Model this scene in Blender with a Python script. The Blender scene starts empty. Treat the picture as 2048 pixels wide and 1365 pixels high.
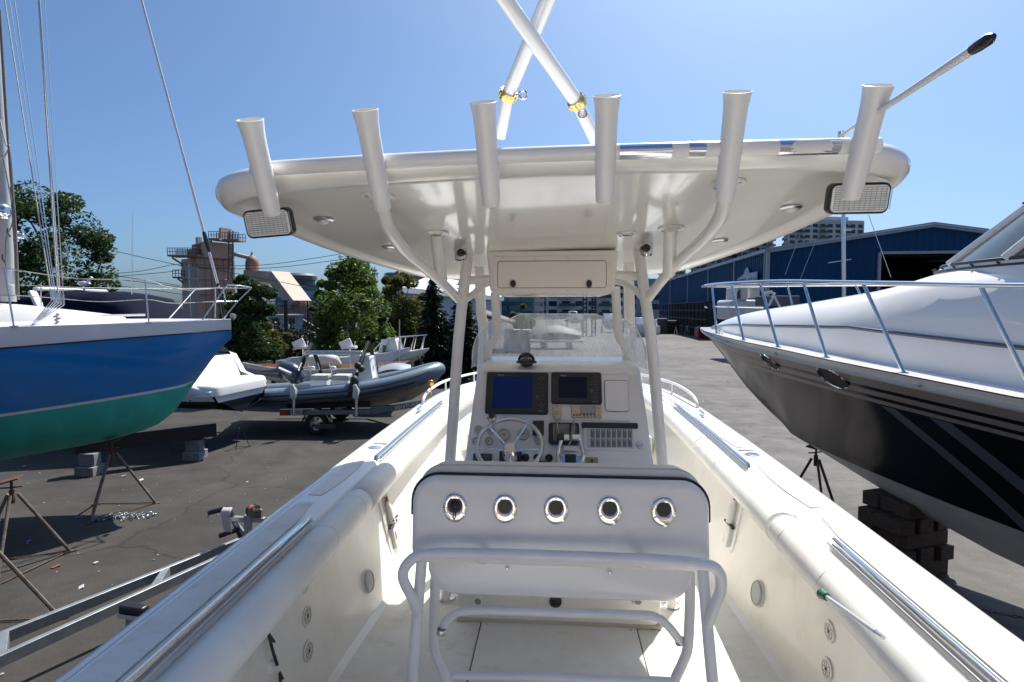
import bpy, math, random
from math import sin, cos, pi, radians as R_, sqrt
from mathutils import Vector as V, Matrix, noise
random.seed(7)
S = bpy.context.scene
COL = S.collection
# ------------------------------------------------------------------ camera
CAMZ = 3.6
YAW, PITCH = R_(4.32), R_(3.24)
cd = bpy.data.cameras.new('camera'); cam = bpy.data.objects.new('camera', cd); COL.objects.link(cam)
cam.location = (0, 0, CAMZ); cam.rotation_euler = (pi/2 - PITCH, 0, YAW)
cd.lens = 20; cd.sensor_width = 36; cd.clip_end = 6000; cd.clip_start = 0.05
S.camera = cam
# ------------------------------------------------------------------ light
SUN_AZ, SUN_EL = 24.5, 56.0
W = bpy.data.worlds.new('World'); S.world = W; W.use_nodes = True
nt = W.node_tree; bg = nt.nodes['Background']
sky = nt.nodes.new('ShaderNodeTexSky'); sky.sky_type = 'NISHITA'; sky.sun_disc = False
sky.sun_elevation = R_(SUN_EL); sky.sun_rotation = R_(SUN_AZ)
sky.altitude = 0; sky.air_density = 0.75; sky.dust_density = 2.4; sky.ozone_density = 4.5
tn = nt.nodes.new('ShaderNodeMix'); tn.data_type = 'RGBA'; tn.blend_type = 'MULTIPLY'; tn.inputs[0].default_value = 1; tn.inputs[7].default_value = (.80, 1.02, 1.16, 1)
nt.links.new(sky.outputs[0], tn.inputs[6]); nt.links.new(tn.outputs[2], bg.inputs[0]); bg.inputs[1].default_value = 0.082
sd = bpy.data.lights.new('sun', 'SUN'); sun = bpy.data.objects.new('sun', sd); COL.objects.link(sun)
sd.energy = 5.0; sd.angle = R_(0.53); sd.color = (1, .95, .87)
sv = V((sin(R_(SUN_AZ))*cos(R_(SUN_EL)), cos(R_(SUN_AZ))*cos(R_(SUN_EL)), sin(R_(SUN_EL))))
sun.rotation_euler = sv.to_track_quat('Z', 'Y').to_euler(); sun.location = sv*50
S.view_settings.view_transform = 'Standard'; S.view_settings.look = 'None'
S.view_settings.exposure = 0.62; S.view_settings.gamma = 1; S.view_settings.use_curve_mapping = False
S.render.engine = 'CYCLES'; S.cycles.max_bounces = 12; S.cycles.diffuse_bounces = 8; S.cycles.transparent_max_bounces = 16
S.cycles.caustics_reflective = False; S.cycles.caustics_refractive = False; S.cycles.sample_clamp_indirect = 8
# ------------------------------------------------------------------ geometry helpers
FPX = 2048*20/36
Fv = V((-sin(YAW)*cos(PITCH), cos(YAW)*cos(PITCH), -sin(PITCH))); Rv = V((cos(YAW), sin(YAW), 0)); Uv = Rv.cross(Fv)
def ray(px, py): return Fv + Rv*((px-1024)/FPX) - Uv*((py-682.5)/FPX)
def at(px, py, X=None, Y=None, Z=None, D=None, P=None):
    """point of the place seen at a photo position, once one of its real coordinates is known"""
    r = ray(px, py); c = V((0, 0, CAMZ))
    if D is not None: t = D/sqrt(1)/r.dot(V((-sin(YAW), cos(YAW), 0)))
    elif X is not None: t = X/r.x
    elif Y is not None: t = Y/r.y
    elif Z is not None: t = (Z-CAMZ)/r.z
    else: t = (P[0]-c).dot(P[1])/r.dot(P[1])
    return c + r*t
def cmp_(fwd, right, z=0):   # metres ahead of / to the right of the viewpoint
    return V((right*cos(YAW) - fwd*sin(YAW), right*sin(YAW) + fwd*cos(YAW), z))
class Fr:
    def __init__(s, O, U, Vv):
        s.O = V(O); s.U = V(U).normalized(); s.N = s.U.cross(V(Vv)).normalized(); s.V = s.N.cross(s.U)
    def p(s, u, v, n=0): return s.O + s.U*u + s.V*v + s.N*n
    def uv(s, P): d = V(P) - s.O; return d.dot(s.U), d.dot(s.V)
def cat(pts, k=5, closed=False):
    pts = [V(p) for p in pts]; n = len(pts); out = []
    if n < 3: return pts
    rng = range(n if closed else n-1)
    for i in rng:
        if closed: a, b, c, d = pts[i-1], pts[i], pts[(i+1) % n], pts[(i+2) % n]
        else: a, b, c, d = pts[max(i-1, 0)], pts[i], pts[i+1], pts[min(i+2, n-1)]
        for j in range(k):
            t = j/k
            out.append(.5*((2*b) + (c-a)*t + (2*a-5*b+4*c-d)*t*t + (3*b-a-3*c+d)*t**3))
    if not closed: out.append(pts[-1])
    return out
def itp(tab, x):
    if x <= tab[0][0]: return tab[0][1]
    for (a, b), (c, d) in zip(tab, tab[1:]):
        if x <= c: return b + (d-b)*(x-a)/(c-a)
    return tab[-1][1]
def rrect(w, h, r, k=5, cx=0, cy=0):
    o = []
    r = min(r, w/2-1e-4, h/2-1e-4)
    for (sx, sy, a0) in ((1, 1, 0), (-1, 1, 90), (-1, -1, 180), (1, -1, 270)):
        for i in range(k+1):
            a = R_(a0 + 90*i/k); o.append((cx + sx*(w/2-r) + r*cos(a), cy + sy*(h/2-r) + r*sin(a)))
    return o
class MB:
    def __init__(s): s.v = []; s.f = []; s.m = []; s.k = 0
    def add(s, vs, fs):
        n = len(s.v); s.v += [tuple(x) for x in vs]; s.f += [tuple(i+n for i in f) for f in fs]; s.m += [s.k]*len(fs); return s
    def box(s, c, d, U=(1, 0, 0), Vv=(0, 1, 0)):
        F = Fr(c, U, Vv); a, b, e = d[0]/2, d[1]/2, d[2]/2
        vs = [F.p(x*a, y*b, z*e) for z in (-1, 1) for y in (-1, 1) for x in (-1, 1)]
        return s.add(vs, [(0, 2, 3, 1), (4, 5, 7, 6), (0, 1, 5, 4), (2, 6, 7, 3), (0, 4, 6, 2), (1, 3, 7, 5)])
    def beam(s, a, b, w, h, up=(0, 0, 1)):
        a, b = V(a), V(b); U = (b-a).normalized(); u = V(up)
        if abs(U.dot(u)) > .99: u = V((0, 1, 0))
        side = u.cross(U).normalized()
        return s.box((a+b)/2, ((b-a).length, w, h), U, side)
    def tube(s, pts, r, n=10, closed=False, cap=True):
        pts = [V(p) for p in pts]; m = len(pts); rs = r if isinstance(r, (list, tuple)) else [r]*m
        T = []
        for i in range(m):
            if closed: t = pts[(i+1) % m]-pts[i-1]
            else: t = pts[min(i+1, m-1)]-pts[max(i-1, 0)]
            T.append(t.normalized() if t.length > 1e-9 else V((0, 0, 1)))
        a = V((0, 0, 1)) if abs(T[0].z) < .9 else V((1, 0, 0))
        x = T[0].cross(a).normalized(); vs = []
        for i in range(m):
            x = (x - T[i]*x.dot(T[i])).normalized(); y = T[i].cross(x)
            for j in range(n):
                q = 2*pi*j/n; vs.append(pts[i] + (x*cos(q)+y*sin(q))*rs[i])
        fs = []
        for i in range(m if closed else m-1):
            for j in range(n):
                a0, b0 = i*n+j, i*n+(j+1) % n; i2 = (i+1) % m
                fs.append((a0, b0, i2*n+(j+1) % n, i2*n+j))
        if cap and not closed: fs += [tuple(range(n))[::-1], tuple((m-1)*n+j for j in range(n))]
        return s.add(vs, fs)
    def cyl(s, a, b, r, r2=None, n=16): return s.tube([a, b], [r, r if r2 is None else r2], n)
    def lathe(s, prof, O, ax, n=24):
        O = V(O); ax = V(ax).normalized(); x = ax.orthogonal().normalized(); y = ax.cross(x); vs = []
        for r, h in prof:
            for j in range(n):
                q = 2*pi*j/n; vs.append(O + ax*h + (x*cos(q)+y*sin(q))*max(r, 1e-5))
        fs = [(i*n+j, i*n+(j+1) % n, (i+1)*n+(j+1) % n, (i+1)*n+j) for i in range(len(prof)-1) for j in range(n)]
        return s.add(vs, fs)
    def sph(s, c, r, n=14, m=8, sc=(1, 1, 1)):
        vs = []; c = V(c)
        for i in range(m+1):
            a = pi*i/m
            for j in range(n): q = 2*pi*j/n; vs.append(c + V((sin(a)*cos(q)*r*sc[0], sin(a)*sin(q)*r*sc[1], cos(a)*r*sc[2])))
        return s.add(vs, [(i*n+j, (i+1)*n+j, (i+1)*n+(j+1) % n, i*n+(j+1) % n) for i in range(m) for j in range(n)])
    def prism(s, o, F, n0, n1):
        k = len(o); vs = [F.p(u, v, n0) for u, v in o] + [F.p(u, v, n1) for u, v in o]
        fs = [tuple(range(k))[::-1], tuple(range(k, 2*k))] + [(i, (i+1) % k, k+(i+1) % k, k+i) for i in range(k)]
        return s.add(vs, fs)
    def soft(s, o, F, n0, n1, b, k=3):
        """prism with its front edge rounded by b"""
        cu = sum(p[0] for p in o)/len(o); cv = sum(p[1] for p in o)/len(o); m = len(o)
        def ins(d):
            r = []
            for i in range(m):
                a, c, e = o[i-1], o[i], o[(i+1) % m]
                tx, ty = e[0]-a[0], e[1]-a[1]; L = max(1e-9, math.hypot(tx, ty)); nx, ny = -ty/L, tx/L
                if nx*(cu-c[0])+ny*(cv-c[1]) < 0: nx, ny = -nx, -ny
                r.append((c[0]+nx*d, c[1]+ny*d))
            return r
        rings = [(o, n0)] + [(ins(b*(1-cos(pi/2*j/k))), n1-b+b*sin(pi/2*j/k)) for j in range(k+1)]
        vs = [F.p(u, v, n) for oo, n in rings for u, v in oo]
        fs = [(i*m+j, i*m+(j+1) % m, (i+1)*m+(j+1) % m, (i+1)*m+j) for i in range(len(rings)-1) for j in range(m)]
        fs += [tuple(range(m))[::-1], tuple(range((len(rings)-1)*m, len(rings)*m))]
        return s.add(vs, fs)
    def grid(s, rows, closed=False):
        n = len(rows[0]); m = len(rows); vs = [p for r in rows for p in r]
        return s.add(vs, [(i*n+j, i*n+(j+1) % n, (i+1)*n+(j+1) % n, (i+1)*n+j) for i in range(m-1) for j in range(n if closed else n-1)])
    def build(s, name, mats, parent=None, smooth=True, bevel=None, solid=None, kind=None, label=None, ang=38):
        me = bpy.data.meshes.new(name); me.from_pydata(s.v, [], s.f)
        if not isinstance(mats, (list, tuple)): mats = [mats]
        for m in mats: me.materials.append(m)
        if len(mats) > 1: me.polygons.foreach_set('material_index', s.m)
        if smooth:
            me.polygons.foreach_set('use_smooth', [True]*len(me.polygons)); me.set_sharp_from_angle(angle=R_(ang))
        me.validate(); me.update()
        return link(name, me, parent, bevel, solid, kind, label)
WL = {}
def link(name, me, parent=None, bevel=None, solid=None, kind=None, label=None):
    o = bpy.data.objects.new(name, me); COL.objects.link(o)
    if parent is not None:
        o.parent = parent
        if parent.name in WL: o.matrix_parent_inverse = Matrix.Translation(-WL[parent.name])
    if solid:
        q = o.modifiers.new('s', 'SOLIDIFY'); q.thickness = solid; q.offset = 0
    if bevel:
        q = o.modifiers.new('b', 'BEVEL'); q.width = bevel; q.segments = 2; q.limit_method = 'ANGLE'; q.angle_limit = R_(40); q.harden_normals = False
    if kind is None and name in ('screw', 'bolt', 'railing', 'button', 'chainplate_blocks', 'switch_mark', 'snap_stud', 'plate_mark'): kind = 'stuff'
    if kind: o['kind'] = kind
    if label: o['label'] = label
    return o
def thing(name, label, cat_, loc=(0, 0, 0), group=None):
    o = bpy.data.objects.new(name, None); COL.objects.link(o); o.location = loc; WL[o.name] = V(loc)
    o.empty_display_size = .3
    o['label'] = label; o['category'] = cat_
    if group: o['group'] = group
    return o
def tag(o, label, cat_, group=None):
    o['label'] = label; o['category'] = cat_
    if group: o['group'] = group
    return o
def dup(root, M, label=None):
    r = root.copy(); COL.objects.link(r); r.matrix_world = M
    if label: r['label'] = label
    for ch in list(root.children):
        c = ch.copy(); COL.objects.link(c); c.parent = r
        for g in ch.children:
            d = g.copy(); COL.objects.link(d); d.parent = c
    return r
def text(t, F, h, m, name, parent, ext=.001, align='CENTER', sx=1.0):
    c = bpy.data.curves.new('t', 'FONT'); c.body = t; c.size = h*1.38; c.extrude = ext/h/1.38*h*1.38; c.align_x = align; c.align_y = 'CENTER'
    o = bpy.data.objects.new('t', c); me = bpy.data.meshes.new_from_object(o)
    bpy.data.objects.remove(o); bpy.data.curves.remove(c)
    for v in me.vertices: v.co = F.p(v.co.x*sx, v.co.y, v.co.z+ext)
    me.materials.clear(); me.materials.append(m)
    return link(name, me, parent)
# ------------------------------------------------------------------ materials
MC = {}
def mat(name, col, rough=.5, metal=0, var=.06, vs=3.0, bump=0, bs=60, coat=0, col2=None, vcut=(.35, .7), spec=.5, rvar=.0, streak=None, trans=0, alpha=1):
    if name in MC: return MC[name]
    m = bpy.data.materials.new(name); m.use_nodes = True; N = m.node_tree.nodes; L = m.node_tree.links; b = N['Principled BSDF']
    b.inputs['Roughness'].default_value = rough; b.inputs['Metallic'].default_value = metal
    b.inputs['Specular IOR Level'].default_value = spec
    b.inputs['Coat Weight'].default_value = coat; b.inputs['Coat Roughness'].default_value = .05
    b.inputs['Transmission Weight'].default_value = trans; b.inputs['Alpha'].default_value = alpha
    c = list(col)+[1]
    tc = N.new('ShaderNodeTexCoord')
    nz = N.new('ShaderNodeTexNoise'); nz.inputs['Scale'].default_value = vs; nz.inputs['Detail'].default_value = 7; nz.inputs['Roughness'].default_value = .62
    L.new(tc.outputs['Object'], nz.inputs['Vector'])
    if streak:
        mp = N.new('ShaderNodeMapping'); mp.inputs['Scale'].default_value = streak; L.new(tc.outputs['Object'], mp.inputs['Vector']); L.new(mp.outputs[0], nz.inputs['Vector'])
    rp = N.new('ShaderNodeValToRGB'); rp.color_ramp.elements[0].position = vcut[0]; rp.color_ramp.elements[1].position = vcut[1]
    c2 = list(col2)+[1] if col2 else [x*(1-var*2) for x in col]+[1]
    rp.color_ramp.elements[0].color = c2; rp.color_ramp.elements[1].color = c
    L.new(nz.outputs['Fac'], rp.inputs[0]); L.new(rp.outputs[0], b.inputs['Base Color'])
    if rvar:
        mr = N.new('ShaderNodeMapRange'); mr.inputs['To Min'].default_value = rough+rvar; mr.inputs['To Max'].default_value = max(.02, rough-rvar*.3)
        L.new(nz.outputs['Fac'], mr.inputs['Value']); L.new(mr.outputs[0], b.inputs['Roughness'])
    if bump:
        n2 = N.new('ShaderNodeTexNoise'); n2.inputs['Scale'].default_value = bs; n2.inputs['Detail'].default_value = 4; L.new(tc.outputs['Object'], n2.inputs['Vector'])
        bp = N.new('ShaderNodeBump'); bp.inputs['Strength'].default_value = bump; bp.inputs['Distance'].default_value = .02; L.new(n2.outputs['Fac'], bp.inputs['Height']); L.new(bp.outputs[0], b.inputs['Normal'])
    MC[name] = m; return m
GEL = mat('white_gelcoat', (.84, .825, .785), .20, var=.035, vs=2.2, coat=.5, rvar=.12)
GELU = mat('hardtop_underside_gelcoat', (.86, .84, .79), .13, var=.03, vs=1.6, coat=.6, rvar=.05, col2=(.79, .765, .70))
GELF = mat('nonskid_gelcoat', (.79, .77, .72), .55, var=.05, vs=5, bump=.25, bs=420, col2=(.70, .66, .58), vcut=(.25, .6))
GELW = mat('liner_gelcoat', (.84, .815, .76), .3, var=.04, vs=1.8, coat=.25, rvar=.1, col2=(.73, .69, .61))
PCW = mat('white_powder_coat', (.83, .825, .80), .3, var=.04, vs=6, coat=.2)
VIN = mat('white_vinyl', (.83, .815, .775), .42, var=.06, vs=3, bump=.12, bs=300, col2=(.74, .71, .65), vcut=(.3, .6))
BEI = mat('beige_vinyl', (.84, .77, .67), .5, var=.06, vs=8, bump=.2, bs=250)
CHR = mat('polished_steel', (.75, .76, .78), .08, metal=1, var=.04, vs=30)
STL = mat('brushed_steel', (.6, .61, .63), .28, metal=1, var=.08, vs=20)
ALU = mat('anodised_aluminium', (.78, .79, .80), .25, metal=.9, var=.04, vs=10)
GOLD = mat('gold_anodised', (.75, .60, .25), .25, metal=1, var=.05, vs=20)
BLK = mat('black_plastic', (.018, .018, .02), .38, var=.1, vs=20)
RUB = mat('black_rubber', (.02, .02, .02), .6, var=.1, vs=20)
DGR = mat('dark_grey_plastic', (.025, .025, .027), .5, var=.1, vs=12)
GRP = mat('grey_switch', (.16, .16, .17), .45, var=.05)
SCR = mat('screen_sky_reflection', (.001, .022, .16), .08, var=.1, vs=4, spec=.15)  # blue of the mirrored sky is put into the base colour
SCRB = mat('black_glass_screen', (.002, .005, .03), .08, var=.1, vs=4, spec=.15)
LCD = mat('grey_lcd', (.26, .30, .27), .15, var=.03, coat=.6)
LCDD = mat('dark_lcd', (.07, .075, .065), .12, var=.03, coat=.6)
CRM = mat('aged_cream_plastic', (.60, .52, .36), .4, var=.06, vs=15)
GAU = mat('cream_gauge_dial', (.62, .58, .44), .35, var=.03, coat=.5)
WPL = mat('white_plastic', (.78, .78, .76), .35, var=.04)
REDP = mat('red_plastic', (.5, .03, .02), .4)
GRNP = mat('green_hose', (.02, .14, .09), .4)
SPK = mat('grey_speaker_cover', (.42, .44, .42), .5, var=.08, vs=10)
def glass(name, col, rough=.02, ior=1.45, thin=True):
    if name in MC: return MC[name]
    m = bpy.data.materials.new(name); m.use_nodes = True; N = m.node_tree.nodes; L = m.node_tree.links
    N.remove(N['Principled BSDF']); out = N['Material Output']
    t = N.new('ShaderNodeBsdfTransparent'); t.inputs[0].default_value = list(col)+[1]
    g = N.new('ShaderNodeBsdfGlossy'); g.inputs['Roughness'].default_value = rough
    fr = N.new('ShaderNodeFresnel'); fr.inputs[0].default_value = ior
    mx = N.new('ShaderNodeMixShader'); L.new(fr.outputs[0], mx.inputs[0]); L.new(t.outputs[0], mx.inputs[1]); L.new(g.outputs[0], mx.inputs[2])
    L.new(mx.outputs[0], out.inputs[0]); MC[name] = m; return m
LENS = mat('ribbed_clear_lens', (.9, .92, .9), .12, var=.1, vs=30, coat=1)
# acrylic with salt film and scratches
def acrylic():
    m = glass('scratched_clear_acrylic', (.93, .95, .97), .03); N = m.node_tree.nodes; L = m.node_tree.links; out = N['Material Output']
    last = out.inputs[0].links[0].from_socket
    d = N.new('ShaderNodeBsdfDiffuse'); d.inputs[0].default_value = (.75, .78, .82, 1)
    tr = N.new('ShaderNodeBsdfTranslucent'); tr.inputs[0].default_value = (.75, .78, .82, 1)
    ad = N.new('ShaderNodeMixShader'); ad.inputs[0].default_value = .5; L.new(d.outputs[0], ad.inputs[1]); L.new(tr.outputs[0], ad.inputs[2])
    tc = N.new('ShaderNodeTexCoord'); mp = N.new('ShaderNodeMapping'); mp.inputs['Scale'].default_value = (1, 1, .35); L.new(tc.outputs['Object'], mp.inputs[0])
    nz = N.new('ShaderNodeTexNoise'); nz.inputs['Scale'].default_value = 9; nz.inputs['Detail'].default_value = 9; nz.inputs['Roughness'].default_value = .75; L.new(mp.outputs[0], nz.inputs[0])
    mr = N.new('ShaderNodeMapRange'); mr.inputs['From Min'].default_value = .38; mr.inputs['From Max'].default_value = .68; mr.inputs['To Min'].default_value = .22; mr.inputs['To Max'].default_value = .58
    L.new(nz.outputs['Fac'], mr.inputs[0])
    mx = N.new('ShaderNodeMixShader'); L.new(mr.outputs[0], mx.inputs[0]); L.new(last, mx.inputs[1]); L.new(ad.outputs[0], mx.inputs[2]); L.new(mx.outputs[0], out.inputs[0])
    return m
ACR = acrylic()
# vinyl transfers chrome tape on the hardtop tube etc.
# ================================================================== OUR BOAT (centre console)
SOLE = 1.85
boat = thing('fishing_boat', 'white centre console fishing boat in the foreground with hardtop, helm and leaning post', 'boat', (0, 3.0, 0))
HO = [(-3, 1.22), (0, 1.34), (1.4, 1.375), (2.5, 1.405), (3.3, 1.43), (4.4, 1.45), (6, 1.45), (7, 1.37), (8, 1.12), (9, .68), (9.7, .24), (9.9, .03)]
HZ = [(-3, 2.60), (4.0, 2.60), (7, 2.61), (9.9, 2.55)]
ys = [-3 + .3*i for i in range(43)] + [9.9]
def ho(y): return (itp(HO, y-.25)+itp(HO, y)+itp(HO, y+.25))/3 if y < 9.6 else itp(HO, y)
def hz(y): return (itp(HZ, y-.4)+itp(HZ, y)+itp(HZ, y+.4))/3
def xo(y, s): return .03 + s*ho(y)
def xi(y, s): return .02 + s*max(.01, ho(y)-.245)
b = MB()
for s in (1, -1):
    rows = []
    for y in ys:
        z = hz(y); h = ho(y); zk = .85 + max(0, y-6)**2*.045; f = max(0, min(1, (9.9-y)/3))
        zc = zk + .42 + (z-zk)*.15*(1-f)
        sec = [(xi(y, s), z), (xo(y, s)-s*.015, z+.002), (xo(y, s)+s*.004, z-.012), (xo(y, s), z-.06), (.03+s*h*.985, z-.09), (.03+s*h*.96, z-.4), (.03+s*h*.88*f**.2, z-.9 if z-.9 > zc+.05 else zc+.05), (.03+s*h*.80*f**.5, zc), (.03, zk)]
        rows.append([V((x, y, q)) for x, q in sec])
    b.grid([r[4:] for r in rows])
b.build('hull', GEL, boat)
for s in (1, -1):
    b = MB(); rows = []
    for y in ys:
        z = hz(y)
        rows.append([V((xi(y, s)-s*.03, y, z-.10)), V((xi(y, s)-s*.005, y, z-.02)), V((xi(y, s)+s*.01, y, z)), V((xo(y, s)-s*.03, y, z+.008)), V((xo(y, s)-s*.008, y, z+.002)), V((xo(y, s)+s*.006, y, z-.018)), V((xo(y, s)+s*.004, y, z-.085)), V((.03+s*ho(y)*.98, y, z-.10))])
    b.grid(rows); b.build('gunwale', GEL, boat, ang=60)
    # raised nonskid panels on the gunwale with tight seams round them
    for y0, y1 in ((-2.9, 2.78), (2.9, 3.72), (4.15, 5.6), (5.66, 7.6)):
        p = MB(); n = max(3, int((y1-y0)/.25)); L = []; Rr = []
        for i in range(n+1):
            y = y0+(y1-y0)*i/n; e = .05*(max(0, 1-(y1-y)/.12)+max(0, 1-(y-y0)/.12))
            L.append((xi(y, s)+s*(.055+e*.6), y)); Rr.append((xo(y, s)-s*(.06+e*.3), y))
        o = L + Rr[::-1]
        F = Fr((0, 0, 0), (1, 0, 0), (0, 1, 0))
        k = len(o); vs = [V((x, y, hz(y)+.0045)) for x, y in o]; vt = [V((x, y, hz(y)+.0095)) for x, y in o]
        fs = [(i, (i+1) % k, k+(i+1) % k, k+i) for i in range(k)] + [(k+i, k+i+1, k+k-2-i, k+k-1-i) for i in range(n)]
        p.add(vs+vt, fs); p.build('deck_panel', GELF, boat, bevel=.002)
    g = MB()   # dark caulked groove beside the panels
    g.tube([V((xo(y, s)-s*.045, y, hz(y)+.006)) for y in [-2.9+.25*i for i in range(42)]], .0022, 5)
    g.build('seam', mat('seam_dark', (.25, .23, .2), .7), boat)
    # inner wall
    b = MB(); rows = []
    for y in ys:
        if y > 8.6: break
        x = .03+s*(itp([(-3, 1.12), (1.5, 1.12), (2.7, 1.09), (3.6, 1.04), (5, .98), (6.5, .82), (7.5, .6), (8.6, .2)], y)); t = xi(y, s)-s*.02
        rows.append([V((x-s*.05, y, SOLE)), V((x-s*.015, y, SOLE+.02)), V((x, y, SOLE+.07)), V(((x*.5+t*.5)+s*.01, y, SOLE+.35)), V((t, y, hz(y)-.12))])
    b.grid(rows); b.build('cockpit_wall', GELW, boat)
    # bolsters
    segs = [(-2.9, 2.84), (2.87, 4.5), (4.52, 7.6)] if s > 0 else [(-2.9, 3.08), (3.11, 5.2), (5.22, 7.6)]
    for a, c in segs:
        q = MB(); n = max(4, int((c-a)/.18)); pts = []; rs = []
        for i in range(n+1):
            y = a+(c-a)*i/n; pts.append(V((xi(y, s)-s*.055+.0, y, hz(y)-.095))); rs.append(.083)
        pts = [pts[0]+(pts[0]-pts[1]).normalized()*-.0]+pts
        rs = [.07]+rs; pts[0] = pts[1]; pts[1] = pts[1]*.96+pts[2]*.04
        pts.append(pts[-1]); pts[-2] = pts[-1]*.96+pts[-3]*.04; rs.append(.07)
        q.tube(pts, rs, 20); q.build('bolster', VIN, boat, ang=60)
    q = MB()
    for a, c in segs[:2]:
        for dy in (.12, .55):
            y = c-dy; q.tube([V((xi(y, s)-s*.055+.0835*cos(t), y+.02*sin(t*2), hz(y)-.095+.0835*sin(t))) for t in [2*pi*i/20 for i in range(20)]], .0014, 5, closed=True)
    q.build('piping', VIN, boat)
    # polished rails on the inner edge
    for a, c in (((-2.9, 2.55 if s < 0 else 2.47)), ((3.66, 5.9))):
        q = MB(); n = 14
        pts = [V((xi(y, s)+s*.012, y, hz(y)+.014)) for y in [a+(c-a)*i/n for i in range(n+1)]]
        pts = [pts[0]+V((0, -.012, -.02))]+pts+[pts[-1]+V((0, .014, -.02))]
        q.tube(pts, .0145, 12); q.build('grab_rail', CHR, boat)
        q = MB(); q.tube([p+V((-s*.026, 0, -.012)) for p in pts[1:-1]], .0045, 6); q.build('rail_trim', STL, boat)
# cockpit sole and hatches
b = MB(); rows = []
for y in [-3+.4*i for i in range(29)]:
    w = itp([(-3, 1.1), (2.7, 1.06), (3.6, 1.0), (6.5, .8), (8.2, .3)], y); rows.append([V((.03-w-.02, y, SOLE)), V((.03+w+.02, y, SOLE))])
b.grid(rows); b.build('sole', GELF, boat)
for mm_, sc_, col_, lo_, hi_ in ((GELF, 1.7, (.45, .38, .29, 1), .54, .80), (GELW, 1.1, (.58, .51, .41, 1), .56, .85), (GEL, .9, (.62, .57, .49, 1), .60, .88), (VIN, 2.0, (.55, .50, .43, 1), .58, .85)):
    N = mm_.node_tree.nodes; L = mm_.node_tree.links; b_ = N['Principled BSDF']; src = b_.inputs['Base Color'].links[0].from_socket
    tc_n = N.new('ShaderNodeTexCoord'); mpn = N.new('ShaderNodeMapping'); mpn.inputs['Scale'].default_value = (1, 1.6, .7); L.new(tc_n.outputs['Object'], mpn.inputs[0])
    nn = N.new('ShaderNodeTexNoise'); nn.inputs['Scale'].default_value = sc_*3; nn.inputs['Detail'].default_value = 10; nn.inputs['Roughness'].default_value = .72; L.new(mpn.outputs[0], nn.inputs[0])
    mrn = N.new('ShaderNodeMapRange'); mrn.inputs['From Min'].default_value = lo_; mrn.inputs['From Max'].default_value = hi_; mrn.inputs['To Max'].default_value = .75; L.new(nn.outputs['Fac'], mrn.inputs[0])
    mxn = N.new('ShaderNodeMix'); mxn.data_type = 'RGBA'; L.new(mrn.outputs[0], mxn.inputs[0]); L.new(src, mxn.inputs[6]); mxn.inputs[7].default_value = col_; L.new(mxn.outputs[2], b_.inputs['Base Color'])
FF = Fr((.025, 0, SOLE), (1, 0, 0), (0, 1, 0))
def hatch(x0, x1, y0, y1):
    m = MB(); m.prism(rrect(x1-x0, y1-y0, .02, cx=(x0+x1)/2, cy=(y0+y1)/2), FF, -.01, .006); h = m.build('floor_hatch', GELF, boat, bevel=.003)
    g = MB()
    for (a, c) in (((x0-.004, y0), (x0-.004, y1)), ((x1+.004, y0), (x1+.004, y1)), ((x0, y1+.004), (x1, y1+.004)), ((x0, y0-.004), (x1, y0-.004))):
        g.tube([FF.p(a[0], a[1], .0015), FF.p(c[0], c[1], .0015)], .0035, 5)
    g.build('hatch_seal', mat('dirty_seam', (.16, .12, .08), .8), boat)
    g = MB()
    for u in (x0+.03, x1-.03):
        for v in (y1-.04, (y0+y1)/2): g.cyl(FF.p(u, v, .004), FF.p(u, v, .0085), .008, n=10)
    g.build('screw', STL, h)
hatch(-.425, .425, 1.72, 3.08); hatch(-.425, .425, .4, 1.66)
# casting deck forward
b = MB(); b.prism([(-.97, 5.9), (.99, 5.9), (.72, 7.4), (.2, 8.5), (-.2, 8.5), (-.70, 7.4)], Fr((.03, 0, 2.28), (1, 0, 0), (0, 1, 0)), -.42, 0); b.build('casting_deck', GELW, boat, bevel=.02)
b = MB(); b.prism([(-.90, 6.0), (.90, 6.0), (.62, 7.4), (.15, 8.4), (-.15, 8.4), (-.62, 7.4)], Fr((.03, 0, 2.30), (1, 0, 0), (0, 1, 0)), -.02, .05)
b.build('deck_cushion', VIN, boat, bevel=.02)
b = MB()
for s in (1, -1):
    rows = [[V((xi(y, s), y, hz(y)-.02)), V((xi(y, s)*.2, y, hz(y)+.02))] for y in [8.2+.17*i for i in range(11)]]; b.grid(rows)
b.build('foredeck', GEL, boat)
# low white bow rails
for s in (1, -1):
    q = MB(); y0 = 6.4
    base = lambda y, h: V((xo(y, s)-s*.06, y, hz(y)+h))
    q.tube(cat([base(5.75, 0), base(5.8, .07), base(6.1, .12), base(6.8, .13), base(7.8, .12), base(8.6, .10), base(9.0, .1), base(9.05, 0)], 5), .016, 10)
    for y in (6.7, 7.7): q.cyl(base(y, 0), base(y, .12), .011, n=8)
    q.build('bow_rail', PCW, boat)
    q = MB(); cy = 5.3; c0 = V((xo(cy, s)-s*.13, cy, hz(cy)+.012)); q.box(c0, (.035, .10, .02)); q.tube([c0+V((0, -.09, .035)), c0+V((0, .09, .035))], .011, 8); q.build('cleat', CHR, boat, bevel=.004)
    q = MB(); c0 = V((xo(3.95, s)-s*.125, 3.95, hz(3.95)+.006)); q.lathe([(0, .004), (.042, .004), (.048, .002), (.05, -.002)], c0, (0, 0, 1), 24); q.build('deck_fitting', CHR if s > 0 else ALU, boat)
    q = MB(); q.prism(rrect(.11, .03, .015), Fr(c0+V((-s*.0, .12, -.002)), (1, .1*s, 0), (0, 1, 0)), 0, .006); q.build('drain_slot', mat('slot_grey', (.35, .36, .38), .4), boat)
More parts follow.
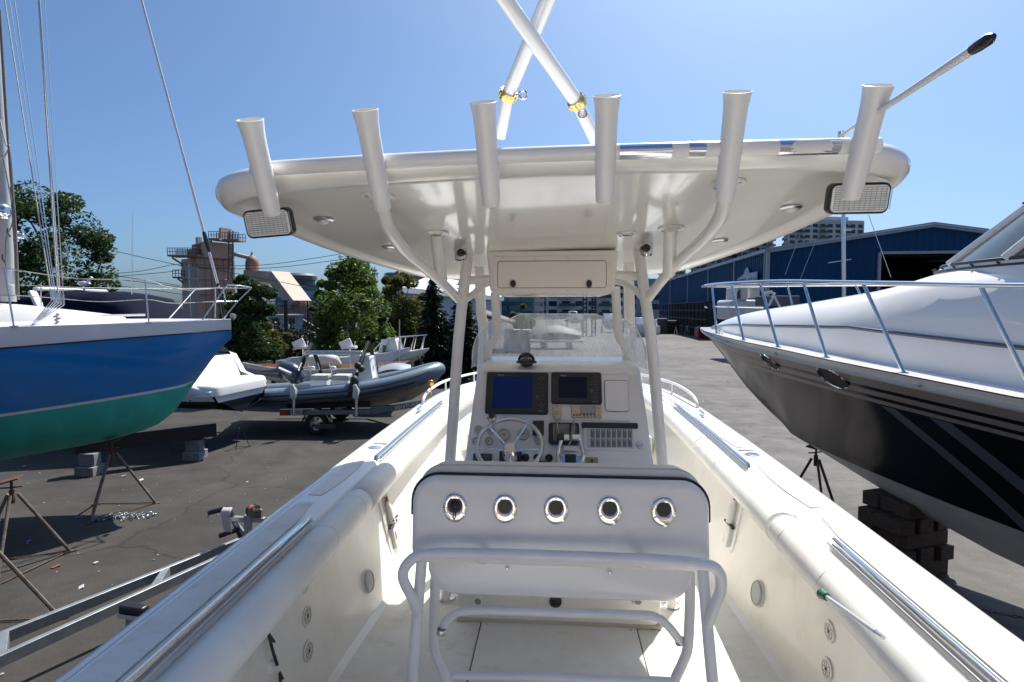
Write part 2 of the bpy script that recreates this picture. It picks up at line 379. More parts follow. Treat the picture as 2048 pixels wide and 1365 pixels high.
q = MB(); c0 = at(862, 790, Z=2.68); q.cyl(c0, c0+V((0, 0, .11)), .006); q.sph(c0+V((0, 0, .13)), .032); q.build('bow_lamp', mat('amber_gold', (.7, .38, .05), .15, metal=.8), boat)

# --------------------------------------------------------------- hardtop
def hz_u(y, x=0): return 4.045-.075*(y-1.9)+.022*x
half = [(0, 1.80), (.5, 1.815), (.9, 1.85), (1.08, 1.89), (1.18, 1.97), (1.235, 2.1), (1.255, 2.35), (1.255, 2.8), (1.20, 3.3), (1.09, 3.85), (1.0, 4.2), (.88, 4.35), (.65, 4.43), (.3, 4.46)]
hp = cat([V((x, y, 0)) for x, y in half] + [V((0, 4.46, 0))], 3)
loop = [(p.x-.03, p.y) for p in hp] + [(-p.x-.03, p.y) for p in hp[-2:0:-1]]
def inset(o, d):
    m = len(o); r = []
    for i in range(m):
        a, c, e = o[i-1], o[i], o[(i+1) % m]; tx, ty = e[0]-a[0], e[1]-a[1]; L = math.hypot(tx, ty) or 1
        r.append((c[0]-ty/L*d, c[1]+tx/L*d))
    return r
b = MB(); rings = []
prof = [(.15, .0, 0), (.11, .0, .1), (.085, -.010, .4), (.055, -.018, .8), (.025, -.008, 1), (.004, .012, 1), (0, .028, 1), (.008, .042, .9), (.035, .054, .7), (.09, .060, .4), (.3, .062, 0)]
for d, dz, wt_ in prof: rings.append([V((x, y, hz_u(y, x)+dz*(1+.7*(abs(x+.03)/1.25)**3*max(0, 1-(y-1.8)/.7))-.045*wt_*(abs(x+.03)/1.25)**4*max(0, 1-(y-1.8)/.7))) for x, y in inset(loop, d)])
b.grid(rings[:9], closed=True); b.build('hardtop_rim', GEL, boat, ang=60)
b = MB(); b.grid(rings[8:], closed=True); n = len(loop); b.add(rings[-1], [tuple(range(n))]); b.build('hardtop_roof', GEL, boat, ang=50)
b = MB(); b.add([p+V((0, 0, .001)) for p in rings[0]], [tuple(range(n))[::-1]]); b.grid([[p+V((0, 0, .001)) for p in rings[0]], rings[1]], closed=True); b.build('hardtop_underside', GELU, boat, ang=50)
UP = (V((0, 1.9, 4.045)), V((-.022, .075, 1)).normalized())     # underside plane
HN = V((0, .075, 1)).normalized(); HD = V((0, 1, -.075)).normalized()
def under(px, py): return at(px, py, P=UP)
for px, py, r in ((648, 438, .042), (1582, 414, .044), (780, 494, .042), (1440, 480, .042), (848, 527, .022), (1370, 515, .022), (1196, 470, .0), ):
    if r == 0: continue
    P = under(px, py); q = MB(); q.lathe([(r, 0), (r, -.006), (r*.8, -.012), (r*.62, -.012), (r*.6, -.004)], P, HN, 24); o = q.build('downlight', STL, boat)
    q = MB(); q.lathe([(r*.6, -.006), (r*.5, -.016), (r*.25, -.022), (0, -.024)], P, HN, 20); q.build('lens', WPL, o)
# box of electronics under the hardtop
EB = Fr((.0, 3.30, 3.815), (1, 0, 0), (0, .06, 1))
bx0 = at(973, 512, Y=3.3).x; bx1 = at(1237, 505, Y=3.3).x; bc = (bx0+bx1)/2; bw = bx1-bx0
b = MB(); zt = 3.935; zb = at(1110, 590, Y=3.3).z
for k in range(1): pass
o = [(-bw/2, zt), (bw/2, zt), (bw/2-.02, zb+.03), (bw/2-.05, zb), (-bw/2+.05, zb), (-bw/2+.02, zb+.03)]
b.prism([(x, z) for x, z in o], Fr((bc, 3.30, 0), (1, 0, 0), (0, 0, 1)), -.62, .0); b.build('electronics_box', GEL, boat, bevel=.012)
p0 = at(986, 513, Y=3.295); p1 = at(1222, 586, Y=3.295); fc = (p0+p1)/2; fw, fh = p1.x-p0.x, p0.z-p1.z
EF = Fr((fc.x, 3.2995, fc.z), (1, 0, 0), (0, 0, 1)); EF.N = V((0, -1, 0))
b = MB(); b.soft(rrect(fw, fh, .016), EF, 0, .010, .003); ef = b.build('box_frame', GEL, boat, ang=50)
b = MB(); b.tube([EF.p(u, v, .0105) for u, v in rrect(fw-.055, fh-.058, .016)], .0017, 5, closed=True); b.build('hatch_seal', mat('dirty_seam', (.16, .12, .08), .8), ef)
b = MB(); b.soft(rrect(fw-.062, fh-.065, .014), EF, .004, .0125, .002); dr = b.build('box_door', GEL, boat, ang=50)
for px in (1026, 1178):
    P = at(px, 568, Y=3.285); q = MB(); F = Fr((P.x, 3.287, P.z), (1, 0, 0), (0, 0, 1)); F.N = V((0, -1, 0)); q.soft(rrect(.031, .042, .015), F, 0, .016, .006); q.build('latch', BLK, dr)
q = MB()
for i in range(4):
    for v in (fh/2-.014, -fh/2+.014): q.cyl(EF.p(-fw/2+.06+(fw-.12)*i/3, v, .009), EF.p(-fw/2+.06+(fw-.12)*i/3, v, .0125), .0042, n=8)
for u in (-fw/2+.013, fw/2-.013):
    for v in (-.06, .06): q.cyl(EF.p(u, v, .009), EF.p(u, v, .0125), .0042, n=8)
q.build('screw', STL, ef)
# hardtop legs
def ptube(name, pl, r, k=6, n=12, m=PCW, parent=None):
    q = MB(); pts = [at(px, py, Y=y) for px, py, y in pl]; q.tube(cat(pts, k) if k > 1 else pts, r, n); return q.build(name, m, parent or boat)
def flange(P, r=.055):
    q = MB(); q.lathe([(r*.4, -.012), (r, -.008), (r, 0)], P, HN, 24); f = q.build('mounting_flange', PCW, boat)
    q = MB(); xx = V((1, 0, 0)); yy = HN.cross(xx)
    for i in range(4):
        a = pi/4+i*pi/2; c = P+(xx*cos(a)+yy*sin(a))*r*.75; q.cyl(c-HN*.006, c-HN*.014, .006, n=8)
    q.build('bolt', STL, f)
FOOTL = V((-.65, 3.29, SOLE)); FOOTR = V((.687, 3.30, SOLE))
for foot, pl in ((FOOTL, [(897, 945, 3.29), (904, 850, 3.29), (914, 700, 3.3), (924, 598, 3.32), (936, 500, 3.38)]), (FOOTR, [(1328, 945, 3.3), (1319, 850, 3.3), (1306, 700, 3.3), (1292, 598, 3.32), (1277, 490, 3.38)])):
    pts = [foot]+[at(a, c, Y=d) for a, c, d in pl]
    q = MB(); q.tube([pts[0]]+cat(pts[1:], 5), .028, 14); sh = V((0, .052, 0)); q.tube([pts[0]+sh]+[p+sh for p in cat(pts[1:], 5)], .028, 14)
    q.build('hardtop_leg', PCW, boat)
    q = MB(); q.lathe([(.03, .02), (.055, .012), (.06, 0)], pts[0]+V((0, .026, 0)), (0, 0, 1), 20); q.build('leg_foot', STL, boat)
for foot, pl in ((V((-.60, 4.05, SOLE)), [(966, 700, 4.0), (962, 620, 3.95), (958, 482, 3.9)]), (V((.62, 4.05, SOLE)), [(1262, 700, 4.0), (1259, 620, 3.95), (1256, 470, 3.9)])):
    pts = [foot]+[at(a, c, Y=d) for a, c, d in pl]; q = MB(); q.tube(cat(pts, 6), .036, 14); q.build('hardtop_leg', PCW, boat)
ptube('box_support', [(990, 585, 3.6), (993, 660, 3.65), (989, 680, 3.68), (976, 700, 3.72), (975, 740, 3.74)], .028)
ptube('box_support', [(1231, 575, 3.6), (1236, 660, 3.65), (1242, 682, 3.68), (1252, 700, 3.72), (1254, 740, 3.74)], .028)
ptube('cross_tube', [(934, 562, 3.4), (978, 558, 3.4)], .026, 1); ptube('cross_tube', [(1283, 553, 3.4), (1230, 550, 3.4)], .026, 1)
ptube('cross_tube', [(930, 600, 3.34), (945, 590, 3.4), (968, 570, 3.5), (985, 566, 3.55)], .02, 5); ptube('cross_tube', [(1286, 597, 3.34), (1272, 582, 3.4), (1250, 568, 3.5), (1232, 564, 3.55)], .02, 5)
ptube('hardtop_brace', [(757, 390, 2.13), (765, 420, 2.16), (778, 458, 2.25), (808, 500, 2.5), (850, 536, 2.85), (890, 572, 3.15), (921, 603, 3.33)], .027, 6, 14)
ptube('hardtop_brace', [(1453, 366, 1.99), (1450, 400, 2.05), (1438, 440, 2.15), (1408, 478, 2.45), (1362, 520, 2.85), (1325, 560, 3.15), (1294, 600, 3.33)], .027, 6, 14)
for px, py in ((757, 392), (1455, 366), (872, 466), (1342, 456), (1253, 466)): flange(under(px, py), .062 if px != 1253 else .05)
ptube('hardtop_post', [(872, 466, 2.80), (883, 560, 3.05)], .032, 1); ptube('hardtop_post', [(1342, 456, 2.76), (1338, 548, 3.0)], .032, 1)
# clear lights on brackets by the leg tops
for px, py, sgn in ((922, 508, 1), (1292, 499, -1)):
    P = at(px, py, Y=3.2); q = MB()
    q.box(P+V((0, 0, .052)), (.13, .06, .008)); q.cyl(P+V((-.04, 0, .05)), P+V((-.04, 0, .035)), .008); q.cyl(P+V((.04, 0, .05)), P+V((.04, 0, .035)), .008); o = q.build('light_bracket', ALU, boat, bevel=.002)
    q = MB(); q.lathe([(0, .045), (.036, .045), (.038, .03), (.037, -.03), (.03, -.038), (0, -.038)], P, (0, 0, 1), 24); l = q.build('cockpit_light', CHR, boat)
    q = MB(); q.lathe([(.022, 0), (.022, .012), (.012, .016), (0, .016)], P+V((.006*sgn, -.036, .002)), (0, -1, 0), 18); q.tube([P+V((.01*sgn, -.045, 0)), P+V((.034*sgn, -.05, 0))], .011, 10); q.build('knob', BLK, l)
# rectangular flood lights at the rear corners
for c4, yy in ((((484, 424), (578, 415), (592, 470), (500, 477)), 2.03), (((1658, 367), (1779, 366), (1775, 426), (1652, 430)), 1.98)):
    pts = [at(a, c, Y=yy) for a, c in c4]; O = sum(pts, V((0, 0, 0)))/4; U = (pts[1]-pts[0]+pts[2]-pts[3]); w = U.length/2; Vu = pts[0]-pts[3]+pts[1]-pts[2]; h = Vu.length/2
    F = Fr(O, U, Vu-V((0, .05, 0))); F.N = -F.N if F.N.y > 0 else F.N
    q = MB(); q.soft(rrect(w, h, .022), F, -.02, .012, .006); o = q.build('flood_light', BLK, boat, ang=50)
    q = MB(); q.soft(rrect(w-.014, h-.014, .017), F, .008, .0165, .004)
    le = q.build('lens', LENS, o); q = MB(); nn = int(h/.0085)
    for i in range(nn): v = -h/2+.014+(h-.028)*i/(nn-1); q.tube([F.p(-w/2+.014, v, .0165), F.p(w/2-.014, v, .0165)], .0016, 5)
    for i in range(int(w/.016)): u = -w/2+.016+i*.016; q.tube([F.p(u, -h/2+.014, .0165), F.p(u, h/2-.014, .0165)], .0012, 5)
    q.build('lens_rib', mat('lens_rib_grey', (.42, .45, .44), .2, coat=.5), le)
    q = MB(); q.beam(O+V((0, .02, h*.3)), O+V((0, .05, h/2+.09)), .03, .012, (0, 1, 0)); q.build('bracket', STL, o)
# rocket launchers and their cross tube
ct = [at(545, 337, Y=1.80), at(800, 322, Y=1.765), at(1110, 308, Y=1.75), at(1500, 297, Y=1.75), at(1756, 291, Y=1.78)]
ct = [ct[0]+V((-.07, .03, 0))]+ct
q = MB(); q.tube(cat(ct, 6), .0235, 16); q.build('cross_tube', PCW, boat)
TAPE = mat('mirror_tape', (.82, .84, .88), .12, metal=1, var=.02)
cc = cat(ct, 12)
def tube_at(px):
    best = min(cc, key=lambda p: abs((1024+FPX*(p-V((0, 0, CAMZ))).dot(Rv)/(p-V((0, 0, CAMZ))).dot(Fv))-px)); return best
for a, c in ((1246, 1258), (1282, 1307), (1318, 1326), (1362, 1408), (1547, 1676)):
    q = MB(); A, B = tube_at(a), tube_at(c)
    if (A-B).length < .005: B = A+V((.014, 0, 0))
    q.tube([A, B], .0239, 16, cap=False); q.build('chrome_band', TAPE, boat)
HOLD = [((500, 240), (545, 430)), ((730, 220), (766, 420)), ((967, 205), (983, 412)), ((1214, 192), (1209, 405)), ((1475, 184), (1449, 400)), ((1757, 171), (1700, 398))]
for (tx, ty), (bx, by) in HOLD:
    A = at(bx, by, Y=1.80); B = at(tx, ty, Y=1.665); ax = (B-A); L = ax.length; ax.normalize(); q = MB()
    pr = [(.0, 0), (.024, 0), (.0265, .004), (.0285, .03), (.0315, .12), (.0325, L-.07), (.034, L-.04), (.0365, L-.018), (.0395, L), (.037, L+.001), (.031, L-.03), (.029, L-.1), (0, L-.1)]
    q.lathe(pr, A, ax, 28)
    o = q.build('rocket_launcher', mat('white_holder', (.85, .84, .81), .32, var=.03, coat=.15), boat, ang=60)
# outriggers
OM = mat('outrigger_aluminium', (.80, .81, .83), .25, metal=.15, var=.02, coat=.3)
for pl, ring, eye in (([(1000, 245, 2.35), (1016, 190, 2.25), (1062, 90, 2.1), (1108, -30, 1.95)], (1015, 190), (1046, 190)), ([(1215, 300, 2.35), (1154, 205, 2.2), (1085, 100, 2.0), (990, -30, 1.85)], (1153, 203), (1165, 229))):
    pts = [at(a, c, Y=y) for a, c, y in pl]
    q = MB(); dirn = (pts[-1]-pts[1]).normalized(); mid = pts[1]
    q.tube([pts[0]+V((0, 0, -.06)), mid], .024, 16); q.tube([mid, mid+dirn*1.6], .0265, 16); o = q.build('outrigger_pole', OM, boat)
    q = MB(); q.lathe([(.027, -.016), (.033, -.016), (.0365, -.006), (.0365, .006), (.033, .016), (.027, .016)], mid, dirn, 24)
    for i in range(14):
        a = 2*pi*i/14; x = dirn.orthogonal().normalized(); y = dirn.cross(x); c = mid+(x*cos(a)+y*sin(a))*.0365; q.tube([c-dirn*.009, c+dirn*.009], .002, 5)
    q.build('collar', GOLD, o)
    E = at(eye[0], eye[1], Y=2.2); q = MB(); vx = Rv; vz = V((0, 0, 1)); q.tube([E+(vx*cos(t)+vz*sin(t))*.015 for t in [2*pi*i/18 for i in range(18)]], .0042, 8, closed=True); d = (mid-E).normalized(); q.tube([E+d*.015, mid+(E-mid).normalized()*.03], .004, 8); q.build('eye', CHR, o)
# folded whip antenna
A = at(1675, 277, Y=1.86); B = at(1988, 72, Y=1.30); q = MB(); d = (B-A); q.tube([A, A+d*.18, A+d*.62, A+d*.9], [.0045, .0072, .0088, .0105], 12); o = q.build('antenna', mat('antenna_white', (.78, .78, .78), .35), boat)
q = MB(); q.tube([A+d*.9, A+d*.93, A+d*.98, A+d*1.0], [.011, .0128, .0128, .006], 12); q.build('antenna_tip', BLK, o)
q = MB(); q.cyl(A+V((.01, 0, -.03)), A+V((.01, 0, .02)), .009); q.box(A+V((0, 0, -.02)), (.04, .03, .02)); q.build('antenna_mount', CHR, o)

# --------------------------------------------------------------- console
dA = V((0, 3.14, 2.695)); dB = V((0, 3.42, 3.235)); dv = (dB-dA).normalized()
DF = Fr((.02, dA.y, dA.z), (1, 0, 0), dv); DF.N = -DF.N if DF.N.y > 0 else DF.N
DH = (dB-dA).length
def dash(px, py): return DF.uv(at(px, py, P=(DF.O, DF.N)))
prof = [(3.10, SOLE), (3.10, 2.50), (3.06, 2.56), (3.07, 2.60), (3.14, 2.695), (3.42, 3.235), (3.46, 3.26), (3.80, 3.28), (4.0, 3.2), (4.30, 2.4), (4.32, SOLE)]
wd = [.545, .545, .545, .545, .535, .49, .47, .45, .42, .5, .52]
b = MB(); rows = []
for (y, z), w in zip(prof, wd):
    e = .03; rows.append([V((.02-w, y+.12 if y < 3.5 else y-.03, z-.0)), V((.02-w, y+.03, z)), V((.02-w+e*.3, y+.008, z)), V((.02-w+e, y, z)), V((.02+w-e, y, z)), V((.02+w-e*.3, y+.008, z)), V((.02+w, y+.03, z)), V((.02+w, y+.12 if y < 3.5 else y-.03, z))])
b.grid(rows)
for i in (0, 7):   # sides
    rr = [r[i] for r in rows]; b.add(rr, [tuple(range(len(rr)))])
b.build('console', GEL, boat, ang=50)
# upper instrument panel: raised frame
def dpanel(name, x0, y0, x1, y1, r, h, m, bev=.003, base=0, parent=None):
    a = dash(x0, y1); c = dash(x1, y0); cu, cv = (a[0]+c[0])/2, (a[1]+c[1])/2
    q = MB(); q.soft(rrect(c[0]-a[0], c[1]-a[1], r, cx=cu, cy=cv), DF, base, base+h, bev); return q.build(name, m, parent or boat, ang=50), (cu, cv, c[0]-a[0], c[1]-a[1])
pn, _ = dpanel('instrument_panel', 970, 752, 1255, 839, .006, .004, GEL, .002)
b = MB(); lip = [DF.p(u, DH-.012, 0) for u in (-.45, -.42, .42, .45)]
b.tube([lip[0]+V((0, 0, -.01)), lip[1], lip[2], lip[3]+V((0, 0, -.01))], .014, 12); b.build('console_lip', GEL, boat)
for (x0, y0, x1, y1, sx1, nm, sm, cols) in ((970, 748, 1097, 829, 1066, 'FURUNO', SCR, 3), (1102, 748, 1202, 809, 1173, 'FURUNO', SCRB, 3)):
    o, (cu, cv, w, h) = dpanel('chart_plotter', x0, y0, x1, y1, .014, .022, DGR, .007, .004)
    a = dash(x0+15, y1-10); c = dash(sx1, y0+9 if y1 > 820 else y0+10)
    q = MB(); q.prism(rrect(c[0]-a[0], c[1]-a[1], .003, cx=(a[0]+c[0])/2, cy=(a[1]+c[1])/2), DF, .024, .0268); q.build('screen', sm, o)
    tf = DF.p((a[0]+c[0])/2-(c[0]-a[0])*.32, c[1]+.008, .0262); text(nm, Fr(tf, DF.U, DF.V), .006, WPL, 'brand_lettering', o, .0006)
    kx = (dash(sx1, y0)[0]+dash(x1, y0)[0])/2; q = MB(); hh = h*.8
    for j, v in enumerate((.34, -.30)):
        for i in range(4):
            an = pi/2*i; q.cyl(DF.p(kx+.006+cos(an)*.011, cv+h*v+sin(an)*.011, .024), DF.p(kx+.006+cos(an)*.011, cv+h*v+sin(an)*.011, .029), .0042, n=8)
    for j in range(5):
        for i in range(3):
            if abs(.2-j*.1) < .001 and i == 0: continue
            u = kx-.018+i*.017; v = cv+h*(.2-j*.09); q.prism(rrect(.009, .0055, .002, 2, u, v), DF, .024, .028)
    q.lathe([(.009, 0), (.009, .009), (.006, .011), (0, .011)], DF.p(kx-.018, cv-h*.1, .024), DF.N, 16)
    q.build('key', mat('plotter_key', (.10, .10, .11), .4), o)
    text('NavNet 3D', Fr(DF.p(kx+.002, cv-h*.44, .0262), DF.U, DF.V), .005, mat('pale_blue_print', (.25, .4, .5), .4), 'model_lettering', o, .0006)
ld, _ = dpanel('locker_lid', 1211, 763, 1255, 823, .016, .006, GEL, .002, .004)
a = dash(1211, 823); c = dash(1254, 763); q = MB(); q.tube([DF.p(u, v, .0055) for u, v in rrect(c[0]-a[0]+.006, c[1]-a[1]+.006, .018, cx=(a[0]+c[0])/2, cy=(a[1]+c[1])/2)], .0016, 5, closed=True); q.build('hatch_seal', mat('dirty_seam', (.16, .12, .08), .8), ld)
# vhf radio
o, (cu, cv, w, h) = dpanel('radio', 1143, 812, 1203, 837, .006, .014, CRM, .004, .004)
a = dash(1162, 829); c = dash(1189, 816); q = MB(); q.prism(rrect(c[0]-a[0]+.006, c[1]-a[1]+.006, .003, cx=(a[0]+c[0])/2, cy=(a[1]+c[1])/2), DF, .017, .0185); q.build('screen_bezel', BLK, o)
q = MB(); q.prism(rrect(c[0]-a[0], c[1]-a[1], .002, cx=(a[0]+c[0])/2, cy=(a[1]+c[1])/2), DF, .018, .0195); q.build('screen', LCD, o)
q = MB()
for i in range(4):
    for j in range(2): u, v = dash(1167+i*7+j*1.5, 831.5+j*3); q.prism(rrect(.012, .005, .002, 2, u, v), DF, .017, .0205)
for i in (1146, 1152): u, v = dash(i+2, 832); q.prism(rrect(.009, .010, .003, 2, u, v), DF, .017, .021)
q.build('button', BLK, o)
q = MB(); u, v = dash(1159.5, 832); q.cyl(DF.p(u, v, .017), DF.p(u, v, .0215), .006); q.build('distress_button', REDP, o)
q = MB()
for px, py, r in ((1197, 817, .009), (1198, 831, .008)): u, v = dash(px, py); q.lathe([(r, 0), (r*.9, .012), (0, .013)], DF.p(u, v, .017), DF.N, 16)
q.build('knob', CRM, o)
# microphone with curly cord, hung on the dash
u, v = dash(1114, 828); q = MB(); q.soft([(u-.026, v+.037), (u-.02, v+.044), (u+.02, v+.044), (u+.026, v+.037), (u+.027, v+.0), (u+.018, v-.036), (u+.006, v-.046), (u-.006, v-.046), (u-.018, v-.036), (u-.027, v)][::-1], DF, .014, .045, .008); mc = q.build('microphone', CRM, boat, ang=50)
q = MB()
for i in range(3): q.tube([DF.p(u-.013, v-.002-i*.008, .0455), DF.p(u+.013, v-.002-i*.008, .0455)], .0012, 5)
q.prism(rrect(.018, .006, .002, 2, u, v+.032), DF, .044, .0465); q.build('grille', mat('mic_slots', (.12, .1, .08), .6), mc)
q = MB(); q.tube(cat([DF.p(u, v-.045, .03), DF.p(u+.002, v-.08, .035), DF.p(u+.010, v-.13, .04), DF.p(*dash(1117, 884), .06)], 6), .0032, 8)
a = DF.p(*dash(1149, 838), .02); c = DF.p(*dash(1143, 884), .06)
hel = []
for i in range(150):
    t = i/149; pc = a.lerp(c, t); ang = t*2*pi*17; rr = .009 if t > .2 else .002; hel.append(pc+DF.U*cos(ang)*rr+DF.N*sin(ang)*rr)
q.tube(hel, .0022, 5)
a = DF.p(*dash(1143, 884), .055); c = DF.p(*dash(1118, 890), .055); hel = []
for i in range(140):
    t = i/139; pc = a.lerp(c, t)-DF.V*sin(pi*t)*.04; ang = t*2*pi*15; hel.append(pc+DF.V*cos(ang)*.008+DF.N*sin(ang)*.008)
q.tube(hel, .0022, 5); q.build('cord', mat('cord_beige', (.52, .45, .33), .5), mc)
# gauges
for px, py, r in ((957, 860, .0235), (953, 883, .0235), (978, 883, .0235), (982, 861, .0235), (1008, 870, .0365), (1047, 869, .0355), (1077, 881, .0245)):
    u, v = dash(px, py); P = DF.p(u, v, 0); q = MB(); q.lathe([(r, 0), (r, .008), (r*.93, .012), (r*.86, .010), (r*.84, .005)], P, DF.N, 28); o = q.build('gauge', STL, boat)
    q = MB(); q.lathe([(r*.86, .006), (0, .006)], P, DF.N, 24); q.build('dial', GAU, o)
    q = MB()
    for i in range(9):
        an = R_(225-33*i); q.tube([P+(DF.U*cos(an)+DF.V*sin(an))*r*k+DF.N*.0066 for k in (.6, .74)], .0007, 4)
    an = R_(200); q.tube([P+DF.N*.008, P+(DF.U*cos(an)+DF.V*sin(an))*r*.62+DF.N*.008], .001, 5); q.lathe([(r*.13, .006), (r*.13, .009), (0, .010)], P, DF.N, 10); q.build('needle', BLK, o)
# square switch panel, digital display, small instruments
o, _ = dpanel('fuse_panel', 1065, 843, 1088, 872, .004, .012, BLK, .003)
u, v = dash(1076, 863); q = MB(); q.cyl(DF.p(u, v, .012), DF.p(u, v, .018), .004, n=8); q.build('key', STL, o)
o, _ = dpanel('fish_finder', 1097, 848, 1158, 890, .016, .03, BLK, .009)
a = dash(1106, 884); c = dash(1138, 852); q = MB(); q.prism(rrect(c[0]-a[0], c[1]-a[1], .003, cx=(a[0]+c[0])/2, cy=(a[1]+c[1])/2), DF, .03, .033); q.build('screen', LCDD, o)
u, v = dash(1148, 868); q = MB(); q.soft(rrect(.026, .085, .013, 5, u, v), DF, .028, .036, .003); q.build('keypad', mat('bluegrey_plastic', (.11, .12, .14), .35), o)
o, _ = dpanel('switch_cover', 1163, 848, 1275, 857, .008, .022, BLK, .006)
o, _ = dpanel('switch_panel', 1167, 856, 1273, 901, .010, .007, GEL, .003)
o2, _ = dpanel('switch_window', 1174, 857.5, 1266, 896, .006, .005, mat('clear_smoky_cover', (.62, .61, .57), .12, coat=.8), .002, .006)
for j in range(2):
    for i in range(8): q = MB(); u, v = dash(1185+i*10.6, 868.5+j*18.5); q.soft(rrect(.0215, .048, .003, 2, u, v), DF, .010, .015, .0015); q.build('rocker_switch', GRP, boat)
q = MB()
for j in range(2):
    for i in range(8): u, v = dash(1185+i*10.6, 861+j*18.5+2); q.prism(rrect(.009, .004, .001, 2, u, v), DF, .015, .0156)
q.build('switch_mark', WPL, boat)
u, v = dash(1278, 891); q = MB(); q.lathe([(.022, 0), (.022, .006), (.016, .012), (0, .014)], DF.p(u, v, 0), DF.N, 20); q.box(DF.p(u, v, .016), (.006, .03, .008), DF.U, DF.V); q.build('battery_knob', STL, boat)
o, _ = dpanel('trim_display', 946, 909, 984, 932, .004, .02, BLK, .004)
a = dash(949, 921); c = dash(981, 911); q = MB(); q.prism(rrect(c[0]-a[0], c[1]-a[1], .002, cx=(a[0]+c[0])/2, cy=(a[1]+c[1])/2), DF, .02, .022); q.build('screen', LCDD, o)
for px, py, r in ((1051, 916, .022), (1075, 916, .022), (1098, 917, .022), (961, 939, .022)):
    u, v = dash(px, py); q = MB(); q.lathe([(r, 0), (r, .010), (r*.7, .014), (r*.5, .010), (0, .010)], DF.p(u, v, 0), DF.N, 20); q.box(DF.p(u, v, .014), (.006, r*1.2, .008), DF.U, DF.V); q.build('dash_socket', BLK, boat)
o, _ = dpanel('rocker_box', 1072, 924, 1092, 940, .004, .03, BLK, .005)
o, _ = dpanel('key_plate', 1172, 916, 1196, 936, .003, .006, mat('bronze_plate', (.34, .29, .2), .4, metal=.4), .002)
u, v = dash(1184, 925); q = MB(); q.prism(rrect(.007, .024, .003, 3, u, v-.004), DF, .006, .009); q.lathe([(.007, .006), (.007, .01), (0, .01)], DF.p(u, v+.008, 0), DF.N, 12); q.build('key', BLK, o)
o, _ = dpanel('helm_base', 998, 905, 1044, 943, .01, .03, BLK, .008)
# steering wheel
wc_u, wc_v = dash(1018, 892); wt = R_(-14)
WN = (DF.N*cos(wt)+DF.V*sin(-wt)).normalized(); WFr = Fr(DF.p(wc_u, wc_v, .20), (1, 0, 0), V((0, .74, .67)))
wn = WFr.N if WFr.N.y < 0 else -WFr.N; HC = at(1019, 891, Y=DF.p(wc_u, wc_v, .16).y)
q = MB(); RW = .178
q.tube([HC+(WFr.U*cos(t)+WFr.V*sin(t))*RW for t in [2*pi*i/48 for i in range(48)]], .0125, 12, closed=True); o = q.build('steering_wheel', mat('mirror_chrome', (.62, .63, .66), .04, metal=1, var=.02), boat)
q = MB(); hub = HC-wn*.045
for a_ in (58, 134, 190, 276, 350):
    t = R_(a_); q.tube([hub, hub.lerp(HC+(WFr.U*cos(t)+WFr.V*sin(t))*RW, .55)-wn*.004, HC+(WFr.U*cos(t)+WFr.V*sin(t))*RW], .007, 8)
q.build('spoke', CHR, o)
q = MB(); q.lathe([(.046, -.10), (.042, -.02), (.034, .018), (.030, .024), (.0, .026)], hub, wn, 28); q.build('hub', CHR, o)
t = R_(126); K = HC+(WFr.U*cos(t)+WFr.V*sin(t))*RW; q = MB(); q.lathe([(.010, 0), (.010, .03), (.024, .042), (.027, .06), (.02, .072), (0, .074)], K, wn, 18); q.build('spinner_knob', CHR, o)
q = MB(); q.lathe([(.018, .073), (.018, .077), (0, .078)], K, wn, 16); q.build('knob_cap', BLK, o)
# engine controls
tc_ = DF.p(*dash(1140, 932), .05); q = MB(); q.box(tc_, (.125, .09, .10), DF.U, DF.V); o = q.build('throttle_control', CHR, boat, bevel=.012)
q = MB(); q.box(tc_+DF.N*.052, (.06, .08, .01), DF.U, DF.V); q.build('control_face', BLK, o, bevel=.002)
for s in (-1, 1):
    a = DF.p(*dash(1140+s*20, 940), .09); c = DF.p(*dash(1140+s*17, 890), .14); q = MB(); q.tube(cat([a, a.lerp(c, .45)+DF.U*s*.016, c], 6), .0105, 10); q.cyl(a-DF.U*.022, a+DF.U*.022, .022); q.build('lever', CHR, o)
    q = MB(); q.box(c+DF.U*s*-.016+DF.V*.006, (.052, .03, .03), DF.U, DF.V); q.build('lever_grip', ALU, o, bevel=.006)
q = MB(); c = DF.p(*dash(1120, 889), .16); q.box(c, (.04, .036, .012), DF.U, DF.V); q.build('trim_switch', BLK, o, bevel=.003)
q = MB(); q.box(DF.p(*dash(1141, 903), .12)-DF.V*.015, (.09, .03, .03), DF.U, DF.V); q.build('control_cap', STL, o, bevel=.006)
# cup holders
for px in (1233, 1272):
    P = at(px, 934, Z=2.715); q = MB(); q.lathe([(.040, .002), (.034, .004), (.033, -.03), (0, -.03)], P, (0, 0, 1), 24); q.lathe([(.040, .002), (.041, -.002)], P, (0, 0, 1), 24); q.build('cup_holder', CHR, boat)
b = MB(); b.prism(rrect(.26, .11, .02, cx=.40, cy=3.14), Fr((0, 0, 2.69), (1, 0, 0), (0, 1, 0)), -.05, .02); b.build('helm_shelf', GEL, boat, bevel=.006)
# compass
P = at(1053, 726, Z=3.275); q = MB(); q.lathe([(.062, 0), (.06, .012), (.05, .016), (.045, .016)], P, (0, 0, 1), 28); o = q.build('compass', BLK, boat)
q = MB(); q.sph(P+V((0, 0, .014)), .046, 24, 14); q.build('bowl', mat('compass_dome', (.03, .032, .025), .06, coat=1), o)
q = MB(); q.tube([P+V((.047*sin(t), -.012-.02*cos(t), .014+.047*cos(t))) for t in [R_(-85+17*i) for i in range(11)]], .005, 8); q.build('hood', BLK, o)
q = MB(); q.tube([P+V((.034*sin(t), -.038, .022+.012*cos(t))) for t in [R_(-80+20*i) for i in range(9)]], .0018, 6); q.build('card_line', WPL, o)
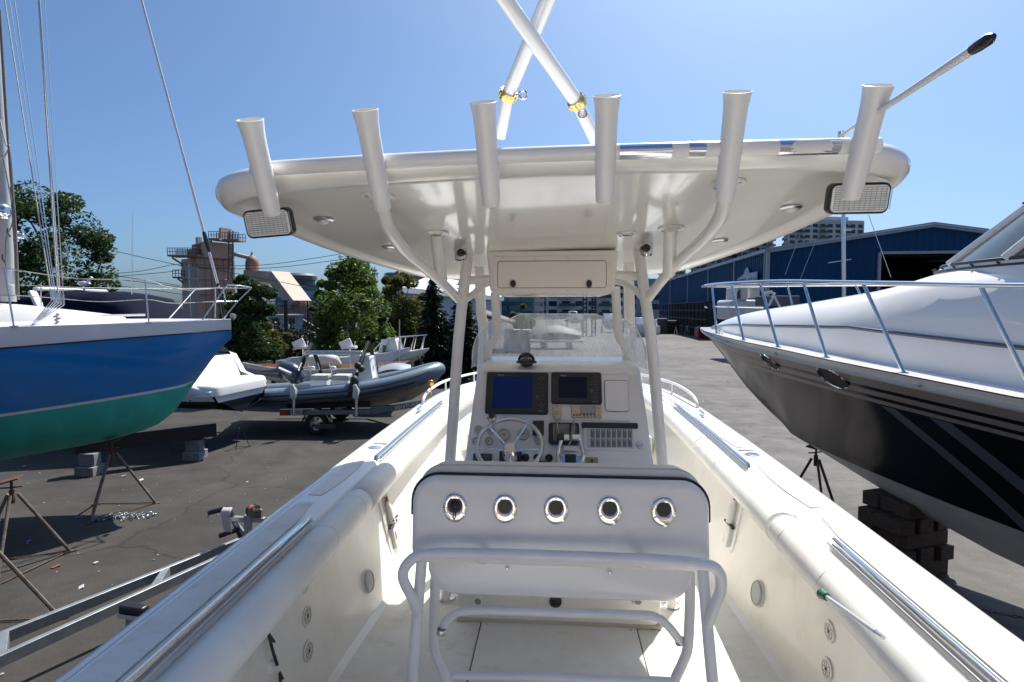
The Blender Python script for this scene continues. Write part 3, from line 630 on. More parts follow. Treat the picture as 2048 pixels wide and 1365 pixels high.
# windscreen
pl = cat([V((-.50, 3.36, 0)), V((-.485, 3.52, 0)), V((-.45, 3.74, 0)), V((-.38, 3.84, 0)), V((-.15, 3.89, 0)), V((.19, 3.89, 0)), V((.42, 3.84, 0)), V((.49, 3.74, 0)), V((.525, 3.52, 0)), V((.54, 3.36, 0))], 6)
b = MB(); rows = [[], [], [], [], []]
for i, p in enumerate(pl):
    xx = p.x-.02
    top = 3.565 if abs(xx) < .29 else 3.565-.04*min(1, (abs(xx)-.29)/.025)
    if abs(xx) > .40: t = min(1, (p.y-3.36)/.46); top = 3.30+.225*max(0, t)**.45
    zb_ = 3.245
    for k in range(5): z = zb_+(top-zb_)*k/4; rows[k].append(V((p.x*(1-.02*k/4), p.y-.02*k/4, z)))
b.grid(rows); b.build('windscreen', ACR, boat, ang=60)
q = MB(); q.tube(rows[4], .0035, 6); q.build('windscreen_edge', mat('frosted_edge', (.75, .79, .80), .3), boat)
# console foot panel: step seat front with latches and vent
b = MB(); F = Fr((.022, 3.10, 1.995), (1, 0, 0), (0, 0, 1)); F.N = V((0, -1, 0)); b.soft(rrect(1.12, .27, .06), F, 0, .035, .012); b.build('console_toe_panel', GELW, boat, ang=50)
b = MB(); b.soft(rrect(1.13, .025, .01, cx=0, cy=-.132), F, 0, .04, .004); b.build('toe_trim', mat('stained_trim', (.55, .49, .39), .5, var=.1), boat)
for px in (956, 1276):
    P = at(px, 1200, Y=3.06); G = Fr(P, (1, 0, 0), (0, 0, 1)); G.N = V((0, -1, 0)); q = MB(); q.soft(rrect(.055, .055, .01), G, -.012, .006, .003); l = q.build('locker_latch', WPL, boat); q = MB(); q.lathe([(.0, .0), (.018, 0)], P+V((0, -.0075, -.006)), (0, -1, 0), 16); q.build('pull', mat('olive_pull', (.25, .26, .2), .5), l)
P = at(1111, 1203, Y=3.06); q = MB(); q.lathe([(.034, -.01), (.034, .006), (.022, .012), (0, .012)], P, (0, -1, 0), 24); q.build('round_vent', BLK, boat)

# --------------------------------------------------------------- leaning post
LF = Fr((.015, 2.15, 2.65), (1, 0, 0), (0, .12, 1)); LF.N = V((0, -1, .12)).normalized()
def lo(w, z0, z1, r0, r1):
    o = []
    for (sx, top, r) in ((1, 1, r1), (-1, 1, r1), (-1, 0, r0), (1, 0, r0)):
        cz = z1-r if top else z0+r; cx = sx*(w/2-r)
        a0 = {(1, 1): 0, (-1, 1): 90, (-1, 0): 180, (1, 0): 270}[(sx, top)]
        for i in range(9): a = R_(a0+90*i/8); o.append((cx+r*cos(a), cz+r*sin(a)))
    return o
b = MB(); b.soft(lo(1.155, -.05, .29, .06, .10), LF, -.15, 0, .03, 5); lp = b.build('backrest_shell', mat('leaning_post_gelcoat', (.87, .845, .785), .26, var=.05, vs=4, coat=.3, rvar=.12), boat, ang=50)
b = MB(); b.soft(lo(1.03, -.175, .01, .11, .03), LF, -.45, -.012, .04, 5); b.build('seat_pan', GEL, boat, ang=50)
gl = [q_ for q_ in lo(1.165, -.05, .292, .06, .104) if q_[1] > .185]; gl.sort(key=lambda q_: q_[0]); gl = [(gl[0][0], .13)]+gl+[(gl[-1][0], .13)]
b = MB(); b.tube([LF.p(u, v, -.052) for u, v in gl], .0085, 8); b.build('gasket', RUB, boat)
b = MB(); b.soft(lo(1.14, .01, .318, .05, .10), LF, -.25, -.062, .03, 4); b.build('backrest_cushion', BEI, boat, ang=50)
b = MB(); b.tube([LF.p(u, v, -.12) for u, v in lo(1.146, .01, .321, .05, .104)], .003, 6, closed=True); b.build('piping', BEI, boat)
b = MB(); b.prism(rrect(1.1, .36, .08, cx=.012, cy=2.50), Fr((0, .06, 2.62), (1, 0, 0), (0, 1, 0)), 0, .07); b.build('seat_cushion', BEI, boat, bevel=.03)
FLN = mat('mirror_flange', (.85, .84, .82), .05, metal=1, var=.02)
for i, (px, py) in enumerate(((910, 1013), (1010, 1015), (1112, 1017), (1219, 1019), (1327, 1021))):
    P = at(px, py, P=(LF.O, LF.N)); ax = LF.N; q = MB(); n = 32; rings_ = []
    for k, (r, h) in enumerate([(.048, .0005), (.046, .005), (.041, .0075), (.030, .0085), (.0278, .0065), (.0272, .005), (.0268, .003)]):
        e = 1.22 if k < 4 else 1.0; off = 0 if k < 3 else -.000
        ring_ = []
        for j in range(n):
            t = 2*pi*j/n; ring_.append(P+LF.U*r*cos(t)+LF.V*(r*e*sin(t)+(-.004 if k < 3 else .004))+ax*h)
        rings_.append(ring_)
    q.grid(rings_, closed=True); o = q.build('rod_holder', FLN, boat, ang=50)
    q = MB(); q.add([P+LF.V*.004+(LF.U*cos(2*pi*j/n)+LF.V*sin(2*pi*j/n))*.0275+ax*.0055 for j in range(n)], [tuple(range(n))]); q.build('holder_bore', BLK, o)
    q = MB()
    for t in (90, 210, 330): c = P+LF.U*.037*cos(R_(t))+LF.V*(.044*sin(R_(t))-.003)+ax*.007; q.lathe([(.0055, 0), (.0045, .0028), (0, .003)], c, ax, 10)
    q.build('screw', STL, o)
    if i == 0:
        q = MB(); q.sph(P+ax*.004+LF.V*.004, .021); q.tube(cat([P+ax*.012+LF.V*-.012, P+ax*.014+LF.V*-.035+LF.U*-.006, P+ax*.013+LF.V*-.05, P+ax*.014+LF.V*-.035+LF.U*.004, P+ax*.014+LF.V*-.012+LF.U*.002], 5), .0016, 6); q.build('rubber_plug', BLK, o)
# black oval rings of the holders are modelled above; frame of white pipe:
PM = mat('white_pipe_coat', (.80, .79, .78), .32, var=.04, vs=7, coat=.15)
def lpt(pl, r=.0205, k=6): return ptube('frame_tube', pl, r, k, 14, PM)
lpt([(838, 1228, 2.14), (824, 1195, 2.12), (806, 1155, 2.10), (818, 1125, 2.08), (858, 1108, 2.07), (1000, 1109, 2.06), (1120, 1113, 2.055), (1280, 1119, 2.05), (1400, 1128, 2.05), (1436, 1142, 2.07), (1442, 1178, 2.09), (1428, 1215, 2.11), (1416, 1248, 2.13)])
for px in (953, 1280): 
    p = at(px, 1110+(px-953)*.025, Y=2.06); q = MB(); q.tube(cat([p, p+V((.012, .03, -.03)), p+V((.02, .07, -.05))], 4), .017, 10); q.build('stand_off', PM, boat)
def leg(p0, foot, r=.0215):
    q = MB(); q.tube([p0]+foot, r, 14); q.build('post_leg', PM, boat)
leg(at(846, 1090, Y=2.2), [at(829, 1300, Y=2.12), at(820, 1420, Y=2.1), V((-.56, 2.08, SOLE))])
leg(at(1402, 1100, Y=2.2), [at(1419, 1300, Y=2.12), at(1430, 1420, Y=2.1), V((.58, 2.08, SOLE))])
lpt([(872, 1110, 2.32), (870, 1175, 2.3), (868, 1280, 2.3), (874, 1315, 2.3), (890, 1350, 2.28), (905, 1400, 2.25)]); lpt([(1378, 1120, 2.32), (1380, 1190, 2.3), (1376, 1290, 2.3), (1366, 1325, 2.3), (1350, 1360, 2.28), (1335, 1410, 2.25)])
lpt([(884, 1262, 2.22), (895, 1240, 2.20), (925, 1223, 2.18), (1000, 1222, 2.17), (1120, 1226, 2.165), (1270, 1230, 2.16), (1310, 1234, 2.16), (1336, 1252, 2.17), (1358, 1280, 2.19)], .0165)
lpt([(905, 1351, 2.1), (1120, 1355, 2.1), (1345, 1363, 2.1)], .015, 2)
for px, py, X in ((884, 1258, -.44), (1359, 1277, .48)):
    p = at(px, py, Y=2.2); q = MB(); q.lathe([(.018, 0), (.02, .004), (.02, .022), (.014, .026)], p, V((-.2*(1 if X < 0 else -1), 0, -1)), 14); q.build('hinge_fitting', STL, boat)
q = MB()
for px, py in ((1014, 1138), (1220, 1146)): P = at(px, py, P=(LF.O, LF.N)); q.lathe([(.007, 0), (.005, .003), (0, .0035)], P, LF.N, 10)
q.build('screw', STL, boat)
# white pipe pedestals behind the post
for px, py in ((891, 1200), (1343, 1216)): pass

# --------------------------------------------------------------- fittings on the cockpit walls
def wallx(s, y, z):
    x = .03+s*(itp([(-3, 1.12), (1.5, 1.12), (2.7, 1.09), (3.6, 1.04), (5, .98)], y)); t = xi(y, s)-s*.02; m = (x*.5+t*.5)+s*.01
    return x + (m-x)*(z-SOLE-.07)/.28 if z < SOLE+.35 else m+(t-m)*(z-SOLE-.35)/(hz(y)-.12-SOLE-.35)
def wall(px, py, s):
    X = s*1.08
    for _ in range(6): P = at(px, py, X=X); X = wallx(s, P.y, P.z)
    return at(px, py, X=X)
def wf(P, s):
    P2 = V((wallx(s, P.y+.1, P.z), P.y+.1, P.z)); P3 = V((wallx(s, P.y, P.z+.1), P.y, P.z+.1)); F = Fr(P, P2-P, P3-P)
    F.N = F.N if F.N.x*s < 0 else -F.N; return F
for px, py, s, r in ((735, 1163, -1, .062), (1517, 1187, 1, .066)):
    P = wall(px, py, s); F = wf(P, s); q = MB(); q.lathe([(r, 0), (r, .012), (r*.92, .018), (r*.86, .014), (0, .016)], P, F.N, 32); o = q.build('round_speaker', SPK, boat)
    q = MB(); q.lathe([(r*1.06, 0), (r*1.06, .006), (r*.98, .008)], P, F.N, 32); q.build('speaker_ring', GELW, o)
for px, py, s in ((609, 1166, -1), (613, 1232, -1), (616, 1302, -1), (1640, 1180, 1), (1660, 1263, 1), (1655, 1338, 1)):
    P = wall(px, py, s); F = wf(P, s); r = .045; q = MB(); q.lathe([(r, 0), (r, .004), (r*.95, .006), (0, .006)], P, F.N, 28); o = q.build('access_plate', mat('translucent_plate', (.66, .64, .56), .3, coat=.4), boat)
    q = MB()
    for i in range(8):
        a = 2*pi*i/8; d = F.U*cos(a)+F.V*sin(a); q.tube([P+F.N*.0065, P+F.N*.0065+d*r*.66], .001, 4)
    q.tube([P+F.N*.0065+(F.U*cos(t)+F.V*sin(t))*r*.7 for t in [2*pi*i/24 for i in range(24)]], .0008, 4, closed=True)
    q.lathe([(.005, .006), (.004, .01), (0, .01)], P, F.N, 8); q.build('plate_mark', mat('plate_dark_line', (.08, .07, .06), .6), o)
    q = MB()
    for i in range(6):
        a = 2*pi*(i+.5)/6; q.lathe([(.003, .005), (.002, .0075), (0, .008)], P+(F.U*cos(a)+F.V*sin(a))*r*.86, F.N, 6)
    q.build('screw', STL, o)
# recessed racks with fishing tools
for s, quad in ((-1, ((766, 975), (790, 1110))), (1, ((1473, 975), (1461, 1110)))):
    A = wall(*quad[0], s); Bp = wall(*quad[1], s); c = (A+Bp)/2; F = wf(V((wallx(s, c.y, c.z), c.y, c.z)), s); hh = A.z-Bp.z
    q = MB(); q.soft(rrect(.20, hh, .04), F, -.002, .010, .004); o = q.build('tool_rack', WPL, boat, ang=50)
    q = MB(); q.prism(rrect(.135, hh-.06, .03), F, .0095, .0106); q.build('recess', mat('recess_shade', (.5, .49, .45), .4), o)  # flat sheet on the rack, a recess's shade put into its grey
    q = MB(); q.lathe([(.026, 0), (.026, .11), (.014, .125), (.014, .15)], F.p(.0, .0, .022)+F.V*-.02, F.V, 14); q.build('bottle', WPL, o)
    q = MB(); q.lathe([(.009, 0), (.009, .03), (0, .032)], F.p(0, .13, .022), F.V, 10); q.build('red_cap', REDP, o)
    q = MB(); q.box(F.p(.0, -.03, .026), (.15, .012, .02), F.U, F.V)
    if s < 0: q.box(F.p(.03, .0, .04), (.10, .008, .012), F.U, F.V)
    q.build('black_clip', BLK, o)
    q = MB(); q.soft(rrect(.06, .14, .01, cy=-hh*.28), F, .008, .03, .006); q.build('tool_handle', WPL, o)
    q = MB()
    for u in (-.085, .085):
        for v in (-hh/2+.02, 0, hh/2-.02): q.lathe([(.005, 0), (.004, .003), (0, .003)], F.p(u, v, .010), F.N, 8)
    q.build('screw', STL, o)
    if s < 0: q = MB(); q.box(F.p(0, -hh*.25, .031), (.022, .05, .001), F.U, F.V); q.build('red_mark', mat('red_print', (.45, .12, .1), .5), o)
# washdown hose rod on the right, straps on both sides
A = at(1650, 1192, X=.98); B = at(1752, 1265, X=.98); d = (B-A)
q = MB(); q.tube([A+d*.05, B], .008, 10); o = q.build('gaff_handle', mat('silver_rod', (.6, .63, .62), .3, metal=.5), boat)
q = MB(); q.tube([A-d*.07, A+d*.04], [.02, .014], 12); q.build('gaff_cap', GRNP, o)
q = MB(); q.tube([B, B+d*.12], .007, 8); q.build('gaff_end', STL, o)
for pl, s in (([(527, 1267), (535, 1300), (545, 1330)], -1), ([(550, 1345), (553, 1400)], -1), ([(1758, 1305), (1785, 1330), (1812, 1365)], 1)):
    pts = [wall(a, c, s)+V((-s*.02, 0, 0)) for a, c in pl]; q = MB(); q.tube(cat(pts, 4) if len(pts) > 2 else pts, .006, 6); q.tube([pts[0], pts[0].lerp(pts[-1], .35)+V((0, .02, 0))], .005, 6); q.build('black_strap', RUB, boat)
    q = MB(); p = pts[-1]; F = wf(V((wallx(s, p.y, p.z), p.y, p.z)), s); q.soft(rrect(.07, .05, .015), F, 0, .012, .004); q.build('strap_anchor', WPL, boat)

# stern: transom and aft bench behind the viewpoint
b = MB(); b.box((.03, -2.95, 2.2), (2.5, .12, .80)); b.build('transom', GEL, boat, bevel=.03)
b = MB(); b.box((.03, -2.6, 2.1), (1.9, .5, .5)); b.build('stern_locker', GELW, boat, bevel=.04)
# ================================================================== SURROUNDINGS
Fh = V((-sin(YAW), cos(YAW), 0)); Rh = Rv.copy(); ZZ = V((0, 0, 1))
def project(p):
    d = V(p)-V((0, 0, CAMZ)); k = d.dot(Fv); return (1024+FPX*d.dot(Rv)/k, 682.5-FPX*d.dot(Uv)/k)
def atd(px, py, d): return at(px, py, D=d)
def ground(px, py): return at(px, py, Z=0)
# ------------------------------------------------------------------ ground
def asphalt():
    m = bpy.data.materials.new('worn_asphalt'); m.use_nodes = True; N = m.node_tree.nodes; L = m.node_tree.links; b = N['Principled BSDF']
    tc = N.new('ShaderNodeTexCoord')
    def nz(sc, det, rough=.6, vec=None):
        n = N.new('ShaderNodeTexNoise'); n.inputs['Scale'].default_value = sc; n.inputs['Detail'].default_value = det; n.inputs['Roughness'].default_value = rough; L.new(vec or tc.outputs['Object'], n.inputs['Vector']); return n
    def ramp(src, a, ca, c, cb):
        r = N.new('ShaderNodeValToRGB'); r.color_ramp.elements[0].position = a; r.color_ramp.elements[1].position = c; r.color_ramp.elements[0].color = list(ca)+[1]; r.color_ramp.elements[1].color = list(cb)+[1]; L.new(src, r.inputs[0]); return r
    def mixc(t, f, a, c):
        x = N.new('ShaderNodeMix'); x.data_type = 'RGBA'; x.blend_type = t
        if isinstance(f, float): x.inputs[0].default_value = f
        else: L.new(f, x.inputs[0])
        L.new(a, x.inputs[6]); L.new(c, x.inputs[7]); return x.outputs[2]
    big = nz(.09, 5); mid = nz(.9, 8, .7); fine = nz(46, 3, .8); grit = nz(150, 2, .9)
    c1 = ramp(big.outputs['Fac'], .35, (.031, .0285, .027), .65, (.050, .046, .043))
    c2 = ramp(mid.outputs['Fac'], .3, (.55, .54, .53), .72, (1.3, 1.27, 1.22))
    c3 = ramp(fine.outputs['Fac'], .3, (.6, .6, .6), .75, (1.5, 1.48, 1.45))
    col = mixc('MULTIPLY', 1.0, c1.outputs[0], c2.outputs[0]); col = mixc('MULTIPLY', .8, col, c3.outputs[0])
    # pale stone chips
    c4 = ramp(grit.outputs['Fac'], .70, (0, 0, 0), .76, (1, 1, 1)); pale = N.new('ShaderNodeRGB'); pale.outputs[0].default_value = (.28, .27, .25, 1)
    col = mixc('MIX', c4.outputs[0], col, pale.outputs[0])
    # aged right side of the yard, sun glare put into its paler colour
    sx = N.new('ShaderNodeSeparateXYZ'); L.new(tc.outputs['Object'], sx.inputs[0])
    ma = N.new('ShaderNodeMath'); ma.operation = 'MULTIPLY_ADD'; L.new(mid.outputs['Fac'], ma.inputs[0]); ma.inputs[1].default_value = 3.0; L.new(sx.outputs[0], ma.inputs[2])
    mr = N.new('ShaderNodeMapRange'); mr.inputs['From Min'].default_value = 0.5; mr.inputs['From Max'].default_value = 4.5; L.new(ma.outputs[0], mr.inputs[0])
    br = N.new('ShaderNodeRGB'); br.outputs[0].default_value = (2.75, 2.85, 3.05, 1); col2 = mixc('MULTIPLY', 1.0, col, br.outputs[0]); col = mixc('MIX', mr.outputs[0], col, col2)
    pw = N.new('ShaderNodeTexNoise'); pw.inputs['Scale'].default_value = .35; pw.inputs['Detail'].default_value = 8; pw.inputs['Roughness'].default_value = .7; pw.inputs['Distortion'].default_value = 1.2; L.new(tc.outputs['Object'], pw.inputs['Vector'])
    pr = ramp(pw.outputs['Fac'], .36, (.62, .61, .60), .47, (1, 1, 1)); col = mixc('MULTIPLY', .75, col, pr.outputs[0])
    mps = N.new('ShaderNodeMapping'); mps.inputs['Rotation'].default_value = (0, 0, .5); mps.inputs['Scale'].default_value = (.25, 3.0, 1); L.new(tc.outputs['Object'], mps.inputs[0])
    sn = nz(.8, 6, .7, mps.outputs[0]); sp_ = ramp(sn.outputs['Fac'], .60, (1, 1, 1), .74, (1.45, 1.42, 1.38)); col = mixc('MULTIPLY', .8, col, sp_.outputs[0])
    # cracks and rusty stains
    wv = nz(1.4, 4, .6); ad = N.new('ShaderNodeVectorMath'); ad.operation = 'ADD'; sc = N.new('ShaderNodeVectorMath'); sc.operation = 'SCALE'; sc.inputs['Scale'].default_value = .8; L.new(wv.outputs['Color'], sc.inputs[0]); L.new(tc.outputs['Object'], ad.inputs[0]); L.new(sc.outputs[0], ad.inputs[1])
    vo = N.new('ShaderNodeTexVoronoi'); vo.feature = 'DISTANCE_TO_EDGE'; vo.inputs['Scale'].default_value = .22; L.new(ad.outputs[0], vo.inputs['Vector'])
    cr = ramp(vo.outputs['Distance'], .002, (.35, .35, .35), .007, (1, 1, 1)); col = mixc('MULTIPLY', .8, col, cr.outputs[0])
    st = nz(.7, 3, .5); sr = ramp(st.outputs['Fac'], .68, (0, 0, 0), .78, (.45, .45, .45)); rust = N.new('ShaderNodeRGB'); rust.outputs[0].default_value = (.09, .045, .025, 1); col = mixc('MIX', sr.outputs[0], col, rust.outputs[0])
    L.new(col, b.inputs['Base Color']); b.inputs['Roughness'].default_value = .8; b.inputs['Specular IOR Level'].default_value = .35
    bp = N.new('ShaderNodeBump'); bp.inputs['Strength'].default_value = .5; bp.inputs['Distance'].default_value = .01; L.new(fine.outputs['Fac'], bp.inputs['Height']); L.new(bp.outputs[0], b.inputs['Normal'])
    return m
g = MB(); g.add([(-3000, -3000, 0), (3000, -3000, 0), (3000, 3000, 0), (-3000, 3000, 0)], [(0, 1, 2, 3)]); g.build('ground', asphalt(), kind='structure')
g = MB(); rr = random.Random(3)
for i in range(420):
    x = -rr.uniform(2, 14); y = rr.uniform(4, 20)
    if i > 300: x = rr.uniform(2.2, 14); y = rr.uniform(5, 30)
    r = rr.uniform(.006, .02); g.sph((x, y, r*.4), r, 5, 3, (1, rr.uniform(.6, 1.4), .5))
g.build('gravel', mat('pale_grit', (.35, .33, .30), .8), kind='stuff')
rl = random.Random(31)
for nm_, m_, n_ in (('litter', mat('pale_scrap', (.55, .56, .58), .7), 16), ('litter', mat('blue_scrap', (.10, .18, .45), .6), 4), ('litter', mat('rust_scrap', (.25, .09, .05), .7), 2)):
    q = MB()
    for i in range(n_):
        c = ground(rl.uniform(20, 760), rl.uniform(900, 1200)) if i % 4 else ground(rl.uniform(1400, 1900), rl.uniform(760, 1150)); q.box(c+V((0, 0, .012)), (rl.uniform(.04, .12), rl.uniform(.02, .07), .012), (rl.uniform(-1, 1), 1, .1), (1, rl.uniform(-1, 1), 0.2))
    tag(q.build(nm_, m_, None, kind='stuff'), 'small scraps of litter scattered over the asphalt', 'litter')
# ------------------------------------------------------------------ materials
BLUE = mat('royal_blue_gelcoat', (.001, .23, .60), .18, var=.08, vs=1.5, coat=.6, rvar=.05)
TEAL = mat('teal_antifouling', (.05, .58, .48), .6, var=.12, vs=2.5, col2=(.03, .42, .35), streak=(1, 1, .5))
SWH = mat('sailboat_white', (.84, .84, .83), .25, var=.02, vs=2, coat=.3)
RUST = mat('rusty_steel', (.16, .085, .045), .75, var=.3, vs=9, col2=(.05, .03, .022), bump=.3, bs=80)
OLIV = mat('worn_grey_steel', (.20, .19, .17), .6, var=.3, vs=8, col2=(.11, .065, .04), bump=.2)
GALV = mat('galvanised_steel', (.34, .37, .39), .42, metal=.55, var=.15, vs=9)
NAVY = mat('navy_gelcoat', (.005, .006, .011), .09, var=.2, vs=.9, coat=.0, spec=.27, rvar=.05)
NBOT = mat('grey_bottom_paint', (.74, .77, .80), .6, var=.08, vs=3, streak=(1, 1, .4))
STRP = mat('champagne_stripe', (.28, .24, .21), .3, var=.05)
YWH = mat('yacht_white', (.87, .85, .82), .18, var=.02, vs=1.2, coat=.5)
CANV = mat('navy_canvas', (.004, .007, .022), .9, var=.1, vs=5, spec=.1)
ROPE = mat('white_rope', (.72, .70, .66), .8, var=.12, vs=40, bump=.4, bs=200)
ROPD = mat('grey_rope', (.30, .28, .25), .85, var=.2, vs=40)
WOOD = mat('weathered_timber', (.10, .075, .055), .85, var=.25, vs=5, streak=(.6, 4, 8), bump=.3)
WINT = mat('tinted_glass', (.012, .016, .022), .04, var=.1, coat=1)
HY = mat('slate_hypalon', (.15, .205, .26), .38, var=.08, vs=3)
HYD = mat('dark_rubstrake', (.03, .035, .04), .5)
BEIH = mat('beige_hull', (.46, .41, .32), .35, var=.08, vs=3, coat=.2)
TYRE = mat('tyre_rubber', (.014, .014, .014), .75, bump=.2)
CONC = mat('concrete_block', (.26, .27, .28), .9, var=.15, vs=8, bump=.3)
# ------------------------------------------------------------------ hull helper
class Boat:
    """frame: s metres aft of the bow, u metres to the side we look at, z up"""
    def __init__(s_, bow_f, bow_r, aft, side): s_.o = Fh*bow_f+Rh*bow_r; s_.a = (Fh*aft[1]+Rh*aft[0]).normalized(); s_.n = (Fh*side[1]+Rh*side[0]).normalized()
    def p(s_, s, u, z): q = s_.o+s_.a*s+s_.n*u; return V((q.x, q.y, z))
def find(fn, px, py, r0, r1, q0, q1, n=60):
    best = None
    for i in range(n+1):
        for j in range(n+1):
            a = r0+(r1-r0)*i/n; c = q0+(q1-q0)*j/n; x, y = project(fn(a, c)); e = (x-px)**2+(y-py)**2
            if best is None or e < best[0]: best = (e, a, c)
    return best[1], best[2]
# ================================================================== SAILBOAT
SBt = Boat(11, -5.43, (-.9, -.43), (.43, -.9))
sbk = [(0, 3.05), (.15, 2.9), (.55, 2.35), (1.07, 1.55), (1.5, 1.36), (2.1, 1.22), (3.5, 1.05), (6, 1.0), (9, 1.3), (10, 1.7)]
sbh = [(0, .04), (.3, .22), (.7, .48), (1.2, .74), (2, 1.08), (3, 1.36), (4, 1.53), (6, 1.62), (8, 1.5), (10, 1.1)]
sbz = [(0, 3.40), (1.5, 3.36), (4, 3.31), (7, 3.27), (10, 3.3)]
def s_sm(t, x): return (itp(t, x-.12)+itp(t, x)*2+itp(t, x+.12))/4
sail = thing('sailboat', 'blue hulled sailboat with teal bottom and white deck propped on stands at left', 'sailboat', tuple(SBt.p(5, 0, 0)))
def sb_u(s, z):
    h = s_sm(sbh, s); zk = s_sm(sbk, s); zs = itp(sbz, s); t = max(0, min(1, (z-zk)/(zs-zk))); return h*(1-(1-t)**2.3)**.62
ss = [0, .08, .18, .3, .45, .6, .8, 1, 1.25, 1.5, 1.8, 2.1, 2.5, 3, 3.5, 4, 5, 6, 7, 8, 9, 10]
def band(f0, f1, n, name, m, parent, label=None):
    b = MB()
    for sd in (1, -1):
        rows = []
        for s in ss:
            zk = s_sm(sbk, s); z0, z1 = max(zk, f0(s)), max(zk+.001, f1(s))
            z0 = min(z0, z1-.0005)
            rows.append([SBt.p(s, sd*sb_u(s, z0+(z1-z0)*i/n), z0+(z1-z0)*i/n) for i in range(n+1)])
        b.grid(rows)
    if name == 'hull':
        s = 10; zk = s_sm(sbk, s); zs = itp(sbz, s); pr = [SBt.p(s, sb_u(s, zk+(zs-zk)*i/8), zk+(zs-zk)*i/8) for i in range(9)]+[SBt.p(s, -sb_u(s, zk+(zs-zk)*i/8), zk+(zs-zk)*i/8) for i in range(8, -1, -1)]; b.add(pr, [tuple(range(18))])
    return b.build(name, m, parent, ang=70, label=label)
stripe = lambda s: 2.30-.11*s+.004*s*s
topb = lambda s: itp([(0, 3.19), (1.5, 3.11), (3.5, 2.98), (10, 2.95)], s)
band(lambda s: 0, lambda s: stripe(s)-.045, 9, 'bottom_paint', TEAL, sail)
band(lambda s: stripe(s)-.045, stripe, 1, 'waterline_stripe', SWH, sail)
band(stripe, topb, 9, 'hull', BLUE, sail)
band(lambda s: topb(s)+.012, lambda s: itp(sbz, s), 4, 'bulwark', SWH, sail)
b = MB()
for sd in (1, -1): b.tube([SBt.p(s, sd*(sb_u(s, topb(s))+.008), topb(s)+.004) for s in ss], .012, 8)
b.build('rub_rail', mat('dark_trim', (.03, .03, .035), .5), sail)
b = MB(); rows = []
for s in ss:
    h = sb_u(s, itp(sbz, s)); z = itp(sbz, s); rows.append([SBt.p(s, u*h, z+.07*h*(1-u*u)) for u in (-1, -.9, -.6, -.3, 0, .3, .6, .9, 1)])
b.grid(rows); b.build('deck', SWH, sail, ang=60)
b = MB(); rows = []
for s, w, hgt in ((1.7, .02, .05), (1.85, .28, .10), (2.3, .5, .17), (3.0, .68, .27), (3.8, .8, .37), (5, .9, .46), (6.5, .95, .5), (6.55, .95, .05)):
    z = itp(sbz, s)+.03; rows.append([SBt.p(s, -w*1.12, z), SBt.p(s, -w, z+hgt*.8), SBt.p(s, -w*.85, z+hgt), SBt.p(s, 0, z+hgt*1.08), SBt.p(s, w*.85, z+hgt), SBt.p(s, w, z+hgt*.8), SBt.p(s, w*1.12, z)])
b.grid(rows); cab = b.build('cabin', SWH, sail, ang=50)
b = MB()
P0 = SBt.p(4.15, .90, 3.50); F = Fr(P0, -SBt.a, ZZ-SBt.n*.12); F.N = F.N if F.N.dot(SBt.n) > 0 else -F.N
b.soft(rrect(.75, .17, .08), F, -.03, .022, .01); wf_ = b.build('cabin_window_frame', SWH, cab); b = MB(); b.soft(rrect(.66, .10, .05), F, .0, .028, .004); b.build('cabin_window', WINT, cab)
b = MB(); F2 = SBt.p(1.9, .30, 3.52); b.tube([SBt.p(s, .42, itp(sbz, s)+.13) for s in (1.35, 1.7, 2.0)], .018, 8); b.build('grab_rail', SWH, sail)
# keel
b = MB(); b.prism([(4.2, 1.1), (6.4, 1.1), (6.2, .15), (4.9, .15)], Fr(SBt.p(0, 0, 0), SBt.a, ZZ), -.12, .12); b.build('keel', mat('red_oxide_keel', (.22, .05, .03), .7, var=.2, vs=4), sail, bevel=.06)
# mast
mb = SBt.p(3.38, .0, 3.72); mt = at(-30, -30, D=(mb.dot(Fh)-.1)); d = (mt-mb).normalized(); q = MB()
F = Fr(mb, Rh, Fh); F.V = Fh; rows = []
for L in (0, 3, 6, 9.5): rows.append([mb+d*L+Rh*.165*cos(2*pi*i/20)+Fh*.12*sin(2*pi*i/20) for i in range(20)])
q.grid(rows, closed=True); ms = q.build('mast', mat('grey_mast', (.55, .55, .54), .35, metal=.3, var=.08, vs=5, coat=.2), sail, ang=60)
def mp(px, py, off=-.2): return at(px, py, D=mb.dot(Fh)+off)
q = MB(); c = mp(-6, 425, -.14); ax = (Rh*.9-Fh*.4).normalized(); q.lathe([(.0, .0), (.10, 0), (.11, .02), (.075, .06), (.075, .13), (.11, .17), (.12, .20), (.09, .22), (.07, .30), (.05, .32), (0, .32)], c, ax, 24); q.build('winch', CHR, ms)
q = MB(); q.tube([c+ax*.09+(V((0, 0, 1))*cos(t)+Fh*sin(t))*.085+ax*.006*t/6 for t in [i*.35 for i in range(60)]], .011, 6); q.build('winch_rope', ROPD, ms)
for px, py in ((18, 466), (8, 518)):
    c = mp(px, py, -.17); q = MB(); q.tube([c+V((0, 0, -.07))+Rh*.02, c-Fh*.03, c+V((0, 0, .07))-Rh*.02], .012, 6); q.build('cleat', BLK, ms)
q = MB(); c = mp(34, 473, -.1); q.box(c, (.06, .05, .16)); q.cyl(c+Rh*.03, c+Rh*.12, .045); q.build('halyard_winch', CHR, ms, bevel=.01)
q = MB(); c = mp(27, 556, -.15); q.box(c, (.14, .08, .26)); q.build('mast_box', SWH, ms, bevel=.03)
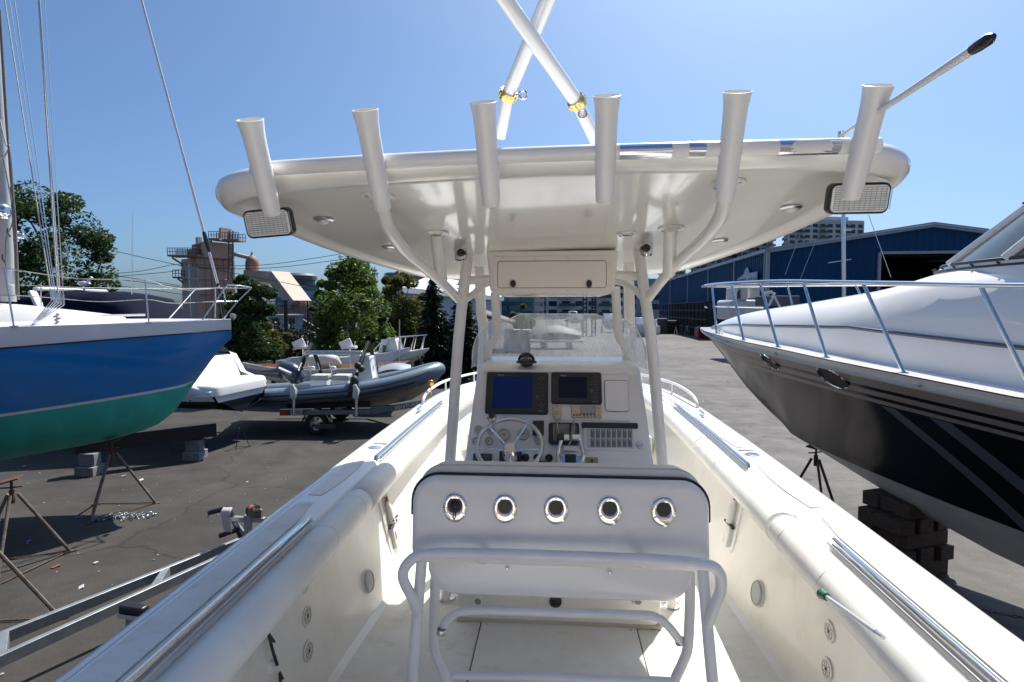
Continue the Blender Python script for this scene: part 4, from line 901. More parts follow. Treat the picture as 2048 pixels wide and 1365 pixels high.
for pl, r, m_ in (([(0, 20), (14, 240), (20, 340), (30, 430), (36, 560), (37, 600)], .014, ROPD), ([(0, 40), (13, 250), (22, 330), (28, 430), (33, 590)], .017, ROPD), ([(0, 240), (12, 290), (19, 292), (10, 312), (0, 318)], .012, ROPE), ([(5, 310), (26, 430), (12, 480), (12, 540)], .009, ROPD)):
    q = MB(); q.tube(cat([mp(a, c, -.22) for a, c in pl], 6), r, 7); q.build('halyard', m_, ms)
q = MB(); fs_t = at(275, -30, D=10.3); fs_b = at(438, 578, D=10.85); q.tube([fs_t, fs_t.lerp(fs_b, .81)], [.021, .024], 10); q.tube([fs_t.lerp(fs_b, .85), fs_b], .024, 10); fo = q.build('forestay', mat('forestay_foil', (.72, .73, .74), .3, metal=.4), sail)
q = MB(); a = fs_t.lerp(fs_b, .80); c = fs_t.lerp(fs_b, .87); q.tube([a, a.lerp(c, .5), c], [.03, .045, .03], 8); a = fs_t.lerp(fs_b, .98); q.tube([a, SBt.p(.12, 0, 3.42)], .03, 8); q.build('furler_fitting', BLK, fo)
for i, (px, tx, ty, r) in enumerate(((104, 6, -20, .009), (109, -20, -260, .006), (113, 26, -20, .007), (117, 76, -20, .012), (122, 78, -20, .008), (128, 70, -300, .006))):
    base = at(px, 600+i*2, D=8.95+i*.05); top = at(tx, ty, D=9.2); q = MB(); q.tube([base, top], r, 6); sh = q.build('shroud', ROPE if i in (0, 3) else ALU, sail)
    q = MB(); e = (top-base).normalized(); q.cyl(base, base+e*.16, .014, n=8); q.tube([base, SBt.p(2.75, sb_u(2.75, 3.35)-.10, 3.33)], .008, 6); q.build('turnbuckle', STL, sh)
c = at(116, 650, D=9.0); q = MB()
for i in range(7): q.box(c+V((rr.uniform(-.03, .03), rr.uniform(-.03, .03), .03*i-.02)), (.05, .03, .03), Rh+ZZ*rr.uniform(-.5, .5), ZZ)
q.tube(cat([at(128, 485, D=9.1), at(135, 500, D=9.1), at(138, 530, D=9.1), at(130, 480, D=9.1)], 5), .008, 6)
q.build('chainplate_blocks', STL, sail)
# stanchions, lifelines, pulpit
def stan(px, py, tx, ty, d, r=.0125):
    q = MB(); a = at(px, py, D=d); c = at(tx, ty, D=d+.03); q.tube([a, c], r, 10); q.box(a+V((0, 0, .01)), (.09, .05, .03)); q.build('stanchion', STL, sail); return c
stan(28, 655, 9, 540, 8.55, .014); stan(298, 648, 290, 560, 9.55)
def line(pl, r, m_): q = MB(); q.tube(cat([at(a, c, D=d) for a, c, d in pl], 6), r, 6); q.build('lifeline', m_, sail)
line([(-60, 535, 8.3), (9, 537, 8.58), (60, 545, 8.8), (160, 558, 9.1), (290, 561, 9.58), (330, 573, 9.9), (380, 581, 10.2), (440, 576, 10.6)], .009, ROPE)
line([(-60, 590, 8.3), (18, 591, 8.58), (100, 596, 8.9), (200, 604, 9.2), (294, 600, 9.58), (345, 607, 9.9), (425, 604, 10.5)], .008, ROPE)
line([(35, 570, 11), (150, 575, 11), (300, 577, 11), (395, 577, 11)], .006, ALU)
for pl in ([(405, 640, 10.2), (452, 574, 10.5), (456, 571, 10.55), (480, 572, 10.75), (503, 576, 10.95)], [(335, 641, 10.9), (390, 579, 10.95), (394, 577, 10.95), (450, 576, 11), (503, 577, 10.96)], [(431, 636, 10.5), (431, 577, 10.5)], [(503, 577, 10.95), (475, 604, 10.93), (445, 640, 10.9)], [(425, 604, 10.45), (476, 603, 10.93)], [(446, 575, 10.5), (452, 602, 10.7)]):
    q = MB(); q.tube([at(a, c, D=d) for a, c, d in pl], .0125, 10); q.build('pulpit', CHR, sail)
q = MB(); a = at(82, 613, D=11); q.cyl(a, at(82, 568, D=11), .012); q.build('stanchion', STL, sail)
q = MB(); q.cyl(at(462, 632, D=10.9)-Rh*.0, at(470, 634, D=10.9), .05); q.build('bow_roller', STL, sail)
# ------------------------------------------------------------------ jack stands
def jackstand(label, M, h=1.2, mt_=RUST, ml=OLIV, group='jack stands under the sailboat'):
    r = thing('jack_stand', label, 'jack stand', (0, 0, 0), group)
    top = V((0, 0, h-.22))
    feet = [V((.62*cos(a), .62*sin(a), .02)) for a in (.5, 2.6, 4.7)]
    for f in feet:
        q = MB(); q.tube([top+V((f.x*.1, f.y*.1, 0)), f], .022, 8); q.build('leg', ml, r)
        q = MB(); q.box(f+V((0, 0, -.012)), (.15, .07, .012), V((f.x, f.y, 0)), ZZ.cross(V((f.x, f.y, 0)))); q.build('foot_plate', mt_, r)
    q = MB()
    for i in range(3): q.tube([feet[i], feet[(i+1) % 3]], .010, 6)
    q.build('base_bar', mt_, r)
    q = MB(); q.cyl(top+V((0, 0, -.12)), top+V((0, 0, .06)), .032); q.build('collar', mt_, r)
    q = MB(); q.cyl(top, V((0, 0, h-.02)), .017); q.build('screw_post', mt_, r)
    q = MB(); q.tube([V((-.13, .02, h-.12)), V((0, .03, h-.13)), V((.13, -.02, h-.11))], .012, 6); q.build('turn_handle', mat('red_oxide', (.25, .07, .04), .7), r)
    q = MB(); q.box((0, 0, h-.01), (.22, .22, .02), (1, 0, .25), (0, 1, 0)); q.build('top_pad', mt_, r)
    r.matrix_world = M; return r
def JM(fwd, right, rot=0): p = cmp_(fwd, right); return Matrix.Translation(p) @ Matrix.Rotation(rot, 4, 'Z')
j1 = jackstand('rusty jack stand with pale leg under the turn of the blue sailboat bow', JM(10.0, -7.12, .15), 1.25)
j2 = dup(j1, JM(7.75, -6.93, .5), 'grey legged jack stand at the left edge of the photo below the teal bottom')
j3 = dup(j1, JM(6.05, -5.75, .2), 'nearest rusty jack stand, its leg behind the galvanised trailer rails')
# hull side stand for yacht
yj1 = jackstand('black jack stand with red handle under the stem of the navy yacht', JM(9.2, 4.98, .4), 1.37, BLK, BLK, 'jack stands under the navy yacht')
yj2 = dup(yj1, JM(6.3, 6.9, .9), 'black jack stand under the far right part of the navy yacht')
# chains
def chain(name, pts, label, r=.012, L=.055, m_=None):
    q = MB(); P = cat(pts, 12); out = [P[0]]; acc = 0
    for a, c in zip(P, P[1:]):
        acc += (c-a).length
        if acc >= L*.72: out.append(c); acc = 0
    for i, (a, c) in enumerate(zip(out, out[1:])):
        m = (a+c)/2; t = (c-a).normalized(); s_ = t.cross(ZZ).normalized() if i % 2 else ZZ
        q.tube([m+t*cos(k)*L*.5+s_*sin(k)*L*.28 for k in [2*pi*j/10 for j in range(10)]], r*.5, 5, closed=True)
    return tag(q.build(name, m_ or GALV, None), label, 'chain')
chain('chain', [cmp_(9.8, 5.0, .25), cmp_(8.7, 5.35, .16), cmp_(7.9, 5.75, .55)], 'dark chain strung between the black jack stand and the timber blocks', m_=mat('dark_chain', (.05, .045, .04), .6, metal=.4))
chain('chain', [cmp_(6.5, 5.3, .12), cmp_(6.3, 5.9, .08), cmp_(6.3, 6.5, .2)], 'rusty chain lying below the keel of the navy yacht at right', m_=RUST)
q = MB(); rp_ = random.Random(9)
for i in range(190):
    t_ = rp_.random(); c = ground(185+125*t_, 1040-9*t_+rp_.gauss(0, 3.2)*(1.2-abs(t_-.55))) + V((0, 0, .012+.03*rp_.random())); tt = V((rp_.gauss(0, 1), rp_.gauss(0, 1), rp_.gauss(0, .3))).normalized(); s_ = tt.cross(V((rp_.gauss(0, 1), rp_.gauss(0, 1), rp_.gauss(0, 1)))).normalized()
    q.tube([c+tt*cos(k)*.028+s_*sin(k)*.016 for k in [2*pi*j/8 for j in range(8)]], .005, 4, closed=True)
tag(q.build('chain', GALV, None, kind='stuff'), 'pile of galvanised chain lying on the asphalt beside the rusty jack stand', 'chain')

# ================================================================== NAVY YACHT
Yt = Boat(12, 4.07, (.3, -.95), (-.95, -.3))
yk = [(0, 3.10), (.5, 2.74), (1.36, 2.07), (1.87, 1.78), (2.57, 1.43), (4.55, .90), (5.83, .64), (8, .5), (12, .5)]
yh = [(0, .05), (.4, .38), (1, .75), (2, 1.20), (3, 1.55), (4, 1.80), (5, 1.95), (7, 2.1), (12, 2.1)]
yz = [(0, 3.20), (2, 3.14), (4, 3.06), (7, 2.86), (12, 2.7)]
yc = [(2.2, 0), (2.6, .09), (3.5, .36), (4.5, .62), (5.5, .82), (7, 1.02), (9, 1.2), (12, 1.3)]
def y_sec(s, t):    # t 0 keel .. .3 chine .. 1 sheer
    h = s_sm(yh, s); zk = s_sm(yk, s); zs = itp(yz, s); uc = max(.004, s_sm(yc, s)); zc = max(zk+.01, 1.5-.02*s)
    if s < 2.3: zc = zk+.01
    zc = min(zc, zs-.2)
    if t <= .3: k = t/.3; return uc*k**.9, zk+(zc-zk)*k
    k = (t-.3)/.7; return uc+(h-uc)*(k**1.35*.75+k*.25), zc+(zs-zc)*k
def yp(s, t, off=0): u, z = y_sec(s, t); return Yt.p(s, u+off, z)
yacht = thing('motor_yacht', 'large white and black motor yacht with bow rail on blocks at right', 'yacht', tuple(Yt.p(6, 0, 0)))
ysl = [0, .1, .25, .4, .6, .8, 1.05, 1.3, 1.6, 1.9, 2.2, 2.5, 2.8, 3.2, 3.6, 4, 4.5, 5, 5.6, 6.3, 7, 8, 9, 10.5, 12]
def yband(t0, t1, n, name, m_, off=0):
    b = MB()
    for sd in (1, -1):
        rows = []
        for s in ysl:
            r = []
            for i in range(n+1): u, z = y_sec(s, t0+(t1-t0)*i/n); r.append(Yt.p(s, sd*(u+off), z))
            rows.append(r)
        b.grid(rows)
    return b.build(name, m_, yacht, ang=60)
yband(0, .3, 4, 'bottom_paint', NBOT); hullp = yband(.302, .80, 12, 'hull', NAVY)
for a, c, m_, nm in ((.80, .823, STRP, 'hull_stripe'), (.823, .843, NAVY, 'hull_band'), (.843, .873, STRP, 'hull_stripe'), (.873, .893, NAVY, 'hull_band'), (.893, .94, STRP, 'hull_stripe'), (.94, 1, YWH, 'toe_moulding')): yband(a, c, 2, nm, m_)
b = MB()
for sd in (1, -1): b.tube([Yt.p(s, sd*(y_sec(s, .955)[0]+.018), y_sec(s, .955)[1]) for s in ysl], .026, 10)
b.build('rub_rail', mat('cream_rub_rail', (.62, .58, .50), .4), yacht)
b = MB()
for sd in (1, -1): b.tube([Yt.p(s, sd*(y_sec(s, .955)[0]+.045), y_sec(s, .955)[1]) for s in ysl], .008, 8)
b.build('rub_rail_insert', STL, yacht)
# diagonal stripes on the topside, laid on the skin
for s0, s1, w in ((5.35, 6.45, .20), (5.95, 7.05, .24)):
    rows = []
    for i in range(13):
        k = i/12; s = s0+(s1-s0)*k; t = .795-.485*k; rows.append([yp(s+w*j/3, t, .004) for j in range(4)])
    b = MB(); b.grid(rows); b.build('diagonal_stripe', mat('grey_graphic', (.10, .115, .14), .18, coat=.6), yacht)
for px, py, w, h in ((1543, 709, .17, .15), (1671, 734, .23, .165)):
    s, t = find(lambda a, c: yp(a, c), px, py, 1, 6, .5, .9); P = yp(s, t); U = (yp(s+.2, t)-yp(s-.2, t)).normalized(); Vd = (yp(s, t+.08)-yp(s, t-.08)).normalized(); F = Fr(P, U, Vd)
    if F.N.dot(Yt.n) < 0: F.N = -F.N
    q = MB(); el = lambda a, c, n_: [F.p(a*cos(2*pi*i/28), c*sin(2*pi*i/28), n_) for i in range(28)]
    q.grid([el(w, h+.02, .0), el(w, h+.02, .02), el(w-.012, h+.01, .03), el(w-.025, h, .02), el(w-.03, h-.005, -.03)], closed=True); o = q.build('porthole_rim', CHR, yacht)
    q = MB(); q.add(el(w-.02, h, .012), [tuple(range(28))]); q.build('porthole_glass', mat('porthole_black', (.006, .006, .007), .4, spec=.2), o)
for px, py in ((1460, 676), (1555, 690), (1845, 745)):
    s, t = find(lambda a, c: yp(a, c), px, py, .1, 8, .5, .97, 50); P = yp(s, t, .01); q = MB(); q.sph(P, .02, 8, 5); q.build('hull_vent', STL, yacht)
# deck and trunk
b = MB(); rows = []
for s in ysl:
    u, z = y_sec(s, 1); rows.append([Yt.p(s, k*u, z+.012) for k in (-1, -.97, -.5, 0, .5, .97, 1)])
b.grid(rows); b.build('side_deck', YWH, yacht)
tr = [(.35, .02, .03), (.6, .20, .12), (1.0, .42, .23), (1.85, .80, .41), (2.6, 1.08, .52), (3.33, 1.26, .62), (4.16, 1.42, .76), (4.86, 1.52, .90), (5.2, 1.56, 1.04), (5.8, 1.6, 1.22), (7, 1.62, 1.32), (9, 1.62, 1.4), (12, 1.6, 1.4)]
b = MB(); rows = []; rows2 = []
tw_, th_ = [(a, c) for a, c, d_ in tr], [(a, d_) for a, c, d_ in tr]
for s in [.35, .45, .6, .8, 1.0, 1.3, 1.6, 1.9, 2.2, 2.6, 3, 3.4, 3.8, 4.2, 4.5, 4.8, 5.1, 5.4, 5.8, 6.4, 7, 8, 9, 10.5, 12]:
    w = (itp(tw_, s-.3)+itp(tw_, s)+itp(tw_, s+.3))/3; hh = (itp(th_, s-.25)+itp(th_, s)+itp(th_, s+.25))/3
    z = itp(yz, s)+.01; wn = min(w, s_sm(yh, s)-.22 if s > 1 else w)
    hs = min(hh*.40, .36); side = [(wn*1.0, 0), (wn*.985, hs*.5), (wn*.965, hs)]
    side2 = [(wn*.94, hs+(hh-hs)*.15), (wn*.86, hh*.72), (wn*.72, hh*.86), (wn*.45, hh*.96), (0, hh)]
    rows.append([Yt.p(s, u, z+v) for u, v in side]); rows2.append([Yt.p(s, u, z+v) for u, v in [(wn*.965, hs)]+side2])
for sd in (1, -1):
    f = lambda R: [[V(p) if sd > 0 else p-Yt.n*2*(p-Yt.o).dot(Yt.n) for p in r] for r in R]
    b.grid(f(rows)); b.grid(f(rows2))
b.build('cabin_trunk', YWH, yacht, ang=50)
b = MB()
for sd in (1, -1):
    b.tube([(p if sd > 0 else p-Yt.n*2*(p-Yt.o).dot(Yt.n))+Yt.n*sd*.004 for p in [r[2] for r in rows]], .022, 8)
b.build('cabin_stripe', mat('slate_stripe', (.06, .075, .12), .3), yacht)
# windshield
def wring(z, f, back, w): return [Yt.p(f+(back-f)*abs(k)**2.4, w*sin(k*pi/2)**1 if abs(k) < 1 else w*k, z) for k in [i/14 for i in range(-14, 15)]]
r0 = [p for p in wring(4.02, 5.05, 8.6, 1.42)]; r1 = wring(4.09, 5.12, 8.6, 1.42); r2 = wring(4.68, 5.95, 8.7, 1.22); r3 = wring(4.76, 6.0, 8.7, 1.2)
rb = wring(3.84, 4.96, 8.6, 1.48)
b = MB(); b.grid([rb, r0, r1]); wb = b.build('windscreen_base', YWH, yacht)
b = MB(); b.tube([p+V((0, 0, .0)) for p in r1], .018, 8); b.tube([p+V((0, 0, .012))+Yt.a*-.012 for p in r0], .012, 8); b.build('windscreen_gasket', BLK, wb)
b = MB(); b.grid([r1, r2]); b.build('windscreen_glass', mat('green_grey_glass', (.10, .13, .13), .06, coat=1, var=.1, vs=3), yacht, ang=60)
b = MB(); b.grid([r2, r3, wring(4.84, 6.25, 8.7, 1.1)]); b.build('windscreen_header', YWH, yacht)
for k in (8, 20, 5, 23):
    q = MB(); q.tube([r1[k], r2[k]], .05, 8); q.build('windscreen_mullion', YWH, yacht)
q = MB()
for k in range(9, 29): q.cyl(r2[k]+V((0, 0, .03)), r2[k]+V((0, 0, .03))-Yt.a*.03+Yt.n*.02, .012, n=6); q.cyl(r0[k]+V((0, 0, .03)), r0[k]+V((0, 0, .045))-Yt.a*.02+Yt.n*.02, .010, n=6)
q.build('snap_stud', BLK, wb, kind='stuff')
# rail
yr = [(-.05, 4.07), (2, 4.03), (4, 3.97), (7, 3.79), (12, 3.6)]
YST = []
for tx, bx in ((1424, 1433), (1462, 1487), (1520, 1557), (1605, 1655), (1728, 1812), (1960, 2075), (2300, 2450)):
    st_ = min([i*.05 for i in range(1, 220)], key=lambda s: abs(project(Yt.p(s, s_sm(yh, s)-.05, itp(yr, s)))[0]-tx) if Yt.p(s, s_sm(yh, s), 3).dot(Fh) > 1 else 9e9)
    sb0 = min([i*.05 for i in range(1, 220)], key=lambda s: abs(project(Yt.p(s, s_sm(yh, s)-.10, itp(yz, s)))[0]-bx) if Yt.p(s, s_sm(yh, s), 3).dot(Fh) > 1 else 9e9)
    YST.append((st_, max(sb0, st_+.1)))
for sd in (1, -1):
    pts = [Yt.p(s, sd*max(0, s_sm(yh, s)-.05+.0*s) if s > .05 else 0, itp(yr, s)) for s in [-.12, .0, .12, .35, .7, 1.2, 2, 3, 4, 5, 6, 7, 8.5, 10, 12]]
    q = MB(); q.tube(cat(pts, 4), .024, 12); q.build('bow_rail', CHR, yacht)
    for s, sb_ in YST:
        a = Yt.p(sb_, sd*(s_sm(yh, sb_)-.10), itp(yz, sb_)); c = Yt.p(s, sd*(s_sm(yh, s)-.05), itp(yr, s)-.01); q = MB(); q.tube([a, c], .020, 10); q.lathe([(.04, 0), (.035, .012)], a+V((0, 0, .01)), ZZ, 12); q.build('rail_stanchion', CHR, yacht)
    q = MB(); q.tube(cat([Yt.p(s, sd*(s_sm(yh, s)-.06), itp(yz, s)+.45) for s in (.12, .35, .7, .95)], 4), .013, 8); q.build('mid_rail', CHR, yacht)
q = MB(); c = Yt.p(1.75, s_sm(yh, 1.75)-.14, 3.16); q.tube(cat([c-Yt.a*.1+V((0, 0, .05)), c+V((0, 0, .065)), c+Yt.a*.1+V((0, 0, .05))], 3), .012, 8); q.cyl(c-Yt.a*.04, c-Yt.a*.04+V((0, 0, .05)), .012, n=8); q.cyl(c+Yt.a*.04, c+Yt.a*.04+V((0, 0, .05)), .012, n=8); q.build('cleat', CHR, yacht)
# timber cribbing
crib = thing('keel_blocks', 'dark timber cribbing stacked under the keel of the navy yacht', 'blocks', tuple(Yt.p(4.4, 0, 0)))
z = 0; lv = 0
while z < .84:
    hh = .20 if lv else .22
    wl = .95-.10*lv
    for k in (-.42, 0, .42):
        q = MB(); U = Yt.n if lv % 2 == 0 else Yt.a; Vv = Yt.a if lv % 2 == 0 else Yt.n
        q.box(Yt.p(4.45, 0, z+hh/2)+Vv*k*(.8 if lv % 2 else .55)+U*rr.uniform(-.05, .05), (wl, .24, hh-.006), U, Vv); q.build('timber', WOOD, crib, bevel=.01)
    z += hh; lv += 1
crib2 = thing('keel_blocks', 'second timber stack further aft under the yacht keel at the right edge', 'blocks', tuple(Yt.p(7.4, 0, 0)))
for lv in range(2):
    for k in (-.3, .3):
        q = MB(); U = Yt.n if lv % 2 == 0 else Yt.a; Vv = Yt.a if lv % 2 == 0 else Yt.n; q.box(Yt.p(7.4, 0, .11+lv*.22)+Vv*k, (.9, .24, .214), U, Vv); q.build('timber', WOOD, crib2, bevel=.01)

# ================================================================== GALVANISED TRAILER (near left)
tr_ = thing('boat_trailer', 'galvanised boat trailer with roller and winch lying beside the foreground boat', 'trailer', tuple(cmp_(6, -4.2, 0)))
za = .52
A1 = at(-140, 1334, Z=za); B1 = at(478, 1085, Z=za); A2 = at(-140, 1386, Z=za-.0); B2 = at(446, 1117, Z=za)
for A, B in ((A1, B1), (A2, B2)):
    q = MB(); q.beam(A, B, .06, .11); q.build('frame_rail', GALV, tr_, bevel=.006)
q = MB(); C = B1.lerp(B2, .5)+(B1-A1).normalized()*.0; e = (B1-A1).normalized(); q.beam(B1, B1+e*1.6+V((.15, 0, 0)), .08, .11); q.beam(B2, B1+e*1.6+V((.1, 0, 0)), .06, .10); q.build('tongue', GALV, tr_, bevel=.006)
for k in (.17, .68):
    q = MB(); q.beam(A1.lerp(B1, k), A2.lerp(B2, k), .08, .10); q.build('cross_member', GALV, tr_, bevel=.005)
q = MB(); w0 = at(500, 1085, Z=za+.05); w1 = at(497, 1030, Y=w0.y); q.beam(w0, w1, .10, .08, Fh); q.beam(at(455, 1037, Y=w0.y), at(530, 1040, Y=w0.y), .07, .06); q.beam(at(470, 1045, Y=w0.y), at(497, 1080, Y=w0.y), .05, .04, Fh); q.build('winch_post', GALV, tr_, bevel=.006)
P = at(507, 1022, Y=w0.y); q = MB(); q.lathe([(.0, -.05), (.085, -.05), (.085, -.042), (.05, -.04), (.05, .04), (.085, .042), (.085, .05), (0, .05)], P, (.8, -.6, 0), 22); q.build('winch_drum', STL, tr_)
q = MB(); q.lathe([(.052, -.036), (.066, -.02), (.066, .02), (.052, .036)], P, (.8, -.6, 0), 20); q.build('winch_strap', mat('orange_strap', (.45, .14, .07), .7), tr_)
q = MB(); q.tube([P+V((.06, -.05, 0)), P+V((.14, -.08, .06)), P+V((.17, -.13, .05))], .012, 8); q.box(P+V((.08, 0, -.04)), (.07, .05, .10)); q.build('winch_handle', OLIV, tr_)
for a, c in (((418, 1026), (455, 1017)), ((440, 1072), (475, 1060))):
    q = MB(); q.cyl(at(*a, Y=w0.y-.05), at(*c, Y=w0.y-.05), .032); q.build('bow_roller', BLK, tr_)
q = MB(); q.beam(at(458, 1018, Y=w0.y), at(482, 1075, Y=w0.y), .05, .04, Fh); q.build('roller_bracket', BLK, tr_)
q = MB(); c = at(455, 1022, Y=w0.y-.08)
for i in range(9): q.tube(cat([c+V((-.04+.012*i, 0, .04)), c+V((-.045+.013*i, -.05, .0)), c+V((-.035+.011*i, -.05, -.10)), c+V((-.03+.012*i, -.04, -.22-.02*(i % 3)))], 4), .013, 6)
q.build('rag', ROPE, tr_)
ex = thing('bunk_post', 'trailer guide with black carpet pad and white strap in front of the trailer rails', 'trailer guide', tuple(at(262, 1262, Z=.3)))
c = at(268, 1222, Z=.62); q = MB(); q.beam(c+V((-.14, .02, 0)), c+V((.14, -.02, 0)), .10, .12); q.build('carpet_pad', BLK, ex, bevel=.02)
q = MB(); q.beam(c+V((-.13, -.055, -.03)), c+V((.10, -.085, -.03)), .012, .035); q.build('white_strap', ROPE, ex)
q = MB(); q.beam(c+V((-.05, 0, -.05)), c+V((-.10, .02, -.6)), .04, .05, Fh); q.beam(c+V((.05, 0, -.05)), c+V((.02, .02, -.6)), .03, .04, Fh); q.build('post', GALV, ex)
# ================================================================== CRUISER BEHIND THE SAILBOAT
Ct = Boat(16.6, -14.85, (.985, -.2), (-.2, -.985))   # bow to the left
crz = thing('cabin_cruiser', 'white cabin cruiser with navy canvas cover behind the blue sailboat', 'cruiser', tuple(Ct.p(5, 0, 0)))
ch = [(0, .05), (1, .8), (2.5, 1.2), (4, 1.35), (8.4, 1.3)]; czs = [(0, 3.3), (3, 2.95), (6.0, 2.5), (6.7, 2.3), (7.0, 1.8), (7.8, 1.55)]; czk = [(0, 3.0), (1, 1.8), (2, 1.05), (8.4, .85)]
b = MB(); b2 = MB(); b3 = MB()
for sd in (1, -1):
    R1, R2, R3 = [], [], []
    for s in [0, .3, .6, 1, 1.5, 2, 3, 4, 5, 6, 6.4, 6.7, 6.85, 7.0, 7.4, 7.7, 7.8]:
        h = itp(ch, s)*(1 if s < 7.3 else 1-.25*(s-7.3)); zs = itp(czs, s); zk = itp(czk, s); zw = max(zk+.02, 1.24); zc = zk+(zw-zk)*.6
        R1.append([Ct.p(s, 0, zk), Ct.p(s, sd*h*.8, zc), Ct.p(s, sd*h*.86, zw)])
        R3.append([Ct.p(s, sd*h*.865, zw), Ct.p(s, sd*h*.87, zw+.05)])
        R2.append([Ct.p(s, sd*h*.87, zw+.05), Ct.p(s, sd*h*.95, (zw+zs)/2), Ct.p(s, sd*h, zs-.06), Ct.p(s, sd*h*.97, zs), Ct.p(s, sd*h*.8, zs+.02)])
    b.grid(R1); b2.grid(R2); b3.grid(R3)
    if sd == 1: E1 = R1[-1]; E2 = R2[-1]
b2.add([Ct.p(7.8, k*1.1, z) for k, z in ((-.8, 1.24), (.8, 1.24), (1, 1.55), (-1, 1.55))], [(0, 1, 2, 3)])
b.add([Ct.p(7.8, k*1.1, z) for k, z in ((-.75, 1.24), (.75, 1.24), (0, .85))], [(0, 1, 2)])
b.build('bottom_paint', BLK, crz); b2.build('hull', SWH, crz, ang=60); b3.build('waterline_stripe', BLK, crz)
b = MB(); F = Fr(Ct.p(8.25, 0, 1.80), Ct.a, Ct.n); b.soft(rrect(.85, 2.4, .35), Fr(Ct.p(7.45, 0, 1.42), Ct.a, -Ct.n) if Ct.a.cross(-Ct.n).z > 0 else Fr(Ct.p(7.45, 0, 1.42), Ct.a, Ct.n), 0, .30, .12); b.build('swim_platform', SWH, crz, ang=50)
b = MB(); rows = []
for s, w, z0, z1 in ((5.4, 1.1, 2.4, 2.6), (6.4, 1.1, 2.3, 2.45), (6.75, 1.05, 2.1, 2.3), (7.0, 1.0, 1.7, 1.9), (7.1, .95, 1.6, 1.7)):
    rows.append([Ct.p(s, -w, z0), Ct.p(s, -w*.95, z1), Ct.p(s, w*.95, z1), Ct.p(s, w, z0)])
b.grid(rows); b.build('cockpit_coaming', SWH, crz, ang=50)
b = MB(); rows = []
for s, w, z0, z1 in ((.9, .7, 3.1, 3.2), (1.6, 1.1, 3.0, 3.95), (2.6, 1.2, 2.9, 4.08), (3.4, 1.2, 2.85, 4.0), (4.2, 1.2, 2.75, 4.02), (5.0, 1.2, 2.6, 3.88), (5.9, 1.15, 2.5, 3.15), (6.75, 1.0, 2.3, 2.4)):
    rows.append([Ct.p(s, -w, z0), Ct.p(s, -w*.93, z0+(z1-z0)*.8), Ct.p(s, -w*.7, z1), Ct.p(s, 0, z1+.06), Ct.p(s, w*.7, z1), Ct.p(s, w*.93, z0+(z1-z0)*.8), Ct.p(s, w, z0)])
b.grid(rows); b.build('canvas_cover', CANV, crz, ang=70)
b = MB(); b.beam(Ct.p(2.65, 1.24, 4.06), Ct.p(3.4, 1.28, 2.8), .10, .20, Ct.n); b.beam(Ct.p(2.55, -1.0, 4.12), Ct.p(2.65, 1.16, 4.12), .16, .10); b.build('radar_arch', SWH, crz, bevel=.03)
b = MB(); c = Ct.p(2.9, 0, 4.3); b.lathe([(0, .08), (.14, .06), (.16, 0), (.1, -.05), (.03, -.06), (.03, -.2)], c, ZZ, 18); b.beam(c+V((0, 0, -.05)), c+V((.25, 0, .18)), .05, .05); b.build('radar_dome', SWH, crz)
b = MB(); p = at(264, 590, D=15.5); b.tube([p, at(264, 500, D=15.5), at(265, 421, D=15.5)], [.012, .009, .005], 6); b.build('antenna', ALU, crz)
b = MB(); F = Fr(Ct.p(6.2, 1.27, 2.0), Ct.a, ZZ); F.N = F.N if F.N.dot(Ct.n) > 0 else -F.N; b.soft(rrect(.55, .16, .07), F, -.02, .012, .005); b.build('side_vent', WINT, crz)
b = MB()
for i in range(3): b.sph(Ct.p(6.9+i*.16, 1.13, 1.33), .03, 8, 5)
b.build('hull_fitting', BLK, crz, kind='stuff')
cb = thing('support_beam', 'dark steel beam on concrete blocks under the cruiser', 'support beam', tuple(cmp_(13, -7.5, 0)))
A = at(150, 893, D=12.2); B = at(432, 858, D=13.7); q = MB(); q.beam(A, B, .25, .32); q.build('beam', mat('dark_steel', (.015, .015, .016), .7), cb)
for px, py, d_ in ((390, 890, 13.5), (180, 930, 12.2)):
    P = at(px, py, D=d_); q = MB(); q.box((P.x, P.y, .10), (.40, .40, .20), Rh, Fh); q.build('concrete_block', CONC, cb, bevel=.01); q = MB(); q.box((P.x, P.y, .34), (.34, .22, .27), Rh, Fh); q.build('concrete_block', CONC, cb, bevel=.01)
jackc = dup(yj1, Matrix.Translation(cmp_(14.6, -7.05)) @ Matrix.Diagonal((.35, .35, .45, 1)), 'small dark stand leaning below the swim platform of the cruiser')
jackc['group'] = 'stands behind the sailboat'
# ================================================================== RIB ON TRAILER
rib = thing('inflatable_boat', 'slate grey rigid inflatable boat with outboard on a road trailer', 'inflatable boat', tuple(cmp_(17, -6, 0)))
def rib_tube(D0, pl, name='inflatable_tube'):
    q = MB(); q.tube(cat([at(a, c+3, D=d) for a, c, d in pl], 5), [.13]+[.25]*(5*(len(pl)-1)-7)+[.245, .24, .235, .225, .215, .20, .17][:7], 18); return q
near = [(470, 797, 16.4), (540, 792, 16.4), (620, 787, 16.4), (700, 781, 16.4), (765, 771, 16.6), (820, 757, 16.9), (862, 742, 17.3), (882, 734, 17.7)]
far = [(500, 782, 18.4), (560, 779, 18.4), (640, 774, 18.4), (710, 768, 18.4), (770, 759, 18.3), (825, 748, 18.1), (862, 738, 17.9), (882, 734, 17.75)]
for pl in (near, far):
    q = rib_tube(0, pl); t_ = q.build('inflatable_tube', HY, rib, ang=60)
    q = MB(); P = cat([at(a, c, D=d) for a, c, d in pl[:-1]], 5)
    for dz, r in ((-.13, .05), (.02, .022)): q.tube([p+V((0, 0, dz))-Fh*(.235 if dz < 0 else .275)*(1 if pl is near else -1) for p in P], r, 6)
    q.build('rubstrake', HYD, t_)
b = MB(); rows = []
